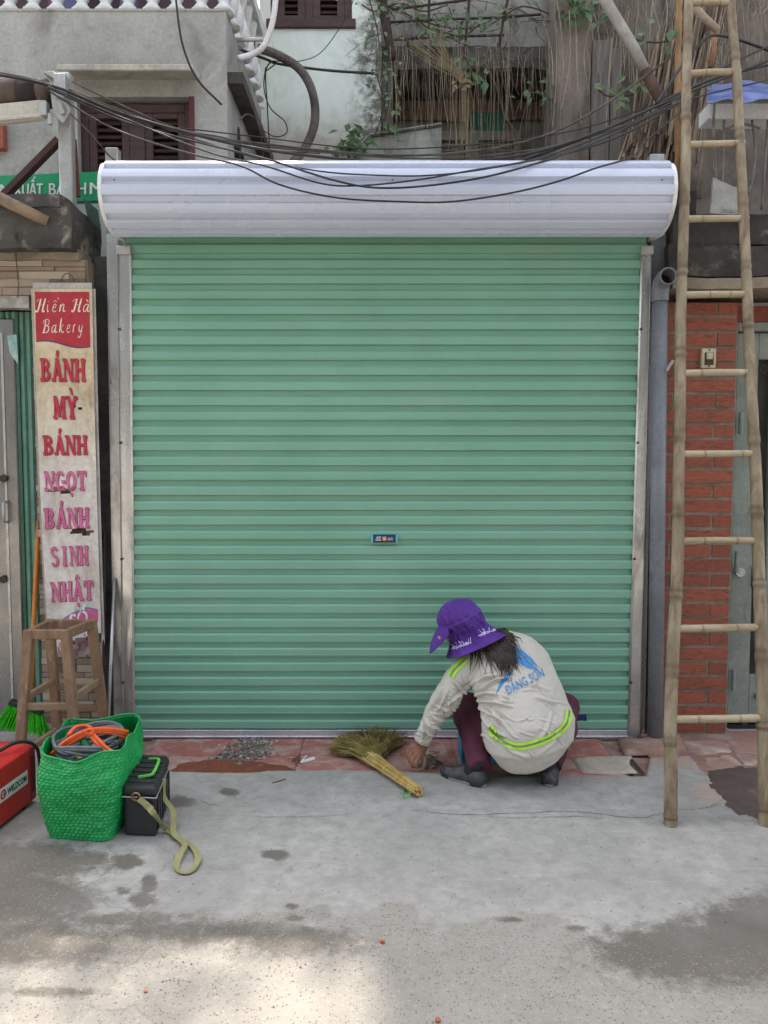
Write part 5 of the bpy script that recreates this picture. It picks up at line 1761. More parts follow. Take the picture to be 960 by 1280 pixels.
# ------------------------------------------------------------------ vines, roots, trellis
m_leaf = M('vine_leaf', (92, 118, 78), (66, 94, 60), 6, .55, 0, .05, 30, rnd=.3)
m_leaf2 = M('vine_leaf_pale', (108, 124, 86), (84, 104, 68), 6, .55, 0, .05, 30)
m_stem = M('vine_stem', (92, 78, 62), (70, 60, 48), 6, .85, 0, .2)
m_root = M('dry_root', (170, 156, 134), (130, 116, 98), 4, .9, 0, .1)
m_yroot = M('yellow_root', (160, 142, 110), (126, 110, 84), 4, .85, 0, .1)
rv_ = random.Random(21)
def vine(label, pts, nl, L0, spread, Y, mat=None, sp=1.0):
    v = thing('vine', label, 'vine', P(pts[0][0], pts[0][1], Y), 'vines on the old walls')
    cv = resample([P(x, y, Y) for x, y in pts], 30)
    mb = MB()
    mb.tube(cv, .006, 5)
    mb.build('stem', m_stem, v)
    lm = MB()
    for i in range(nl):
        p = rv_.choice(cv) + Vector((rv_.gauss(0, spread), rv_.uniform(-.12, .06), rv_.gauss(0, spread)))
        lm.leaf(p, (rv_.uniform(-1, 1), rv_.uniform(-.6, .2), rv_.uniform(-1.2, .3)), (rv_.uniform(-.5, .5), -1, rv_.uniform(0, .8)), L0 * rv_.uniform(.6, 1.3), L0 * .62 * rv_.uniform(.7, 1.2))
    lm.build('leaves', mat or m_leaf, v, kind='stuff')
vine('leafy vine falling down the mouldy wall corner', [(462, 0), (470, 30), (474, 60), (470, 85), (478, 120), (484, 150), (486, 165)], 44, .058, .05, 2.15)
vine('sparse vine trailing along the rusty trellis top', [(440, -5), (490, 10), (540, 30), (590, 35), (640, 10)], 60, .055, .14, 2.35, m_leaf2)
vine('leafy vine tangle hanging at the trellis middle', [(520, 20), (535, 35), (560, 42), (580, 45), (600, 30)], 40, .075, .07, 2.3)
vine('small fern like plant growing on the mossy parapet', [(428, 196), (436, 186), (446, 180), (455, 172)], 60, .085, .05, 2.1)
vine('green sprig hanging before the dark storey near the pier', [(652, 118), (668, 116), (684, 122), (700, 140), (702, 150)], 30, .065, .045, 2.1)
vine('pale sprig growing from the cables by the pier', [(748, 112), (760, 120), (790, 118), (800, 106)], 14, .08, .04, 1.3, m_leaf2)
vine('single leafy runner across the reeds', [(790, 48), (815, 53), (838, 50), (845, 40)], 10, .09, .03, 1.1)
vine('leafy vine at the top edge beside the pier', [(700, -20), (712, 4), (722, 14), (730, 20)], 50, .09, .06, 1.9)
vine('small leaves dangling from the yellow root knot', [(580, 70), (588, 84), (592, 100), (600, 112)], 14, .085, .04, 2.1)
vine('pale leaved creeper along the trellis top beside the vine trunk', [(452, 6), (470, 14), (500, 4), (530, 14), (560, 6)], 40, .04, .10, 2.3, m_leaf2)
vine('thin leafed creeper spread over the right of the trellis', [(600, 40), (630, 20), (655, 8), (690, 20), (700, 40)], 36, .04, .11, 2.3, m_leaf2)
vine('yellowing creeper hanging at the left end of the dark storey', [(486, 80), (484, 105), (486, 130), (480, 150)], 26, .05, .05, 2.15, m_leaf2)
rg = MB()
for i in range(190):
    x = rv_.uniform(470, 735)
    y0 = rv_.uniform(20, 100)
    y1 = y0 + abs(rv_.gauss(90, 50))
    y1 = min(y1, 204)
    Y = rv_.uniform(2.0, 2.35)
    w_ = rv_.gauss(0, 5) if x < 640 else rv_.gauss(0, 14)
    rg.tube(resample([P(x + w_, y0, Y), P(x + w_ * .7 + rv_.gauss(0, 2.2), y0 * .65 + y1 * .35, Y), P(x + w_ * .3 + rv_.gauss(0, 1.8), y0 * .3 + y1 * .7, Y), P(x, y1, Y)], 10), .0009 + .0016 * rv_.random() ** 5, 4)
for i in range(170):
    x = rv_.uniform(690, 990)
    y0 = rv_.uniform(-40, 60)
    y1 = y0 + abs(rv_.gauss(80, 45))
    Y = rv_.uniform(1.7, 2.3)
    rg.tube(resample([P(x + rv_.gauss(0, 10), y0, Y), P(x + rv_.gauss(0, 6), (y0 + y1) / 2, Y), P(x, y1, Y)], 8), .0012 + .003 * rv_.random() ** 4, 4)
tag(rg.build('hanging_roots', m_root, kind='stuff'), 'thin aerial roots hanging before the dark storey', 'roots')
tg = MB()
for i in range(90):                                   # tangled dry twigs over the trellis
    c = Vector((rv_.uniform(470, 705), rv_.uniform(-10, 92), 0))
    a_ = rv_.uniform(-1.2, 1.2)
    pts = [c]
    for k in range(4):
        a_ += rv_.gauss(0, .5)
        pts.append(pts[-1] + Vector((math.cos(a_), math.sin(a_) * .8, 0)) * rv_.uniform(8, 22) * (1 if i % 2 else -1))
    Y = rv_.uniform(2.15, 2.4)
    tg.tube(resample([P(q.x, q.y, Y + rv_.gauss(0, .03)) for q in pts], 14), [.0045 * rv_.uniform(.5, 1.1) * (1 - j / 18) for j in range(14)], 4)
tag(tg.build('twig_tangle', m_stem, kind='stuff'), 'dry twigs tangled over the trellis', 'twigs')
tr = thing('root_bundle', 'yellow bundle of roots knotted and hanging over the dark storey', 'roots', P(585, 105, 2.1))
mb = MB()
for i in range(30):
    a = P(506 + rv_.gauss(14, 13), 44 + rv_.gauss(8, 9), 2.2)
    k_ = P(574 + rv_.gauss(0, 2.5), 92 + rv_.gauss(0, 4), 2.08)
    mb.tube(resample([a, a.lerp(k_, .5) + Vector((0, 0, rv_.gauss(-.02, .02))), k_, P(580 + rv_.gauss(0, 4), 104 + rv_.gauss(0, 4), 2.05)], 9), .0016, 4)
mb.build('root_strands', m_yroot, tr, kind='stuff')
mb = MB()
for i in range(13):
    x = 583 + rv_.gauss(0, 3.4)
    mb.tube(resample([P(580 + rv_.gauss(0, 3), 98, 2.06), P(x, 120, 2.06), P(x + rv_.gauss(0, 2.2), rv_.uniform(150, 206), 2.06)], 10), .0019, 5)
mb.build('hanging_strands', m_yroot, tr, kind='stuff')
mb = MB()
for i in range(9):
    c = P(576 + rv_.gauss(0, 7), 106 + rv_.gauss(0, 4), 2.04)
    mb.leaf(c, (rv_.uniform(-1, 1), -.3, rv_.uniform(-1, .4)), (0, -1, .3), .06, .03)
mb.build('dry_leaves', m_yroot, tr, kind='stuff')
trl = thing('rusty_trellis', 'rusty rod trellis in front of the old concrete wall', 'trellis', P(580, 40, 2.4))
for pts in ([(538, -20), (536, 20), (539, 70)], [(588, -20), (584, 30), (581, 68)], [(640, -20), (630, 20), (622, 72)], [(490, 12), (560, 3), (600, -3)], [(486, 28), (560, 24), (620, 22), (676, 18)], [(488, 50), (560, 46), (630, 44)], [(622, 72), (650, 66), (664, 60)]):
    mb = MB()
    mb.tube(resample([P(x, y, 2.42) for x, y in pts], 12), .011, 6)
    mb.build('rod', m_iron, trl)
mb = MB()
mb.tube(resample([P(474, -20, 2.3), P(479, 10, 2.3), P(485, 45, 2.28), (P(490, 74, 2.26))], 16), [.045 - .001 * i for i in range(16)], 8)
tag(mb.build('old_vine_trunk', M('vine_bark', (74, 64, 56), (54, 47, 41), 9, .9, 0, .5, 30), smooth=True), 'dark twisted vine trunk climbing the wall corner', 'vine trunk')
# ================================================================== LOOSE THINGS ON THE GROUND
def ribbon(mb, pts, wv, width, thick=.0015):
    """flat strap along pts; wv = list of width directions"""
    n = len(pts)
    rings = []
    for i in range(n):
        t_ = (Vector(pts[min(i + 1, n - 1)]) - Vector(pts[max(i - 1, 0)])).normalized()
        x = Vector(wv[i]); x = (x - t_ * x.dot(t_)).normalized()
        y = t_.cross(x)
        p = Vector(pts[i])
        rings.append([p - x * width / 2 - y * thick / 2, p + x * width / 2 - y * thick / 2, p + x * width / 2 + y * thick / 2, p - x * width / 2 + y * thick / 2])
    mb.loft(rings)

# wooden stool without seat board
m_wood = M('worn_wood', (150, 118, 92), (114, 88, 68), 3.5, .75, 0, .25, 45, stretch=(4, 4, 1.2), rnd=.3, dirt=(168, 148, 124), dirt_amt=.2, dirt_scale=6)
m_woodl = M('pale_wood', (160, 134, 106), (128, 104, 82), 4, .75, 0, .25, 45, rnd=.3, dirt=(110, 88, 68), dirt_amt=.25, dirt_scale=6)
st = thing('wooden_stool', 'tall worn wooden stool frame without a seat board in front of the banner', 'stool', (-1.62, -.4, 0))
zt = .70
top = {'fl': Vector((-1.71, -.47, zt)), 'fr': Vector((-1.535, -.47, zt)), 'rr': Vector((-1.50, -.235, zt)), 'rl': Vector((-1.715, -.235, zt))}
bot = {'fl': Vector((-1.75, -.54, .008)), 'fr': Vector((-1.465, -.53, .008)), 'rr': Vector((-1.465, -.14, .008)), 'rl': Vector((-1.72, -.15, .008))}
for k in top:
    mb = MB()
    d = (top[k] - bot[k]).normalized()
    mb.bar(bot[k], top[k] - d * .0, .044, .04, up=(0, 1, 0))
    mb.build('leg', m_wood, st, bevel=.004)
def along(k, z):
    t_ = (z - bot[k].z) / (top[k].z - bot[k].z)
    return bot[k].lerp(top[k], t_)
for a, b_ in (('fl', 'fr'), ('fr', 'rr'), ('rr', 'rl'), ('rl', 'fl')):
    mb = MB()
    p, q = along(a, zt - .022), along(b_, zt - .022)
    mb.bar(p, q, .026, .046)
    mb.build('apron', m_wood, st, bevel=.003)
for a, b_, z, m_ in (('fl', 'fr', .335, m_woodl), ('fr', 'rr', .37, m_woodl), ('rr', 'rl', .335, m_wood), ('rl', 'fl', .37, m_woodl), ('fr', 'rr', .10, m_woodl), ('rl', 'fl', .10, m_woodl), ('rr', 'rl', .12, m_wood), ('rr', 'rl', .22, m_wood)):
    mb = MB()
    mb.bar(along(a, z), along(b_, z), .022, .034)
    mb.build('stretcher', m_, st, bevel=.003)

# plastic broom with orange handle
gb = thing('plastic_broom', 'bright green bristled broom with orange handle standing behind the stool', 'broom', (-1.87, -.1, 0))
m_lime = M('lime_bristle', (64, 196, 30), (46, 168, 22), 12, .5, 0, .05)
mb = MB()
h0, h1 = P(12, 877, -.12), P(54, 890, -.10)
mb.bar(h0, h1, .045, .03)
mb.build('broom_head', M('broom_head_black', (46, 44, 46), (36, 35, 36), 6, .5), gb, bevel=.006)
mb = MB()
rb = random.Random(3)
for i in range(230):
    t_ = rb.random()
    if .46 < t_ < .56: continue
    a = h0.lerp(h1, t_) + Vector((0, rb.uniform(-.018, .018), -.012))
    e = a + Vector(((t_ - .62) * .10 + rb.gauss(0, .007), rb.uniform(-.05, .01), -.118 + rb.gauss(0, .006) + .01 * t_))
    mb.tube([a, (a + e) / 2 + Vector((0, -.004, 0)), e], [.0026, .0026, .0022], 4)
mb.build('bristles', m_lime, gb, kind='stuff')
mb = MB()
mb.tube([P(38, 884, -.11), P(41, 800, -.02), P(46, 700, .055), P(48, 650, .09)], .0125, 10)
mb.build('handle', M('orange_handle', (206, 124, 44), (186, 108, 38), 5, .45, 0, .03), gb, smooth=True)

# metal rods leaning by the shutter rail
for (pts, r, lab) in (([(134, 935, -.22), (143, 724, .05)], .0085, 'thin bright metal rod leaning nearest the shutter rail'), ([(129, 928, -.12), (131, 640, .08)], .007, 'thin dull metal rod leaning against the dark jamb')):
    mb = MB()
    w3 = [P(x, y, Y) for x, y, Y in pts]
    w3[0].z = .012
    mb.tube(w3, r, 10)
    tag(mb.build('metal_rod', m_steel if r > .008 else m_iron, smooth=True), lab, 'rod')

# welding machine
wm = thing('welding_machine', 'red portable welding machine with white brand sticker at the left edge', 'welding machine', (-1.62, -1.05, CZ))
m_red = M('red_enamel', (196, 44, 40), (186, 40, 37), 3, .45, 0, .04, 70, dirt=(150, 52, 46), dirt_amt=.15)
fa, fb = G(-14, 1050, CZ), G(47, 1001, CZ)             # foot of the long side
ax = (fb - fa).normalized()
nrm = Vector((ax.y, -ax.x, 0))                        # outward of the visible long side
LEN = (fb - fa).length
Hw = .245
def wpt(s, h, d=0.0): return fa + ax * s + Vector((0, 0, h)) - nrm * d
mb = MB()
prof_ = [(-.02, 0.0, 0), (-.02, .0, .235), (-.02, .03, .25), (-.02, .19, .25), (-.02, .21, .235), (-.02, .21, 0)]
sec = [(d, h) for _, d, h in prof_]
rings = []
for s_ in (-.08, LEN - .05):
    rings.append([wpt(s_, h + .018, d) for d, h in sec])
mb.loft(rings)
case = mb.build('case', m_red, wm, bevel=.006, seg=2)
mb = MB()
rings = []
for s_, sc_ in ((LEN - .0495, 1.0), (LEN - .008, 1.0), (LEN, .94)):
    rings.append([wpt(s_, (h - .12) * sc_ + .138, (d - .105) * sc_ + .105) for d, h in sec])
mb.loft(rings)
mb.build('end_panel', M('dark_red_plastic', (166, 40, 38), (152, 36, 35), 4, .5, 0, .05), wm, bevel=.004)
mb = MB()
for k in range(14):
    h = .06 + k * .0115
    mb.prism([wpt(LEN - .044, h, -.001), wpt(LEN - .012, h, -.001), wpt(LEN - .012, h + .005, -.001), wpt(LEN - .044, h + .005, -.001)], tuple(-nrm * .003))
mb.build('vent_slots', m_dark, wm, kind='stuff')
mb = MB()
def lab_(x, y, o=.0015): return wpt(.072 + x, .10 + y + .012, -o)
mb.prism([lab_(0, 0), lab_(.21, 0), lab_(.21, .058), lab_(0, .058)], tuple(nrm * .0008))
stk = mb.build('sticker', M('sticker_white', (226, 224, 222), (216, 214, 212), 4, .5, bump=0), wm)
mb = MB()
put_text(mb, 'WELDCOM', lambda x, y: lab_(.058 + x, .016 + y, .003), .142, .026, .04)
mb.build('sticker_lettering', m_black, stk)
mb = MB()
c_ = [lab_(.030 + .020 * math.cos(k * .2618), .029 + .020 * math.sin(k * .2618), .003) for k in range(24)]
mb.add(c_, [tuple(range(24))])
mb.build('logo_disc', M('logo_red', (186, 34, 40), None, 4, .5, bump=0), stk)
mb = MB()
mb.add([lab_(.030 + .012 * math.cos(a), .029 + .012 * math.sin(a), .0036) for a in [k * .45 + .6 for k in range(11)]] + [lab_(.030 + .008 * math.cos(a), .029 + .008 * math.sin(a), .0036) for a in [(10 - k) * .45 + .6 for k in range(11)]],
       [(k, k + 1, 20 - k, 21 - k) for k in range(10)])
mb.add([lab_(.027, .027, .0037), lab_(.034, .027, .0037), lab_(.034, .031, .0037), lab_(.027, .031, .0037)], [(0, 1, 2, 3)])
mb.build('logo_mark', m_txtw, stk)
mb = MB()
for s_ in (-.04, LEN - .08):
    for d in (.03, .17):
        mb.tube([wpt(s_, 0, d), wpt(s_, .02, d)], .015, 8)
mb.build('rubber_feet', m_black, wm, kind='stuff')
mb = MB()
mb.tube(resample([wpt(-.05, .262, .1), wpt(.0, .30, .1), wpt(.10, .30, .1), wpt(.15, .262, .1)], 16), .012, 8)
mb.build('handle', m_black, wm, smooth=True)
mb = MB()
for k in range(8):                                    # coil of lead on top
    mb.tube(resample([wpt(.02 + .008 * k, .272 + .006 * (k % 3), .05 + .012 * k), wpt(.10 + .01 * k, .30 + .004 * k, .09), wpt(.19, .285 + .008 * (k % 4), .10 + .006 * k), wpt(.23, .275, .14), wpt(.12, .268 + .006 * k, .19), wpt(-.04, .272, .16 - .01 * k)], 26), .0072, 7)
mb.tube(resample([wpt(.17, .29, .06), wpt(.25, .30, .03), wpt(.30, .285, .0), wpt(.335, .25, -.015), wpt(.345, .20, -.02), wpt(.34, .1, -.03)], 24), .0075, 7)
tag(mb.build('welding_lead', m_black, smooth=True), 'black welding lead coiled on top of the red welding machine', 'cable')

# green woven bag
bagt = thing('woven_bag', 'green woven plastic shopping bag stuffed with coiled cables', 'bag', (-1.22, -1.0, CZ))
m_weave = bpy.data.materials.new('woven_green_plastic')
m_weave.use_nodes = True
t = NT(m_weave)
b = t.n['Principled BSDF']
tc = t.new('TexCoord'); vec = tc.outputs['Object']
ov = t.new('Attribute', attribute_name='over').outputs['Fac']
n1 = t.noise(vec, 5, 5, .6); n2 = t.noise(vec, 60, 3, .6)
col = t.mix(t.ramp(n1, .35, .65), rgb((24, 172, 86)), rgb((16, 150, 74)))
col = t.mix(t.math('MULTIPLY', t.ramp(ov, -.2, .9, 1, 0), .55), col, rgb((10, 110, 56)))
col = t.mix(t.ramp(n2, .6, .75, 0, .5), col, rgb((60, 176, 110)))
t.l.new(col, b.inputs['Base Color']); b.inputs['Roughness'].default_value = .33
floor_c = [Vector((-1.345, -1.17, 0)), Vector((-1.085, -1.19, 0)), Vector((-1.075, -.715, 0)), Vector((-1.335, -.695, 0))]
rim_c = [P(46, 940, -1.225), P(152, 935, -1.195), P(175, 894, -.725), P(88, 900, -.715)]
def rrect(c, s_, rad, n):
    """n points round a rounded quadrilateral"""
    pts = []
    for i in range(4):
        p, a, b_ = c[i], c[i - 1], c[(i + 1) % 4]
        d0, d1 = (a - p).normalized(), (b_ - p).normalized()
        for k in range(9):
            u = k / 8
            q = (p + d0 * rad).lerp(p, u).lerp(p.lerp(p + d1 * rad, u), u)
            pts.append(q)
    pts.append(pts[0])
    cl = [0]
    for i in range(1, len(pts)): cl.append(cl[-1] + (pts[i] - pts[i - 1]).length)
    out = []
    for k in range(n):
        d = cl[-1] * k / n
        j = max(i for i in range(len(cl)) if cl[i] <= d + 1e-9)
        j = min(j, len(cl) - 2)
        out.append(pts[j].lerp(pts[j + 1], (d - cl[j]) / max(1e-9, cl[j + 1] - cl[j])))
    return out
NS_, NH_ = 234, 54
lowr = rrect(floor_c, 1, .05, NS_)
topr = rrect(rim_c, 1, .06, NS_)
cenb = sum(floor_c, Vector()) / 4
rows, over = [], []
for j in range(NH_ + 1):
    h = j / NH_
    ring = []
    for k in range(NS_):
        p = lowr[k].lerp(topr[k], h)
        dip = math.exp(-((k / NS_ - .125) / .06) ** 2) * .055 + math.exp(-((k / NS_ - .40) / .07) ** 2) * .03 + .012 * math.sin(k / NS_ * 6.283 * 5)
        p.z = CZ + (p.z - CZ) * (1 - 0) - dip * h ** 3
        if j == 0: p.z = CZ + .002
        o_ = (p - cenb); o_.z = 0; o_.normalize()
        bulge = .022 * math.sin(h * math.pi) + .020 * noise.noise((p.x * 8, p.y * 8, h * 3)) + .007 * noise.noise((p.x * 24, p.y * 24, h * 12))
        row_ = j // 2
        kk = (k + (row_ % 2)) % 3
        cell = 0 if (kk == 0 or j % 2 == 0) else 1
        e = .0018 if cell else (-.0016 if kk == 0 else -.0008)
        over.append(.95 if cell and (k // 3 + row_) % 3 else .6 if cell else 0.0)
        ring.append(p + o_ * (bulge + e))
    rows.append(ring)
mb = MB()
mb.loft(rows, cap=False)
mb.loft([[p + (cenb - p).normalized() * .006 + Vector((0, 0, -.002 if j == NH_ else 0)) for p in rows[j]] for j in range(NH_, -1, -6)], cap=False)
mb.loft([[p + (cenb - p).normalized() * .006 + Vector((0, 0, -.002)) for p in rows[NH_]][::-1], [p for p in rows[NH_]][::-1]], cap=False)
shell = mb.build('bag_shell', m_weave, bagt)
at = shell.data.attributes.new('over', 'FLOAT', 'POINT')
at.data.foreach_set('value', np.array(over + [.5] * (len(mb.v) - len(over)), dtype=np.float32))
mb = MB()
mb.tube([p + Vector((0, 0, .001)) for p in rows[NH_]] + [rows[NH_][0]], .0048, 6)
mb.build('rim_band', M('green_plastic_rim', (22, 150, 76), (18, 132, 68), 9, .35, 0, .05), bagt, smooth=True)
mb = MB()
for i, (px, py) in enumerate(((146, 948), (152, 953), (149, 943), (155, 946), (147, 955))):
    p = P(px, py, -1.22)
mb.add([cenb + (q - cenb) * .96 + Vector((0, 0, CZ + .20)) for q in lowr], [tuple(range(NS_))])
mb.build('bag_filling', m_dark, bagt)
# coils in the bag
m_orange = M('orange_hose', (226, 96, 40), (210, 82, 34), 6, .4, 0, .03)
m_greyc = M('grey_flex', (112, 116, 120), (84, 88, 92), 6, .5, 0, .03)
m_yel = M('yellow_flex', (214, 182, 60), (196, 160, 50), 6, .5, 0, .03)
rc = random.Random(9)
mb = MB()
cc = P(112, 931, -.975)
for k in range(13):
    r0 = .095 + .010 * rc.random() + .002 * k
    cz = cc.z - .06 + .008 * k
    ph = rc.random() * 6
    pts = [cc + Vector((r0 * 1.06 * math.cos(a) + .008 * math.sin(3 * a + ph), r0 * 1.5 * math.sin(a) + .01 * math.cos(2 * a + ph), cz - cc.z + .018 * math.sin(a * 2 + ph) - .01 * math.sin(a))) for a in [i * 6.283 / 40 for i in range(41)]]
    mb.tube(pts, .0075, 7)
tag(mb.build('grey_cable_coil', m_greyc, smooth=True), 'coil of grey flexible cable heaped in the green woven bag', 'cable coil')
mb = MB()
for dx, dy in ((0, 0), (.4, 5), (1, -4)):
    mb.tube(resample([P(62 + dx, 948 + dy, -1.115), P(84 + dx, 928 + dy * .8, -1.095), P(110, 915 + dy * .5, -1.075), P(135, 913 + dy * .5, -1.035), P(160, 919 + dy, -.975)], 24), .0085, 8)
for dx in (0, 6):
    mb.tube(resample([P(112 + dx * .3, 916, -1.075), P(118 + dx, 926, -1.095), P(128 + dx, 936, -1.105), P(142 + dx, 944, -1.115)], 16), .009, 8)
mb.tube(resample([P(85, 920, -1.055), P(95, 909, -1.015), P(110, 908, -.995), P(120, 917, -1.055)], 16), .0085, 8)
mb.tube(resample([P(108, 914, -1.095), P(113, 911, -1.10), P(117, 916, -1.10), P(112, 919, -1.10), P(108, 914, -1.095)], 12), .005, 6)
tag(mb.build('orange_hose_coil', m_orange, smooth=True), 'orange hose tied in a bundle on top of the cables in the bag', 'hose')
mb = MB()
mb.tube(resample([P(104, 925, -1.075), P(111, 938, -1.095), P(118, 950, -1.105)], 8), [.016, .017, .018, .02, .02, .02, .019, .015], 10, flat=.8)
tag(mb.build('tool_grip', M('dark_green_grip', (22, 110, 76), (18, 96, 66), 6, .45, 0, .03), smooth=True), 'dark green tool grip sticking out among the cables in the bag', 'tool')
mb = MB()
for k in range(3):
    mb.tube(resample([P(90 + k * 3, 940, -1.095), P(100 + k * 2, 948, -1.115), P(112, 950 - k * 2, -1.105), P(126, 934 - k * 3, -1.055), P(124, 926, -1.035)], 16), .005, 6)
tag(mb.build('yellow_wire', m_yel, smooth=True), 'thin yellow wire looped between the cables in the bag', 'wire')

# black tool case with strap
tcs = thing('tool_case', 'black ribbed plastic tool case with green handle and olive shoulder strap', 'tool case', G(180, 1040, CZ))
A0 = G(154, 1046, CZ); B0 = G(196, 1048, CZ)
dirw = (B0 - A0); Wc = dirw.length; dirw.normalize()
dird = Vector((-dirw.y, dirw.x, 0)) + dirw * -.03; dird = (G(212, 1004, CZ) - B0); Lc = .33; dird.normalize()
def cpt(u, v, h, g=0.0):
    return A0 + dirw * (u * Wc) + dird * (v * Lc) + Vector((0, 0, h))
def cblock(u0, u1, v0, v1, h0, h1):
    mb = MB()
    mb.add([cpt(u, v, h) for h in (h0, h1) for v in (v0, v1) for u in (u0, u1)], [(0, 2, 3, 1), (4, 5, 7, 6), (0, 1, 5, 4), (2, 6, 7, 3), (0, 4, 6, 2), (1, 3, 7, 5)])
    return mb
m_case = M('black_case_plastic', (44, 46, 48), (36, 38, 40), 5, .5, 0, .12, 90, dirt=(88, 86, 82), dirt_amt=.12, dirt_scale=6)
cblock(.02, .98, .02, .98, .0, .165).build('body', m_case, tcs, bevel=.014, seg=3)
lid = cblock(-.01, 1.01, -.005, 1.005, .168, .208).build('lid', m_case, tcs, bevel=.014, seg=3)
mb = MB()
for k in range(6):
    v = .12 + k * .155
    q = [cpt(.08, v, .207), cpt(.92, v, .207), cpt(.92, v + .085, .207), cpt(.08, v + .085, .207)]
    mb.prism(q, (0, 0, .006))
for k in range(6):
    v = .10 + k * .155
    mb.prism([cpt(.985, v, .02), cpt(.985, v + .085, .02), cpt(.985, v + .085, .15), cpt(.985, v, .15)], tuple(dirw * .006))
mb.build('ribs', m_case, lid, bevel=.002)
mb = MB()
hp_ = [cpt(.38, .22, .217), cpt(.72, .26, .222), cpt(.80, .34, .224), cpt(.80, .68, .224), cpt(.70, .78, .222), cpt(.42, .80, .217)]
ribbon(mb, resample(hp_, 24), [Vector((0, 0, 1)).cross((resample(hp_, 24)[min(i + 1, 23)] - resample(hp_, 24)[max(i - 1, 0)])) for i in range(24)], .011, .008)
mb.build('handle', M('lime_handle', (98, 190, 78), (86, 172, 68), 6, .45, 0, .03), tcs, bevel=.002)
mb = MB()
mb.prism([cpt(.36, -.012, .145), cpt(.64, -.012, .145), cpt(.64, -.012, .19), cpt(.36, -.012, .19)], tuple(dird * .02))
mb.prism([cpt(.44, -.018, .16), cpt(.56, -.018, .16), cpt(.56, -.018, .18), cpt(.44, -.018, .18)], tuple(dird * .01))
mb.build('latch', m_black, tcs, bevel=.003)
mb = MB()
mb.tube([cpt(-.012, -.012, .166), cpt(1.012, -.012, .166), cpt(1.012, 1.0, .166)], .003, 6)
mb.build('wire_clip', m_steel, tcs)
mb = MB()
cr = P(170, 996, cpt(.4, -.03, 0).y - .004)
mb.tube([cr + Vector((.016 * math.cos(a), -.004 * math.sin(a), .017 * math.sin(a))) for a in [k * .3927 for k in range(17)]], .004, 7)
mb.build('carabiner', M('brass_ring', (150, 120, 92), (128, 100, 76), 6, .4, .6), tcs, smooth=True)
m_strap = M('olive_webbing', (150, 146, 102), (132, 128, 88), 8, .85, 0, .2, 140)
f_ = lambda x, y, z=0.0: G(x, y, CZ + .004 + z)
sp1 = [cr + Vector((.014, -.006, -.006)), P(183, 1006, cr.y - .004), P(193, 1018, cr.y - .03), f_(207, 1036, .012), f_(222, 1047, .004), f_(238, 1056, .008), f_(246, 1066, .016), f_(247, 1076, .012), f_(240, 1088, .004), f_(230, 1092), f_(222, 1087, .002), f_(221, 1078, .012), f_(226, 1066, .022), f_(231, 1056, .02),
       f_(224, 1048, .012), f_(217, 1040, .02), P(213, 1015, B0.y + .12) + Vector((.012, 0, 0)), cpt(1.06, .45, .10), cpt(1.05, .48, .16), cpt(1.03, .5, .178)]
sv = resample(sp1, 90)
wv = []
for i, p in enumerate(sv):
    t_ = (sv[min(i + 1, 89)] - sv[max(i - 1, 0)]).normalized()
    u = i / 89
    base = Vector((0, 0, 1)) if u > .16 else Vector((0, -1, .4))
    side = t_.cross(base)
    if u > .78: side = Vector((.3, 1, 0))
    twist = math.sin(u * 9) * .5
    wv.append(side + Vector((0, 0, twist * .6)))
for p in sv: p.z = max(p.z, CZ + .006)
mb = MB()
ribbon(mb, sv, wv, .023, .002)
strap = mb.build('strap', m_strap, tcs, smooth=False)
mb = MB()
q = P(186, 1009, cr.y - .010)
mb.box(q, (.034, .006, .026), Matrix.Rotation(R(38), 3, 'Y'))
mb.build('buckle', m_strap, strap, bevel=.002)

# straw broom lying on the ground
sb = thing('straw_broom', 'straw hand broom lying on the ground left of the crouching person', 'broom', G(470, 955))
m_straw = M('broom_straw', (140, 124, 70), (104, 94, 50), 9, .8, 0, .1, 40, dirt=(170, 150, 96), dirt_amt=.3, dirt_scale=12)
m_stalk = M('broom_stalk', (196, 168, 102), (164, 134, 76), 9, .7, 0, .1, 40)
nk = G(466, 949, .035)
rb = random.Random(12)
mb = MB()
fan = [(414, 946), (416, 938), (424, 931), (438, 925), (455, 921), (470, 919), (486, 922), (497, 927), (507, 932)]
fanw = [G(x, y, .0) for x, y in fan]
for i in range(620):
    t_ = rb.random()
    k = min(int(t_ * 8), 7); u = t_ * 8 - k
    e = fanw[k].lerp(fanw[k + 1], u)
    c0 = nk + Vector((rb.uniform(-.03, .03), rb.uniform(-.02, .02), rb.uniform(-.022, .022)))
    ln = rb.uniform(.82, 1.06)
    e = nk.lerp(e, ln); e.z = rb.uniform(.004, .045) * (1 if rb.random() < .7 else 1.6)
    m_ = c0.lerp(e, .5) + Vector((rb.gauss(0, .008), rb.gauss(0, .008), .022 + rb.gauss(0, .008)))
    e2 = e + (e - m_).normalized() * rb.uniform(0, .02) + Vector((rb.gauss(0, .006), rb.gauss(0, .006), 0)); e2.z = max(e2.z, .003)
    mb.tube([c0, m_, e, e2], [.0022, .0022, .0018, .001], 4)
mb.build('bristles', m_straw, sb, kind='stuff')
e0, e1 = nk, G(523, 990, CZ + .025)
stalks = MB()
for i in range(34):
    a = rb.random() * 6.283; r = math.sqrt(rb.random())
    d = (e1 - e0).normalized(); sd = d.cross(Vector((0, 0, 1))).normalized()
    o0 = sd * (.042 * r * math.cos(a)) + Vector((0, 0, .026 * r * math.sin(a)))
    o1 = sd * (.022 * r * math.cos(a)) + Vector((0, 0, .020 * r * math.sin(a)))
    stalks.tube([e0 + o0 - d * .03, e0.lerp(e1, .5) + (o0 + o1) * .5 + Vector((0, 0, rb.gauss(0, .002))), e1 + o1 + d * rb.uniform(-.012, .012)], .0046, 6)
stalks.build('handle_stalks', m_stalk, sb, kind='stuff')
mb = MB()
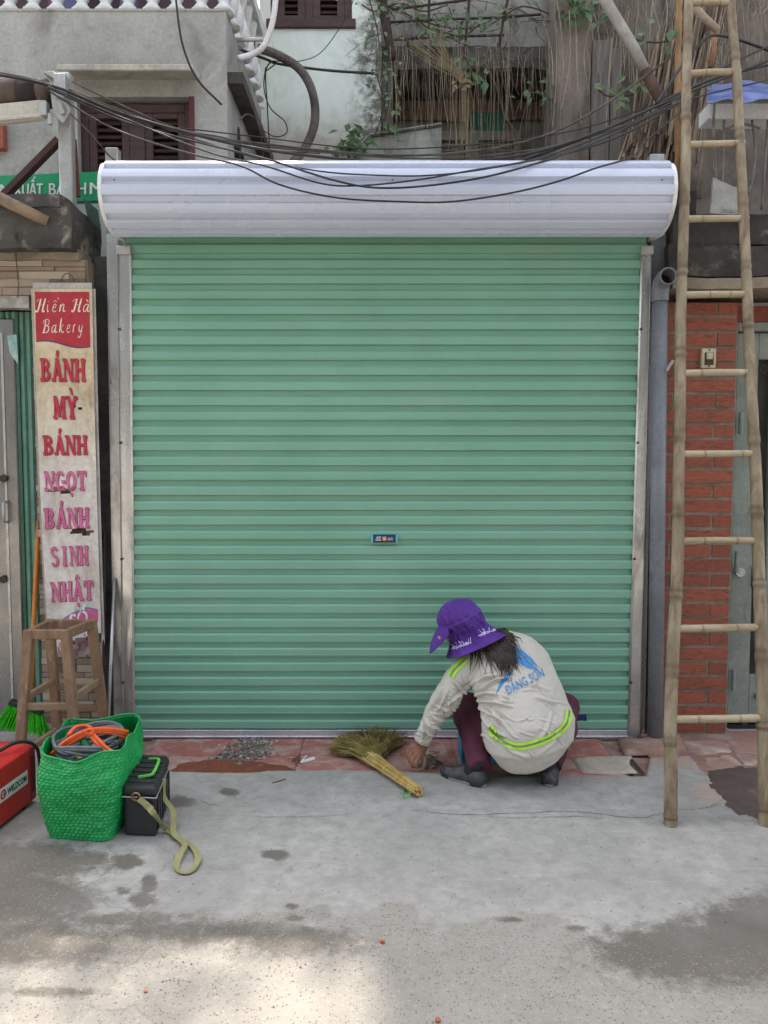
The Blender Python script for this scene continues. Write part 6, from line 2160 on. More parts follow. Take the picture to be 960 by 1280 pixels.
for q, rr_ in ((.02, .043), (.06, .041), (.36, .034), (.62, .029), (.86, .025)):
    c = e0.lerp(e1, q); d = (e1 - e0).normalized(); sd = d.cross(Vector((0, 0, 1))).normalized(); uu = sd.cross(d)
    mb.tube([c + sd * (rr_ * math.cos(a)) + uu * (rr_ * .66 * math.sin(a)) for a in [k * .3927 for k in range(17)]], .0028, 5)
mb.build('bindings', M('pale_twine', (206, 186, 140), (184, 160, 112), 9, .8), sb, smooth=True)
mb = MB()
mb.tube(resample([e0.lerp(e1, .84) + Vector((0, 0, .02)), G(512, 992, CZ + .02), G(504, 997, CZ + .004), G(507, 985, CZ + .006), G(513, 986, CZ + .012)], 20), .0028, 5)
mb.build('green_tie', M('green_tie', (74, 190, 86), (62, 170, 74), 6, .5), sb)

# rubble, litter
m_chip = M('cement_chips', (124, 116, 108), (92, 86, 80), 18, .9, 0, .3, 60)
def chips(name, label, boxes, mat, smin, smax, n, zb=.002, seed=1):
    r = random.Random(seed)
    mb = MB()
    for _ in range(n):
        cx, cy, sx, sy = r.choice(boxes)
        p = G(r.gauss(cx, sx), r.gauss(cy, sy), zb)
        s_ = r.uniform(smin, smax)
        rot = Matrix.Rotation(r.uniform(0, 6.28), 3, 'Z') @ Matrix.Rotation(r.gauss(0, .35), 3, 'X')
        k = 5
        ring = [Vector((math.cos(j * 6.283 / k + r.uniform(-.3, .3)) * s_ * r.uniform(.6, 1), math.sin(j * 6.283 / k) * s_ * r.uniform(.5, 1), 0)) for j in range(k)]
        h = s_ * r.uniform(.2, .6)
        mb.loft([[p + rot @ q + Vector((0, 0, .0)) for q in ring], [p + rot @ (q * .75) + Vector((0, 0, h)) for q in ring]])
    return tag(mb.build(name, mat), label, 'rubble', kind='stuff')
chips('rubble', 'grey cement rubble swept in a heap by the shutter', [(318, 928, 9, 4), (308, 936, 11, 4), (297, 944, 12, 3.5), (286, 949, 9, 3), (325, 940, 8, 5)], m_chip, .004, .017, 420, .003, 3)
chips('rubble', 'pale cement flakes among the grey rubble by the shutter', [(318, 928, 9, 5), (306, 938, 12, 5), (330, 936, 8, 6), (292, 946, 12, 4)], M('pale_chips', (186, 178, 168), (150, 142, 132), 18, .9), .003, .013, 220, .003, 13)
chips('rubble', 'brick red crumbs scattered near the paper scrap', [(372, 950, 4, 3), (318, 924, 6, 3)], M('brick_crumb', (132, 84, 66), (104, 66, 54), 18, .9), .003, .010, 70, .003, 4)
chips('grit', 'fine grit strewn over the concrete apron', [(300, 1010, 120, 40), (600, 1060, 200, 60), (250, 1200, 200, 50), (780, 1180, 140, 50), (500, 1150, 240, 60), (120, 1180, 100, 50)], M('grit', (176, 168, 154), (110, 104, 96), 30, .9), .0015, .0042, 900, CZ + .001, 5)
chips('debris_at_hand', 'dark grey scraps gathered under the hand of the person', [(532, 957, 9, 2.5), (540, 952, 7, 3)], M('dark_scraps', (88, 80, 74), (120, 112, 104), 18, .9), .004, .014, 90, .003, 6)
mb = MB()
r = random.Random(8)
for k in range(11):
    c = G(r.gauss(537, 7), r.gauss(953, 3), .010)
    mb.tube(resample([c, c + Vector((r.gauss(0, .03), r.gauss(0, .03), r.uniform(.0, .04))), c + Vector((r.gauss(0, .05), r.gauss(0, .03), r.uniform(0, .05)))], 7), .0028, 5)
tag(mb.build('twigs', M('grey_twig', (134, 122, 108), (96, 88, 78), 9, .9)), 'crumpled grey twigs held under the hand by the shutter', 'twigs')
mb = MB()
a = G(376, 954, .006)
mb.prism([a, G(394, 949, .008), G(393, 946, .02), G(377, 951, .016)], (0, .002, .001))
mb.prism([G(375, 953, .008), G(383, 944, .012), G(384, 943.5, .013), G(377, 953, .008)], (0, .002, .001))
tag(mb.build('paper_scrap', m_white), 'folded white paper scrap on the red tiles near the rubble', 'paper')
for (px, py, s_, lab) in ((478, 1177, .0085, 'small orange brick crumb on the concrete at the shade edge'), (547, 1275, .0095, 'small orange brick crumb at the bottom of the frame'), (182, 1239, .006, 'tiny orange crumb on the sunlit gravel')):
    mb = MB()
    c = G(px, py, CZ + s_ * .4)
    mb.loft([[c + Vector((s_ * r.uniform(.7, 1) * math.cos(k), s_ * r.uniform(.7, 1) * math.sin(k), dz)) for k in (0, 1.1, 2.3, 3.5, 4.6, 5.5)] for dz in (-s_ * .5, 0.002, s_ * .4)])
    tag(mb.build('brick_crumb', M('orange_crumb', (178, 104, 76), (150, 84, 62), 20, .9)), lab, 'brick crumb')
mb = MB()
for (px, py) in ((150, 1160), (102, 1240), (205, 1196), (948, 1075), (800, 1050), (340, 975), (690, 1190), (60, 1170)):
    c = G(px, py, CZ + .004)
    mb.leaf(c, (r.uniform(-1, 1), r.uniform(-1, 1), .05), (0, 0, 1), r.uniform(.014, .028), .006)
tag(mb.build('leaf_litter', M('dry_leaf', (186, 168, 118), (150, 128, 84), 20, .8), kind='stuff'), 'small dry leaves on the concrete', 'leaves')
mb = MB()
mb.tube([G(340, 979, CZ + .004), G(350, 976, CZ + .006), G(357, 974, CZ + .004)], .003, 5)
tag(mb.build('twig', m_iron), 'single dark twig on the concrete left of the broom', 'twig')
# ================================================================== THE PERSON
per = thing('person', 'crouching person in a pale work shirt and purple sun hat sweeping by the shutter', 'person', G(640, 975))
m_skin = M('tan_skin', (150, 108, 84), (132, 94, 74), 9, .6, 0, .08, 60, fine=.06)
m_shirt = M('pale_work_shirt', (196, 190, 180), (186, 181, 171), 3, .85, 0, .08, 160, fine=.05, dirt=(160, 152, 140), dirt_amt=.16, dirt_scale=3)
m_trouser = M('maroon_trousers', (84, 36, 52), (70, 30, 44), 4, .85, 0, .12, 120)
m_purple = M('purple_cotton', (88, 50, 142), (76, 42, 124), 5, .85, 0, .1, 160, fine=.06)
m_hair = M('black_hair', (34, 27, 25), (72, 58, 50), 40, .4, 0, .05)
m_sock = M('dark_sock', (32, 31, 36), (44, 42, 48), 9, .9, 0, .2, 120)
m_shoe = M('grey_rubber_shoe', (64, 64, 66), (48, 48, 50), 6, .6, 0, .12, 60, dirt=(116, 112, 106), dirt_amt=.2, dirt_scale=9)
m_lime2 = M('lime_tape', (178, 232, 40), (166, 220, 36), 9, .5, 0, .02, fine=.03)
m_refl = M('grey_reflective', (132, 136, 128), (120, 124, 118), 9, .45, .2, .02)
m_logo = M('blue_print', (70, 140, 200), (62, 130, 190), 9, .7, 0, .02, fine=.03)

def oval(c, L, N, a, b, n=22, pw=1.0):
    return [c + L * (a * math.copysign(abs(math.cos(k * 2 * math.pi / n)) ** pw, math.cos(k * 2 * math.pi / n))) + N * (b * math.copysign(abs(math.sin(k * 2 * math.pi / n)) ** pw, math.sin(k * 2 * math.pi / n))) for k in range(n)]
S_ = lambda px, Y: px * (Y + 4.2 + .2) / F_PX          # pixels -> metres near that depth

# --- torso stations: px, py, Y, half width in px, half depth in m, sideways axis
Lat_top = Vector((.80, .50, .33)).normalized()
Lat_bot = Vector((.86, .46, .20)).normalized()
stn = [(661, 950, -.575, 26, .06), (663, 942, -.60, 43, .115), (663, 928, -.61, 54, .155), (661, 908, -.60, 56, .165), (655, 884, -.57, 52, .150), (647, 860, -.53, 50, .140), (638, 838, -.485, 51, .130), (627, 822, -.455, 46, .115), (617, 810, -.44, 30, .09), (608, 800, -.43, 19, .065)]
cs = [P(x, y, Y) for x, y, Y, a, b in stn]
def torso_rings(shrink=0.0, n=26):
    rings = []
    for i, (x, y, Y, a, b) in enumerate(stn):
        T = (cs[min(i + 1, len(cs) - 1)] - cs[max(i - 1, 0)]).normalized()
        L_ = Lat_bot.lerp(Lat_top, min(1, i / 6))
        L_ = (L_ - T * L_.dot(T)).normalized()
        N_ = T.cross(L_).normalized()
        rings.append(oval(cs[i], L_, N_, max(.02, S_(a, Y) * 1.06 - shrink), max(.02, b - shrink), n, .9))
    return rings
shL, elL, wrL = P(581, 841, -.46), P(549, 884, -.50), P(528, 927, -.46)
shR, elR, wrR = P(663, 826, -.34), P(640, 880, -.16), P(622, 938, -.20)
hipL, knL, anL = P(636, 922, -.56), P(583, 884, -.30), P(600.5, 961, -.655)
hipR, knR, anR = P(690, 912, -.50), P(706, 884, -.16), P(688, 958, -.58)

def limb(mb, pts, radii, n=18, k=22):
    mb.tube(resample(pts, k), [float(np.interp(i / (k - 1), np.linspace(0, 1, len(radii)), radii)) for i in range(k)], n)

# --- body: one continuous skin
bd = MB()
bd.loft(torso_rings(.035))
hc = P(579, 784, -.41)
fdir = Vector((-.70, .45, -.55)).normalized()          # where the face points
hup = Vector((-.35, .22, .62)); hup = (hup - fdir * hup.dot(fdir)).normalized()
hside = fdir.cross(hup).normalized()
def hp_(f, u, s): return hc + fdir * f + hup * u + hside * s
rot = Matrix((hside, fdir, hup)).transposed()
bd.ball(hc, (.074, .094, .108), 22, 16, rot)
bd.ball(hp_(.045, -.06, 0), (.052, .050, .055), 18, 12, rot)            # jaw
bd.ball(hp_(.100, -.012, 0), (.013, .018, .022), 12, 8, rot)            # nose
bd.ball(hp_(.088, -.055, 0), (.024, .012, .008), 12, 8, rot)            # lips
for s in (-1, 1):
    bd.ball(hp_(-.005, -.012, s * .076), (.010, .018, .030), 10, 8, rot)   # ears
    bd.ball(hp_(.080, .020, s * .030), (.020, .012, .009), 10, 6, rot)     # brows
limb(bd, [hp_(-.02, -.06, 0), P(600, 806, -.43), cs[-3]], [.042, .042, .06], 16, 10)
for (a, b_, c_) in ((shL, elL, wrL), (shR, elR, wrR)):
    limb(bd, [a, b_, c_], [.052, .045, .042, .036, .027], 16, 20)
for (a, b_, c_) in ((hipL, knL, anL), (hipR, knR, anR)):
    limb(bd, [a, b_, c_], [.08, .06, .038, .04, .034], 16, 22)
def hand(mb, wr, kn_c, across, down, out):
    """palm from the wrist to the knuckle line, four bent fingers of unequal length, thumb from the side of the palm"""
    pd = (kn_c - wr).normalized()
    ax_ = (across - pd * across.dot(pd)).normalized()
    pn = pd.cross(ax_).normalized()
    rings = []
    for t_, wd_, th in ((-.25, .026, .021), (0, .029, .021), (.35, .036, .019), (.75, .041, .016), (1.0, .040, .013), (1.08, .034, .009)):
        rings.append(oval(wr.lerp(kn_c, t_), ax_, pn, wd_, th, 16, .8))
    mb.loft(rings)
    for i, (o, ln) in enumerate(((-.030, .066), (-.010, .076), (.010, .072), (.029, .056))):
        k = kn_c + ax_ * o
        spread = ax_ * (o * .35)
        p1 = k + (pd * .55 + out * .35 + down * .35).normalized() * ln * .42 + spread * .3
        p2 = p1 + (down * .95 + out * .18).normalized() * ln * .34 + spread * .3
        p3 = p2 + (down * .9 - out * .35).normalized() * ln * .28 + spread * .2
        limb(mb, [k - pd * .012, p1, p2, p3], [.0098, .0095, .0085, .0065], 10, 14)
    tb = wr.lerp(kn_c, .30) + ax_ * .030
    t1 = tb + (ax_ * .6 + pd * .3 + down * .6).normalized() * .036
    t2 = t1 + (down * .9 + pd * .4).normalized() * .030
    t3 = t2 + (down * .7 + pd * .5 - ax_ * .2).normalized() * .022
    limb(mb, [tb - ax_ * .010, t1, t2, t3], [.0125, .0115, .010, .0075], 10, 14)
hand(bd, P(528, 933, -.455), P(519, 940, -.49), Vector((.80, .58, .10)), Vector((0, 0, -1)), Vector((-.55, -.55, 0)).normalized())
hand(bd, P(620, 945, -.21), P(612, 950, -.24), Vector((-.3, -1, 0)), Vector((0, 0, -1)), Vector((-.9, -.2, 0)).normalized())
co, fs = fuse(bd, .0042, 2, .5)
bmesh_ = MB(); bmesh_.add(co, fs)
bmesh_.build('body', m_skin, per, smooth=True)
fm = MB()
for s in (-1, 1): fm.ball(hp_(.083, .004, s * .030), (.013, .008, .009), 12, 8, rot)
fm.build('eyes', m_white, per, smooth=True)
fm = MB()
for s in (-1, 1): fm.ball(hp_(.089, .003, s * .030), (.006, .004, .006), 10, 6, rot)
fm.build('pupils', m_black, per, smooth=True)

# --- shirt
sm = MB()
sm.loft(torso_rings(0))
limb(sm, [cs[-3].lerp(shL, .35), shL, elL, wrL], [.075, .080, .076, .066, .060, .050, .044], 20, 30)
limb(sm, [cs[-3].lerp(shR, .35), shR, elR, wrR], [.075, .078, .070, .062, .056, .050, .046], 20, 30)
co, fs = fuse(sm, .0037, 16, .5)
nn = vnormals(co, fs)
px, py = proj_np(co)
d = np.zeros(len(co))
def crease_field(px, py, d, pts, amp, sig, valley=.45):
    P_ = np.array(pts, float)
    best = np.full(len(px), 1e9); tt = np.zeros(len(px))
    for i in range(len(P_) - 1):
        a, b_ = P_[i], P_[i + 1]
        ab = b_ - a
        t_ = np.clip(((px - a[0]) * ab[0] + (py - a[1]) * ab[1]) / (ab @ ab), 0, 1)
        ds = np.hypot(px - a[0] - t_ * ab[0], py - a[1] - t_ * ab[1])
        m_ = ds < best
        best[m_] = ds[m_]
        tt[m_] = (i + t_[m_]) / (len(P_) - 1)
    taper = np.sin(np.clip(tt, .06, .94) * np.pi) ** .6
    d += amp * taper * (np.exp(-(best / sig) ** 2) - valley * np.exp(-((best - 1.9 * sig) / sig) ** 2))
def crease(pts, amp, sig):
    """raised fold along an image-space line, valleys on both sides"""
    global d
    P_ = np.array(pts, float)
    best = np.full(len(co), 1e9); tt = np.zeros(len(co))
    for i in range(len(P_) - 1):
        a, b_ = P_[i], P_[i + 1]
        ab = b_ - a
        t_ = np.clip(((px - a[0]) * ab[0] + (py - a[1]) * ab[1]) / (ab @ ab), 0, 1)
        ds = np.hypot(px - a[0] - t_ * ab[0], py - a[1] - t_ * ab[1])
        m_ = ds < best
        best[m_] = ds[m_]
        tt[m_] = (i + t_[m_]) / (len(P_) - 1)
    taper = np.sin(np.clip(tt, 0, 1) * np.pi) ** .6
    d += amp * taper * (np.exp(-(best / sig) ** 2) - .45 * np.exp(-((best - 1.9 * sig) / sig) ** 2))
for c in ([(592, 870), (608, 866), (624, 868)], [(594, 876), (618, 878), (642, 884)], [(597, 884), (614, 893), (634, 904)], [(602, 894), (614, 910), (632, 922)], [(600, 862), (618, 850), (640, 846)],
          [(607, 905), (616, 920), (636, 930)], [(606, 880), (622, 896), (640, 918)], [(598, 852), (606, 846), (620, 844)]):
    crease(c, .018, 1.7)
for c in ([(596, 850), (575, 868), (556, 884)], [(590, 860), (572, 880), (558, 898)], [(560, 862), (552, 880), (545, 890)], [(540, 880), (556, 888), (568, 886)], [(536, 890), (548, 900), (560, 902)],
          [(530, 898), (540, 908), (554, 912)], [(524, 908), (536, 918), (548, 922)], [(566, 850), (578, 862), (586, 872)], [(526, 902), (530, 914), (528, 926)], [(552, 858), (546, 874), (536, 888)]):
    crease(c, .015, 1.6)
for c in ([(660, 850), (672, 858), (688, 864)], [(668, 870), (684, 876), (698, 880)], [(690, 890), (684, 910), (672, 928)], [(625, 925), (640, 940), (662, 948)], [(700, 912), (690, 930), (676, 942)], [(650, 806), (660, 818), (664, 832)]):
    crease(c, .009, 2.2)
rcz = random.Random(77)                               # small secondary wrinkles
for _ in range(46):
    if rcz.random() < .5:                             # sleeve: across the arm
        u = rcz.random(); cx, cy = lerp(574, 528, u) + rcz.gauss(0, 6), lerp(856, 920, u) + rcz.gauss(0, 6); a_ = rcz.gauss(.5, .5)
        crease([(cx - 8 * math.cos(a_), cy - 8 * math.sin(a_)), (cx, cy + rcz.gauss(0, 1)), (cx + 8 * math.cos(a_), cy + 8 * math.sin(a_))], .006, 1.1)
    else:                                             # flank and back
        cx, cy = rcz.uniform(604, 700), rcz.uniform(850, 945); a_ = rcz.gauss(.4, .5); l_ = rcz.uniform(6, 14)
        crease([(cx - l_ * math.cos(a_), cy - l_ * math.sin(a_)), (cx, cy + rcz.gauss(0, 2)), (cx + l_ * math.cos(a_), cy + l_ * math.sin(a_))], .0045 if cx > 645 else .007, 1.3)
nz = np.array([.0045 * noise.fractal((c[0] * 9, c[1] * 9, c[2] * 14), 1.0, 2.1, 3) for c in co])
co = co + nn * (d + nz)[:, None]
shm = MB(); shm.add(co, fs)
shirt = shm.build('shirt', m_shirt, per, smooth=True)
bvh = BVHTree.FromPolygons([Vector(c) for c in co], fs)
def hit(x, y, off=.0025):
    dr_ = ray(x, y).normalized()
    loc, nrm_, idx, ds = bvh.ray_cast(CAM, dr_)
    if loc is None or ds > 4.6: return None
    if nrm_.dot(dr_) > 0: nrm_ = -nrm_
    return loc + nrm_ * off
def on_shirt(mb, rows):
    """rows of image points laid on the shirt as a thin print; cells that miss the cloth are left out"""
    h = [[hit(x, y, o) for x, y, o in r] for r in rows]
    for j in range(len(h) - 1):
        for i in range(len(h[0]) - 1):
            q = [h[j][i], h[j][i + 1], h[j + 1][i + 1], h[j + 1][i]]
            if all(p is not None for p in q) and max((q[k] - q[k - 1]).length for k in range(4)) < .05:
                mb.add(q, [(0, 1, 2, 3)])
def band(pts, w0, w1, off, n=40):
    cv = resample([Vector((x, y, 0)) for x, y in pts], n)
    rows = [[], [], []]
    for i, p in enumerate(cv):
        t_ = (cv[min(i + 1, n - 1)] - cv[max(i - 1, 0)]).normalized()
        nn_ = Vector((-t_.y, t_.x, 0))
        for r, w_ in zip(rows, (w0, (w0 + w1) / 2, w1)):
            q = p + nn_ * w_
            r.append((q.x, q.y, off))
    return rows
waist = [(612, 909), (617, 917), (625, 924), (638, 931), (650, 933), (666, 930), (685, 923), (699, 914), (707, 905), (710, 896), (711, 888)]
shoulder = [(583, 823), (576, 830), (568, 838), (563, 846)]
shoulder2 = [(640, 785), (634, 791), (628, 798)]
ly, gy = MB(), MB()
for line in (waist, shoulder, shoulder2):
    for w0_, w1_, mt_, nm_ in ((-4.4, -1.3, m_lime2, 'lime_stripe'), (1.3, 4.4, m_lime2, 'lime_stripe'), (-1.3, 1.3, m_refl, 'reflective_stripe')):
        ly = MB()
        on_shirt(ly, band(line, w0_, w1_, .0035))
        ly.build(nm_, mt_, shirt, smooth=True)
lg = MB()
def swoosh(top_, bot_, n=34):
    a = resample([Vector((x, y, 0)) for x, y in top_], n); b_ = resample([Vector((x, y, 0)) for x, y in bot_], n)
    on_shirt(lg, [[(lerp(p.x, q.x, k / 7), lerp(p.y, q.y, k / 7), .003) for p, q in zip(a, b_)] for k in range(8)])
swoosh([(634, 806), (647, 810), (662, 821), (674, 836)], [(632, 817), (646, 818), (661, 825), (674, 836)])
swoosh([(636, 820), (650, 821), (663, 828), (673, 838)], [(637, 827), (648, 829), (660, 835), (673, 838)])
swoosh([(642, 836), (632, 845), (625, 853), (620, 868)], [(640, 842), (633, 850), (627, 858), (620, 868)])
bl, u_ = (635.5, 868.5), Vector((48, -24.5, 0)).normalized()
vv_ = Vector((u_.y, -u_.x, 0))
vs, fs2, wd = text2d('ĐẶNG SƠN', .006, 0, 1.05)
kx = 51.0 / wd; ky = 12.0 / .73
def split(p, q, r_, out, depth=0):
    ps = (p, q, r_)
    ds = [math.dist(ps[i], ps[(i + 1) % 3]) for i in range(3)]
    k = ds.index(max(ds))
    if ds[k] < 1.6 or depth > 8:
        out.append(ps)
        return
    m_ = ((ps[k][0] + ps[(k + 1) % 3][0]) / 2, (ps[k][1] + ps[(k + 1) % 3][1]) / 2)
    split(ps[k], m_, ps[(k + 2) % 3], out, depth + 1)
    split(m_, ps[(k + 1) % 3], ps[(k + 2) % 3], out, depth + 1)
tris = []
for f in fs2:
    sp_ = [(vs[i][0] * kx, vs[i][1] * ky) for i in f]
    for i in range(1, len(sp_) - 1):
        split(sp_[0], sp_[i], sp_[i + 1], tris)
vs = [p for t_ in tris for p in t_]
fs2 = [(3 * i, 3 * i + 1, 3 * i + 2) for i in range(len(tris))]
pts = []
for a, b_ in vs:
    x, y = a, b_
    arch = 1.5 * math.sin(min(1, x / 51) * math.pi) * 0
    pts.append(hit(bl[0] + u_.x * x - vv_.x * -y * -1, bl[1] + u_.y * x + (-abs(vv_.y)) * y + arch, .003) if False else hit(bl[0] + u_.x * x + u_.y * y * .9, bl[1] + u_.y * x - u_.x * y, .0045))
for f in fs2:
    q = [pts[i] for i in f]
    if all(p is not None for p in q) and max((q[k] - q[k - 1]).length for k in range(len(q))) < .08:
        lg.add(q, [tuple(range(len(q)))])
lg.build('shirt_print', m_logo, shirt)

# --- trousers
tr_ = MB()
for (a, b_, c_) in ((hipL, knL, anL), (hipR, knR, anR)):
    c2 = b_.lerp(c_, 1.0)
    limb(tr_, [a, a.lerp(b_, .5) + Vector((0, 0, -.01)), b_, b_.lerp(c_, .5), c2], [.115, .105, .088, .080, .076, .072, .064, .058, .055], 20, 34)
tr_.ball(P(662, 926, -.57), (.165, .13, .10), 20, 12)
co, fs = fuse(tr_, .0065, 5, .5)
nn = vnormals(co, fs)
co = co + nn * np.array([.007 * noise.fractal((c[0] * 8, c[1] * 8, c[2] * 16), 1.0, 2.1, 3) + .003 * noise.noise((c[0] * 6, c[1] * 6, c[2] * 45)) for c in co])[:, None]
tm = MB(); tm.add(co, fs); tm.build('trousers', m_trouser, per, smooth=True)

# --- shoes and socks
def shoe(heel, toe, w_, h_, tag_):
    d_ = (toe - heel); Ls = d_.length; d_.normalize()
    sd = Vector((d_.y, -d_.x, 0)).normalized()
    mb = MB()
    rings = []
    for t_, ww, hh, zb in ((-.02, .5, .5, .012), (.02, .72, .85, .004), (.15, .86, 1.0, .0), (.35, .84, 1.0, .0), (.55, .95, .85, .0), (.75, 1.0, .62, .0), (.9, .86, .48, .004), (.98, .55, .34, .010), (1.0, .25, .2, .014)):
        c = heel + d_ * (Ls * t_)
        rings.append([c + sd * (w_ * ww * math.cos(a)) + Vector((0, 0, zb + .0 + (h_ * hh) * (.5 + .5 * math.sin(a)))) if math.sin(a) > -.2 else c + sd * (w_ * ww * math.copysign(abs(math.cos(a)) ** .5, math.cos(a))) + Vector((0, 0, zb)) for a in [k * 2 * math.pi / 18 for k in range(18)]])
    mb.loft(rings)
    o = mb.build('shoe', m_shoe, per, smooth=True)
    s2 = MB()
    rings = []
    for z in (0.0, .012):
        q = []
        for k in range(28):
            a = k * 2 * math.pi / 28
            t_ = .5 - .52 * math.cos(a)
            ww = w_ * (1.03 if t_ > .6 else .9) * abs(math.sin(a)) ** .6 * math.copysign(1, math.sin(a))
            q.append(heel + d_ * (Ls * t_) + sd * ww + Vector((0, 0, z)))
        rings.append(q)
    s2.loft(rings)
    s2.build('sole', M('shoe_sole', (140, 138, 134), (116, 114, 110), 8, .8), o)
    return o
zc = Vector((0, 0, CZ))
shoe(G(606, 983, CZ), G(553, 966, CZ), .046, .075, 'l')
shoe(G(687, 983, CZ), G(694, 962, CZ) + Vector((.0, .08, 0)), .046, .075, 'r')
for (an, heel, dd) in ((anL, G(603, 981, CZ), Vector((-.05, .03, 0))), (anR, G(687, 981, CZ), Vector((.0, .05, 0)))):
    mb = MB()
    b0 = heel + dd * .9
    limb(mb, [b0 + Vector((0, 0, .035)), b0 + Vector((0, 0, .07)), an + Vector((0, 0, .03))], [.036, .038, .034, .028], 16, 10)
    mb.build('sock', m_sock, per, smooth=True)

# --- hat: crown, neck flap, bill
ring_px = [(568, 749.5, 2, 0), (569, 751, 11, 0), (570, 755, 18, 0), (571, 761, 22.5, 0), (573, 769, 25, 0), (576, 776, 25.5, 0), (581, 783, 23.5, 0), (585.5, 789, 23, .004), (589.5, 796, 27, .008), (593.5, 801, 33, .012), (597, 805.5, 40, .014)]
hv = []
for i, (x, y, a, _) in enumerate(ring_px):
    Y = -.44 - .0 * i
    hv.append((P(x, y, Y), S_(a, Y)))
rings = []
NHR = 132
for i, (c, a) in enumerate(hv):
    T = (hv[min(i + 1, len(hv) - 1)][0] - hv[max(i - 1, 0)][0]).normalized()
    T = (Vector((.40, -.10, -.91)) if i >= 5 else Vector((.24, -.08, -.96))).normalized()
    L_ = Vector((.88, .12, .46 if i < 5 else .37)); L_ = (L_ - T * L_.dot(T)).normalized()
    N_ = T.cross(L_).normalized()
    ring = []
    for k in range(NHR):
        th = k * 2 * math.pi / NHR
        wr_ = 0
        if i >= 6: wr_ = .006 * (i - 5) / 5 * math.sin(th * 5 + i * .3) + .003 * math.sin(th * 9 + 1)
        if 4 <= i <= 9: wr_ += .0045 * abs(math.sin(th * 7 + i * .8 + math.sin(th * 3))) + .0025 * math.sin(th * 17 + i * 1.3)
        if 1 <= i <= 4: wr_ += .0022 * abs(math.sin(th * 3 + .6)) + .002 * noise.noise((th * 3, i * .8, 2))
        rr_ = a + wr_ + .003 * noise.noise((math.cos(th) * 2, math.sin(th) * 2, i * .6))
        ring.append(c + L_ * (rr_ * math.cos(th)) + N_ * ((rr_ * (1.08 if i < 7 else .88)) * math.sin(th)))
    rings.append(ring)
big = []
for k in range(NHR):
    big.append(resample([r[k] for r in rings], 91))
# tucks of the gathered cloth: raised pleats round the band and down the flap
hco = np.array([[tuple(big[k][i]) for k in range(NHR)] for i in range(91)])
cenl = hco.mean(axis=1, keepdims=True)
hdir = hco - cenl
hdir /= np.maximum(np.linalg.norm(hdir, axis=2, keepdims=True), 1e-6)
flat_ = hco.reshape(-1, 3)
hx, hy = proj_np(flat_)
near = (hdir.reshape(-1, 3) @ np.array(FWD)) < .15     # the side towards the road
hd = np.zeros(len(flat_))
for c, am, sg in (([(546, 788), (562, 785), (580, 777), (600, 765)], .006, 1.5), ([(552, 792), (568, 789), (586, 781), (603, 771)], -.006, 1.6), ([(565, 783), (569, 794), (566, 808)], .006, 1.6), ([(577, 780), (582, 792), (584, 806)], .006, 1.7), ([(586, 775), (595, 786), (602, 800)], .007, 1.7),
                  ([(594, 769), (606, 780), (618, 791)], .007, 1.6), ([(571, 786), (575, 796), (573, 812)], .005, 1.5), ([(581, 780), (590, 792), (594, 804)], .005, 1.5), ([(559, 788), (562, 800), (560, 814)], .006, 1.6),
                  ([(558, 758), (566, 766), (572, 777)], .004, 1.6), ([(574, 752), (583, 762), (590, 770)], .004, 1.8), ([(552, 768), (558, 776), (560, 784)], .004, 1.6), ([(566, 754), (576, 770), (580, 776)], .003, 1.5)):
    crease_field(hx, hy, hd, c, am, sg, .5)
hd *= near
hco = (flat_ + hdir.reshape(-1, 3) * hd[:, None]).reshape(hco.shape)
rings_f = [[Vector(hco[i, k]) for k in range(NHR)] for i in range(91)]
mb = MB()
mb.loft(rings_f, cap=False)
inner = [[p + (sum(r, Vector()) / NHR - p).normalized() * .004 for p in r] for r in rings_f[::-1]]
mb.loft(inner, cap=False)
mb.loft([rings_f[-1], inner[0]], cap=False)
hat = mb.build('sun_hat', m_purple, per, smooth=True)
# gathered seam band
mb = MB()
mb.tube([p + (p - sum(rings_f[52], Vector()) / NHR).normalized() * .002 for p in rings_f[52]] + [rings_f[52][0]], .002, 6)
mb.build('gathered_seam', m_purple, hat, smooth=True)
# bill
mb = MB()
rows = []
e0, e1 = P(562, 779, -.53), P(548, 800, -.34)
tip0, tip1 = P(558, 790, -.55), P(537, 818, -.42)
root = resample([P(563, 776, -.515), P(549, 782, -.47), P(546, 790, -.40)], 14)
edge = resample([P(561, 793, -.545), P(552, 803, -.535), P(538, 816, -.49), P(537, 812, -.43), P(541, 800, -.38)], 14)
for j in range(9):
    u = j / 8
    rows.append([root[i].lerp(edge[i], u) + Vector((-.006, -.004, .008)) * math.sin(u * math.pi) for i in range(14)])
mb.grid(rows)
mb.grid([[p + Vector((.004, .006, -.004)) for p in r[::-1]] for r in rows])
mb.grid([rows[-1], [p + Vector((.004, .006, -.004)) for p in rows[-1]]])
mb.build('hat_bill', m_purple, hat, smooth=True)
hb = BVHTree.FromPolygons([p for r in rings_f for p in r], [(k * NHR + i, k * NHR + (i + 1) % NHR, (k + 1) * NHR + (i + 1) % NHR, (k + 1) * NHR + i) for k in range(90) for i in range(NHR)])
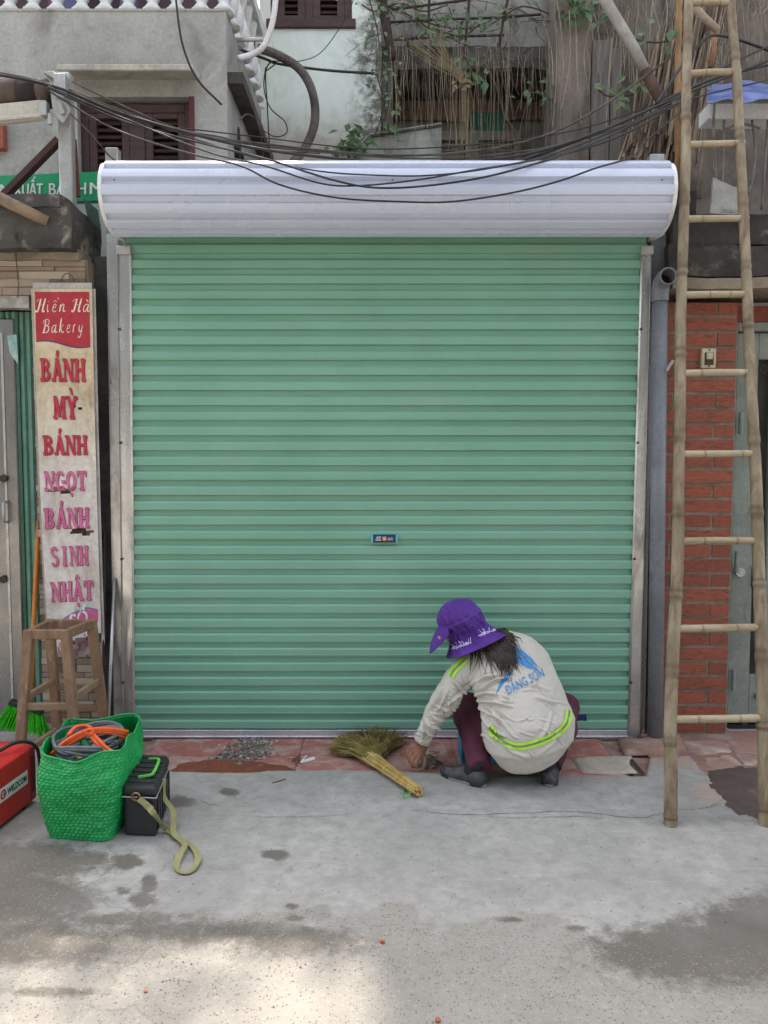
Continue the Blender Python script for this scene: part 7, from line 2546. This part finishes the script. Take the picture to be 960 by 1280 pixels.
# white floral embroidery along the hem
r_ = random.Random(4)
em = MB()
def stitch(pts, wpx=.5):
    prev = None
    cv = resample([Vector((x, y, 0)) for x, y in pts], 8)
    L_, R_ = [], []
    for i, p in enumerate(cv):
        t_ = (cv[min(i + 1, 7)] - cv[max(i - 1, 0)]).normalized(); n_ = Vector((-t_.y, t_.x, 0)) * wpx
        for lst, q in ((L_, p + n_), (R_, p - n_)):
            dr_ = ray(q.x, q.y).normalized()
            loc, nr, ix, ds = hb.ray_cast(CAM, dr_)
            lst.append(loc + (-nr if nr.dot(dr_) > 0 else nr) * .0025 if loc is not None else None)
    if all(v is not None for v in L_ + R_):
        em.grid([L_, R_])
for (cx, cy) in ((577, 808), (611, 791)):
    em = MB()
    for k in range(6):
        a = k * 1.05
        x0, y0 = cx + (k - 2.5) * 4.2, cy - (k - 2.5) * 1.5
        stitch([(x0, y0 + 1), (x0 + 1.5 + r_.uniform(-1, 1), y0 - 3), (x0 + r_.uniform(-3, 3), y0 - 5.5 - r_.random() * 3)], .45)
        stitch([(x0 - 2.4, y0 + .5), (x0, y0 - 1.5 + r_.uniform(-1, 1)), (x0 + 2.4, y0 - .5)], .55)
        for j in range(5):
            b = j * 1.2566 + a
            rr2 = 1.7 + .5 * (k % 2)
            if k in (1, 4):
                stitch([(x0, y0 - 1), (x0 + rr2 * .6 * math.cos(b + .3), y0 - 1 + rr2 * .6 * math.sin(b + .3)), (x0 + rr2 * 1.3 * math.cos(b), y0 - 1 + rr2 * 1.3 * math.sin(b))], .6)
    em.build('embroidery', M('lilac_white', (206, 190, 226), (196, 178, 218), 9, .8), hat)
# badge on the bill side
mb = MB()
q = P(549, 797, -.56)
mb.box(q, (.014, .004, .010), Matrix.Rotation(R(40), 3, 'Y'))
mb.build('bill_badge', m_gold, hat)

# --- hair falling from under the flap over the back
hr = MB()
r_ = random.Random(17)
ends = [(590, 846), (596, 834), (602, 840), (610, 836), (620, 842), (630, 848), (636, 846), (643, 842), (645, 834), (640, 826), (637, 814)]
for i in range(300):
    t_ = r_.random() ** .75
    sx, sy = lerp(588, 634, t_), lerp(813, 795, t_) + r_.uniform(-3, 3)
    ex, ey = ends[min(int(t_ * 11), 10)]
    ex += r_.gauss(0, 6); ey += r_.gauss(-7, 7)
    if t_ < .35 and r_.random() < .6: continue
    if .05 < t_ < .25: ey -= abs(r_.gauss(0, 6))
    mid = ((sx + ex) / 2 + r_.gauss(2, 2.5), (sy + ey) / 2 + r_.gauss(0, 2))
    layer = .006 + .016 * r_.random()
    pts = []
    for j, q in enumerate(resample([Vector((sx, sy, 0)), Vector((mid[0], mid[1], 0)), Vector((ex, ey, 0))], 9)):
        h = hit(q.x, q.y, layer * (1 - .5 * j / 8))
        if h is not None: pts.append(h)
    if len(pts) > 5:
        st_ = P(sx - 4, sy - 8, pts[0].y + .02)
        hr.tube([st_] + pts, [.0040] + [lerp(.0040, .0006, j / (len(pts) - 1)) for j in range(len(pts))], 5, flat=.6)
hr.build('hair', m_hair, per, smooth=True)

# --- blue dustpan behind the legs
dpn = thing('dustpan', 'blue plastic scoop on the tiles behind the legs of the person', 'scoop', G(612, 952))
m_blue = M('blue_plastic', (44, 128, 168), (36, 112, 150), 5, .4, 0, .03)
c0, c1 = G(578, 955, .004), G(629, 953, .004)
mb = MB()
mb.bx(c0.x, c1.x, c0.y, c0.y + .20, .004, .012)
mb.build('pan_floor', m_blue, dpn)
mb = MB()
mb.prism([Vector((c1.x, c0.y, .012)), Vector((c1.x, c0.y + .2, .012)), Vector((c1.x + .02, c0.y + .2, .11)), Vector((c1.x + .02, c0.y + .02, .06))], (.006, 0, 0))
mb.prism([Vector((c0.x, c0.y + .2, .012)), Vector((c1.x, c0.y + .2, .012)), Vector((c1.x + .02, c0.y + .21, .11)), Vector((c0.x, c0.y + .21, .11))], (0, .006, 0))
mb.prism([Vector((c0.x, c0.y, .012)), Vector((c0.x, c0.y + .2, .012)), Vector((c0.x, c0.y + .2, .11)), Vector((c0.x, c0.y + .02, .10))], (-.006, 0, 0))
mb.build('pan_walls', m_blue, dpn)
# ================================================================== above the frame: unseen roof edge planting, added to dapple the sun
rp_ = thing('sun_dapple_plant', 'unseen bushy roof plants added along the top edge of the grey house to dapple the sun', 'plant', (-2.5, 1.95, 6.5))
rq = random.Random(31)
lm = MB()
lm2 = MB()
for i in range(1500):
    x = XC + .1 - abs(rq.uniform(0, 4.4))
    z = 6.45 + abs(rq.gauss(0, .5))
    if z > 7.5: continue
    if x > XC - .75 and rq.random() < .62: continue
    if noise.noise((x * 2.2, z * 2.2, 5)) > .22: continue
    c = Vector((x, 1.95 + rq.gauss(0, .25), z))
    lm.leaf(c, (rq.uniform(-1, 1), rq.uniform(-1, 1), rq.uniform(-.4, 1)), (rq.uniform(-1, 1), rq.uniform(-1, 1), 1), rq.uniform(.09, .2), rq.uniform(.06, .12))
lm.build('leaves', m_leaf, rp_, kind='stuff')
for i in range(1500):                                 # loose upper sprays added to thin the sun
    x = XC + .25 - abs(rq.uniform(0, 5.0))
    z = 7.2 + rq.uniform(0, 2.6)
    if noise.noise((x * 1.7, z * 1.7, 9)) > -.08: continue
    c = Vector((x, 1.95 + rq.gauss(0, .35), z))
    lm2.leaf(c, (rq.uniform(-1, 1), rq.uniform(-1, 1), rq.uniform(-.4, 1)), (rq.uniform(-1, 1), rq.uniform(-1, 1), 1), rq.uniform(.08, .16), rq.uniform(.05, .09))
lm2.build('leaves', m_leaf2, rp_, kind='stuff')
sm_ = MB()
for i in range(22):
    x = XC - .1 - i * .18
    sm_.tube([(x, 1.98, 6.45), (x + rq.gauss(0, .1), 1.95, 6.9), (x + rq.gauss(0, .2), 1.92, 7.6), (x + rq.gauss(0, .4), 1.95, 9.4)], [.02, .016, .012, .004], 5)
sm_.build('stems', m_stem, rp_)

# unseen trees added across the road behind the camera to cut low sky light
m_bark = M('tree_bark', (112, 100, 88), (84, 74, 64), 6, .9, 0, .4, 30, stretch=(2, 2, .6))
m_crown = M('tree_leaf', (74, 98, 58), (56, 80, 48), 3, .6, 0, .05, 20)
for i, (tx, ty, th, lab) in enumerate(((-8.0, -8.6, 8.0, 'unseen tree added across the road far to the left to block low sky'), (-3.2, -9.0, 8.8, 'tall unseen tree added across the road left of the viewpoint to block low sky'),
                                       (1.8, -8.6, 8.2, 'unseen tree added across the road straight behind the viewpoint to block low sky'), (6.6, -9.0, 8.6, 'unseen tree added across the road right of the viewpoint to block low sky'))):
    tr0 = thing('sky_block_tree', lab, 'tree', (tx, ty, 0), 'unseen trees added to block low sky')
    rt = random.Random(100 + i)
    mb = MB()
    mb.tube([(tx, ty, 0), (tx + .1, ty, 1.4), (tx - .05, ty + .1, 2.8), (tx + .1, ty, 4.4), (tx, ty, 6.4)], [.24, .19, .16, .11, .05], 10)
    for k in range(7):
        a = rt.uniform(0, 6.28); z0 = rt.uniform(2.4, 4.6)
        e = Vector((tx + 2.0 * math.cos(a), ty + 2.0 * math.sin(a), z0 + rt.uniform(.8, 2.2)))
        mb.tube([Vector((tx, ty, z0)), Vector((tx, ty, z0)).lerp(e, .5) + Vector((0, 0, .2)), e], [.08, .05, .02], 6)
    mb.build('trunk', m_bark, tr0, smooth=True)
    cl = [(Vector((tx + rt.gauss(0, 1.5), ty + rt.gauss(0, 1.1), rt.uniform(2.2, th - .6))), rt.uniform(.7, 1.25)) for _ in range(34)]
    lm = MB()
    for c, r_c in cl:
        for _ in range(95):
            v = Vector((rt.gauss(0, 1), rt.gauss(0, 1), rt.gauss(0, .8))).normalized() * (r_c * rt.random() ** .4)
            lm.leaf(c + v, (rt.uniform(-1, 1), rt.uniform(-1, 1), rt.uniform(-1, .4)), (rt.uniform(-1, 1), rt.uniform(-1, 1), 1), rt.uniform(.22, .4), rt.uniform(.14, .24))
    lm.build('crown', m_crown, tr0)
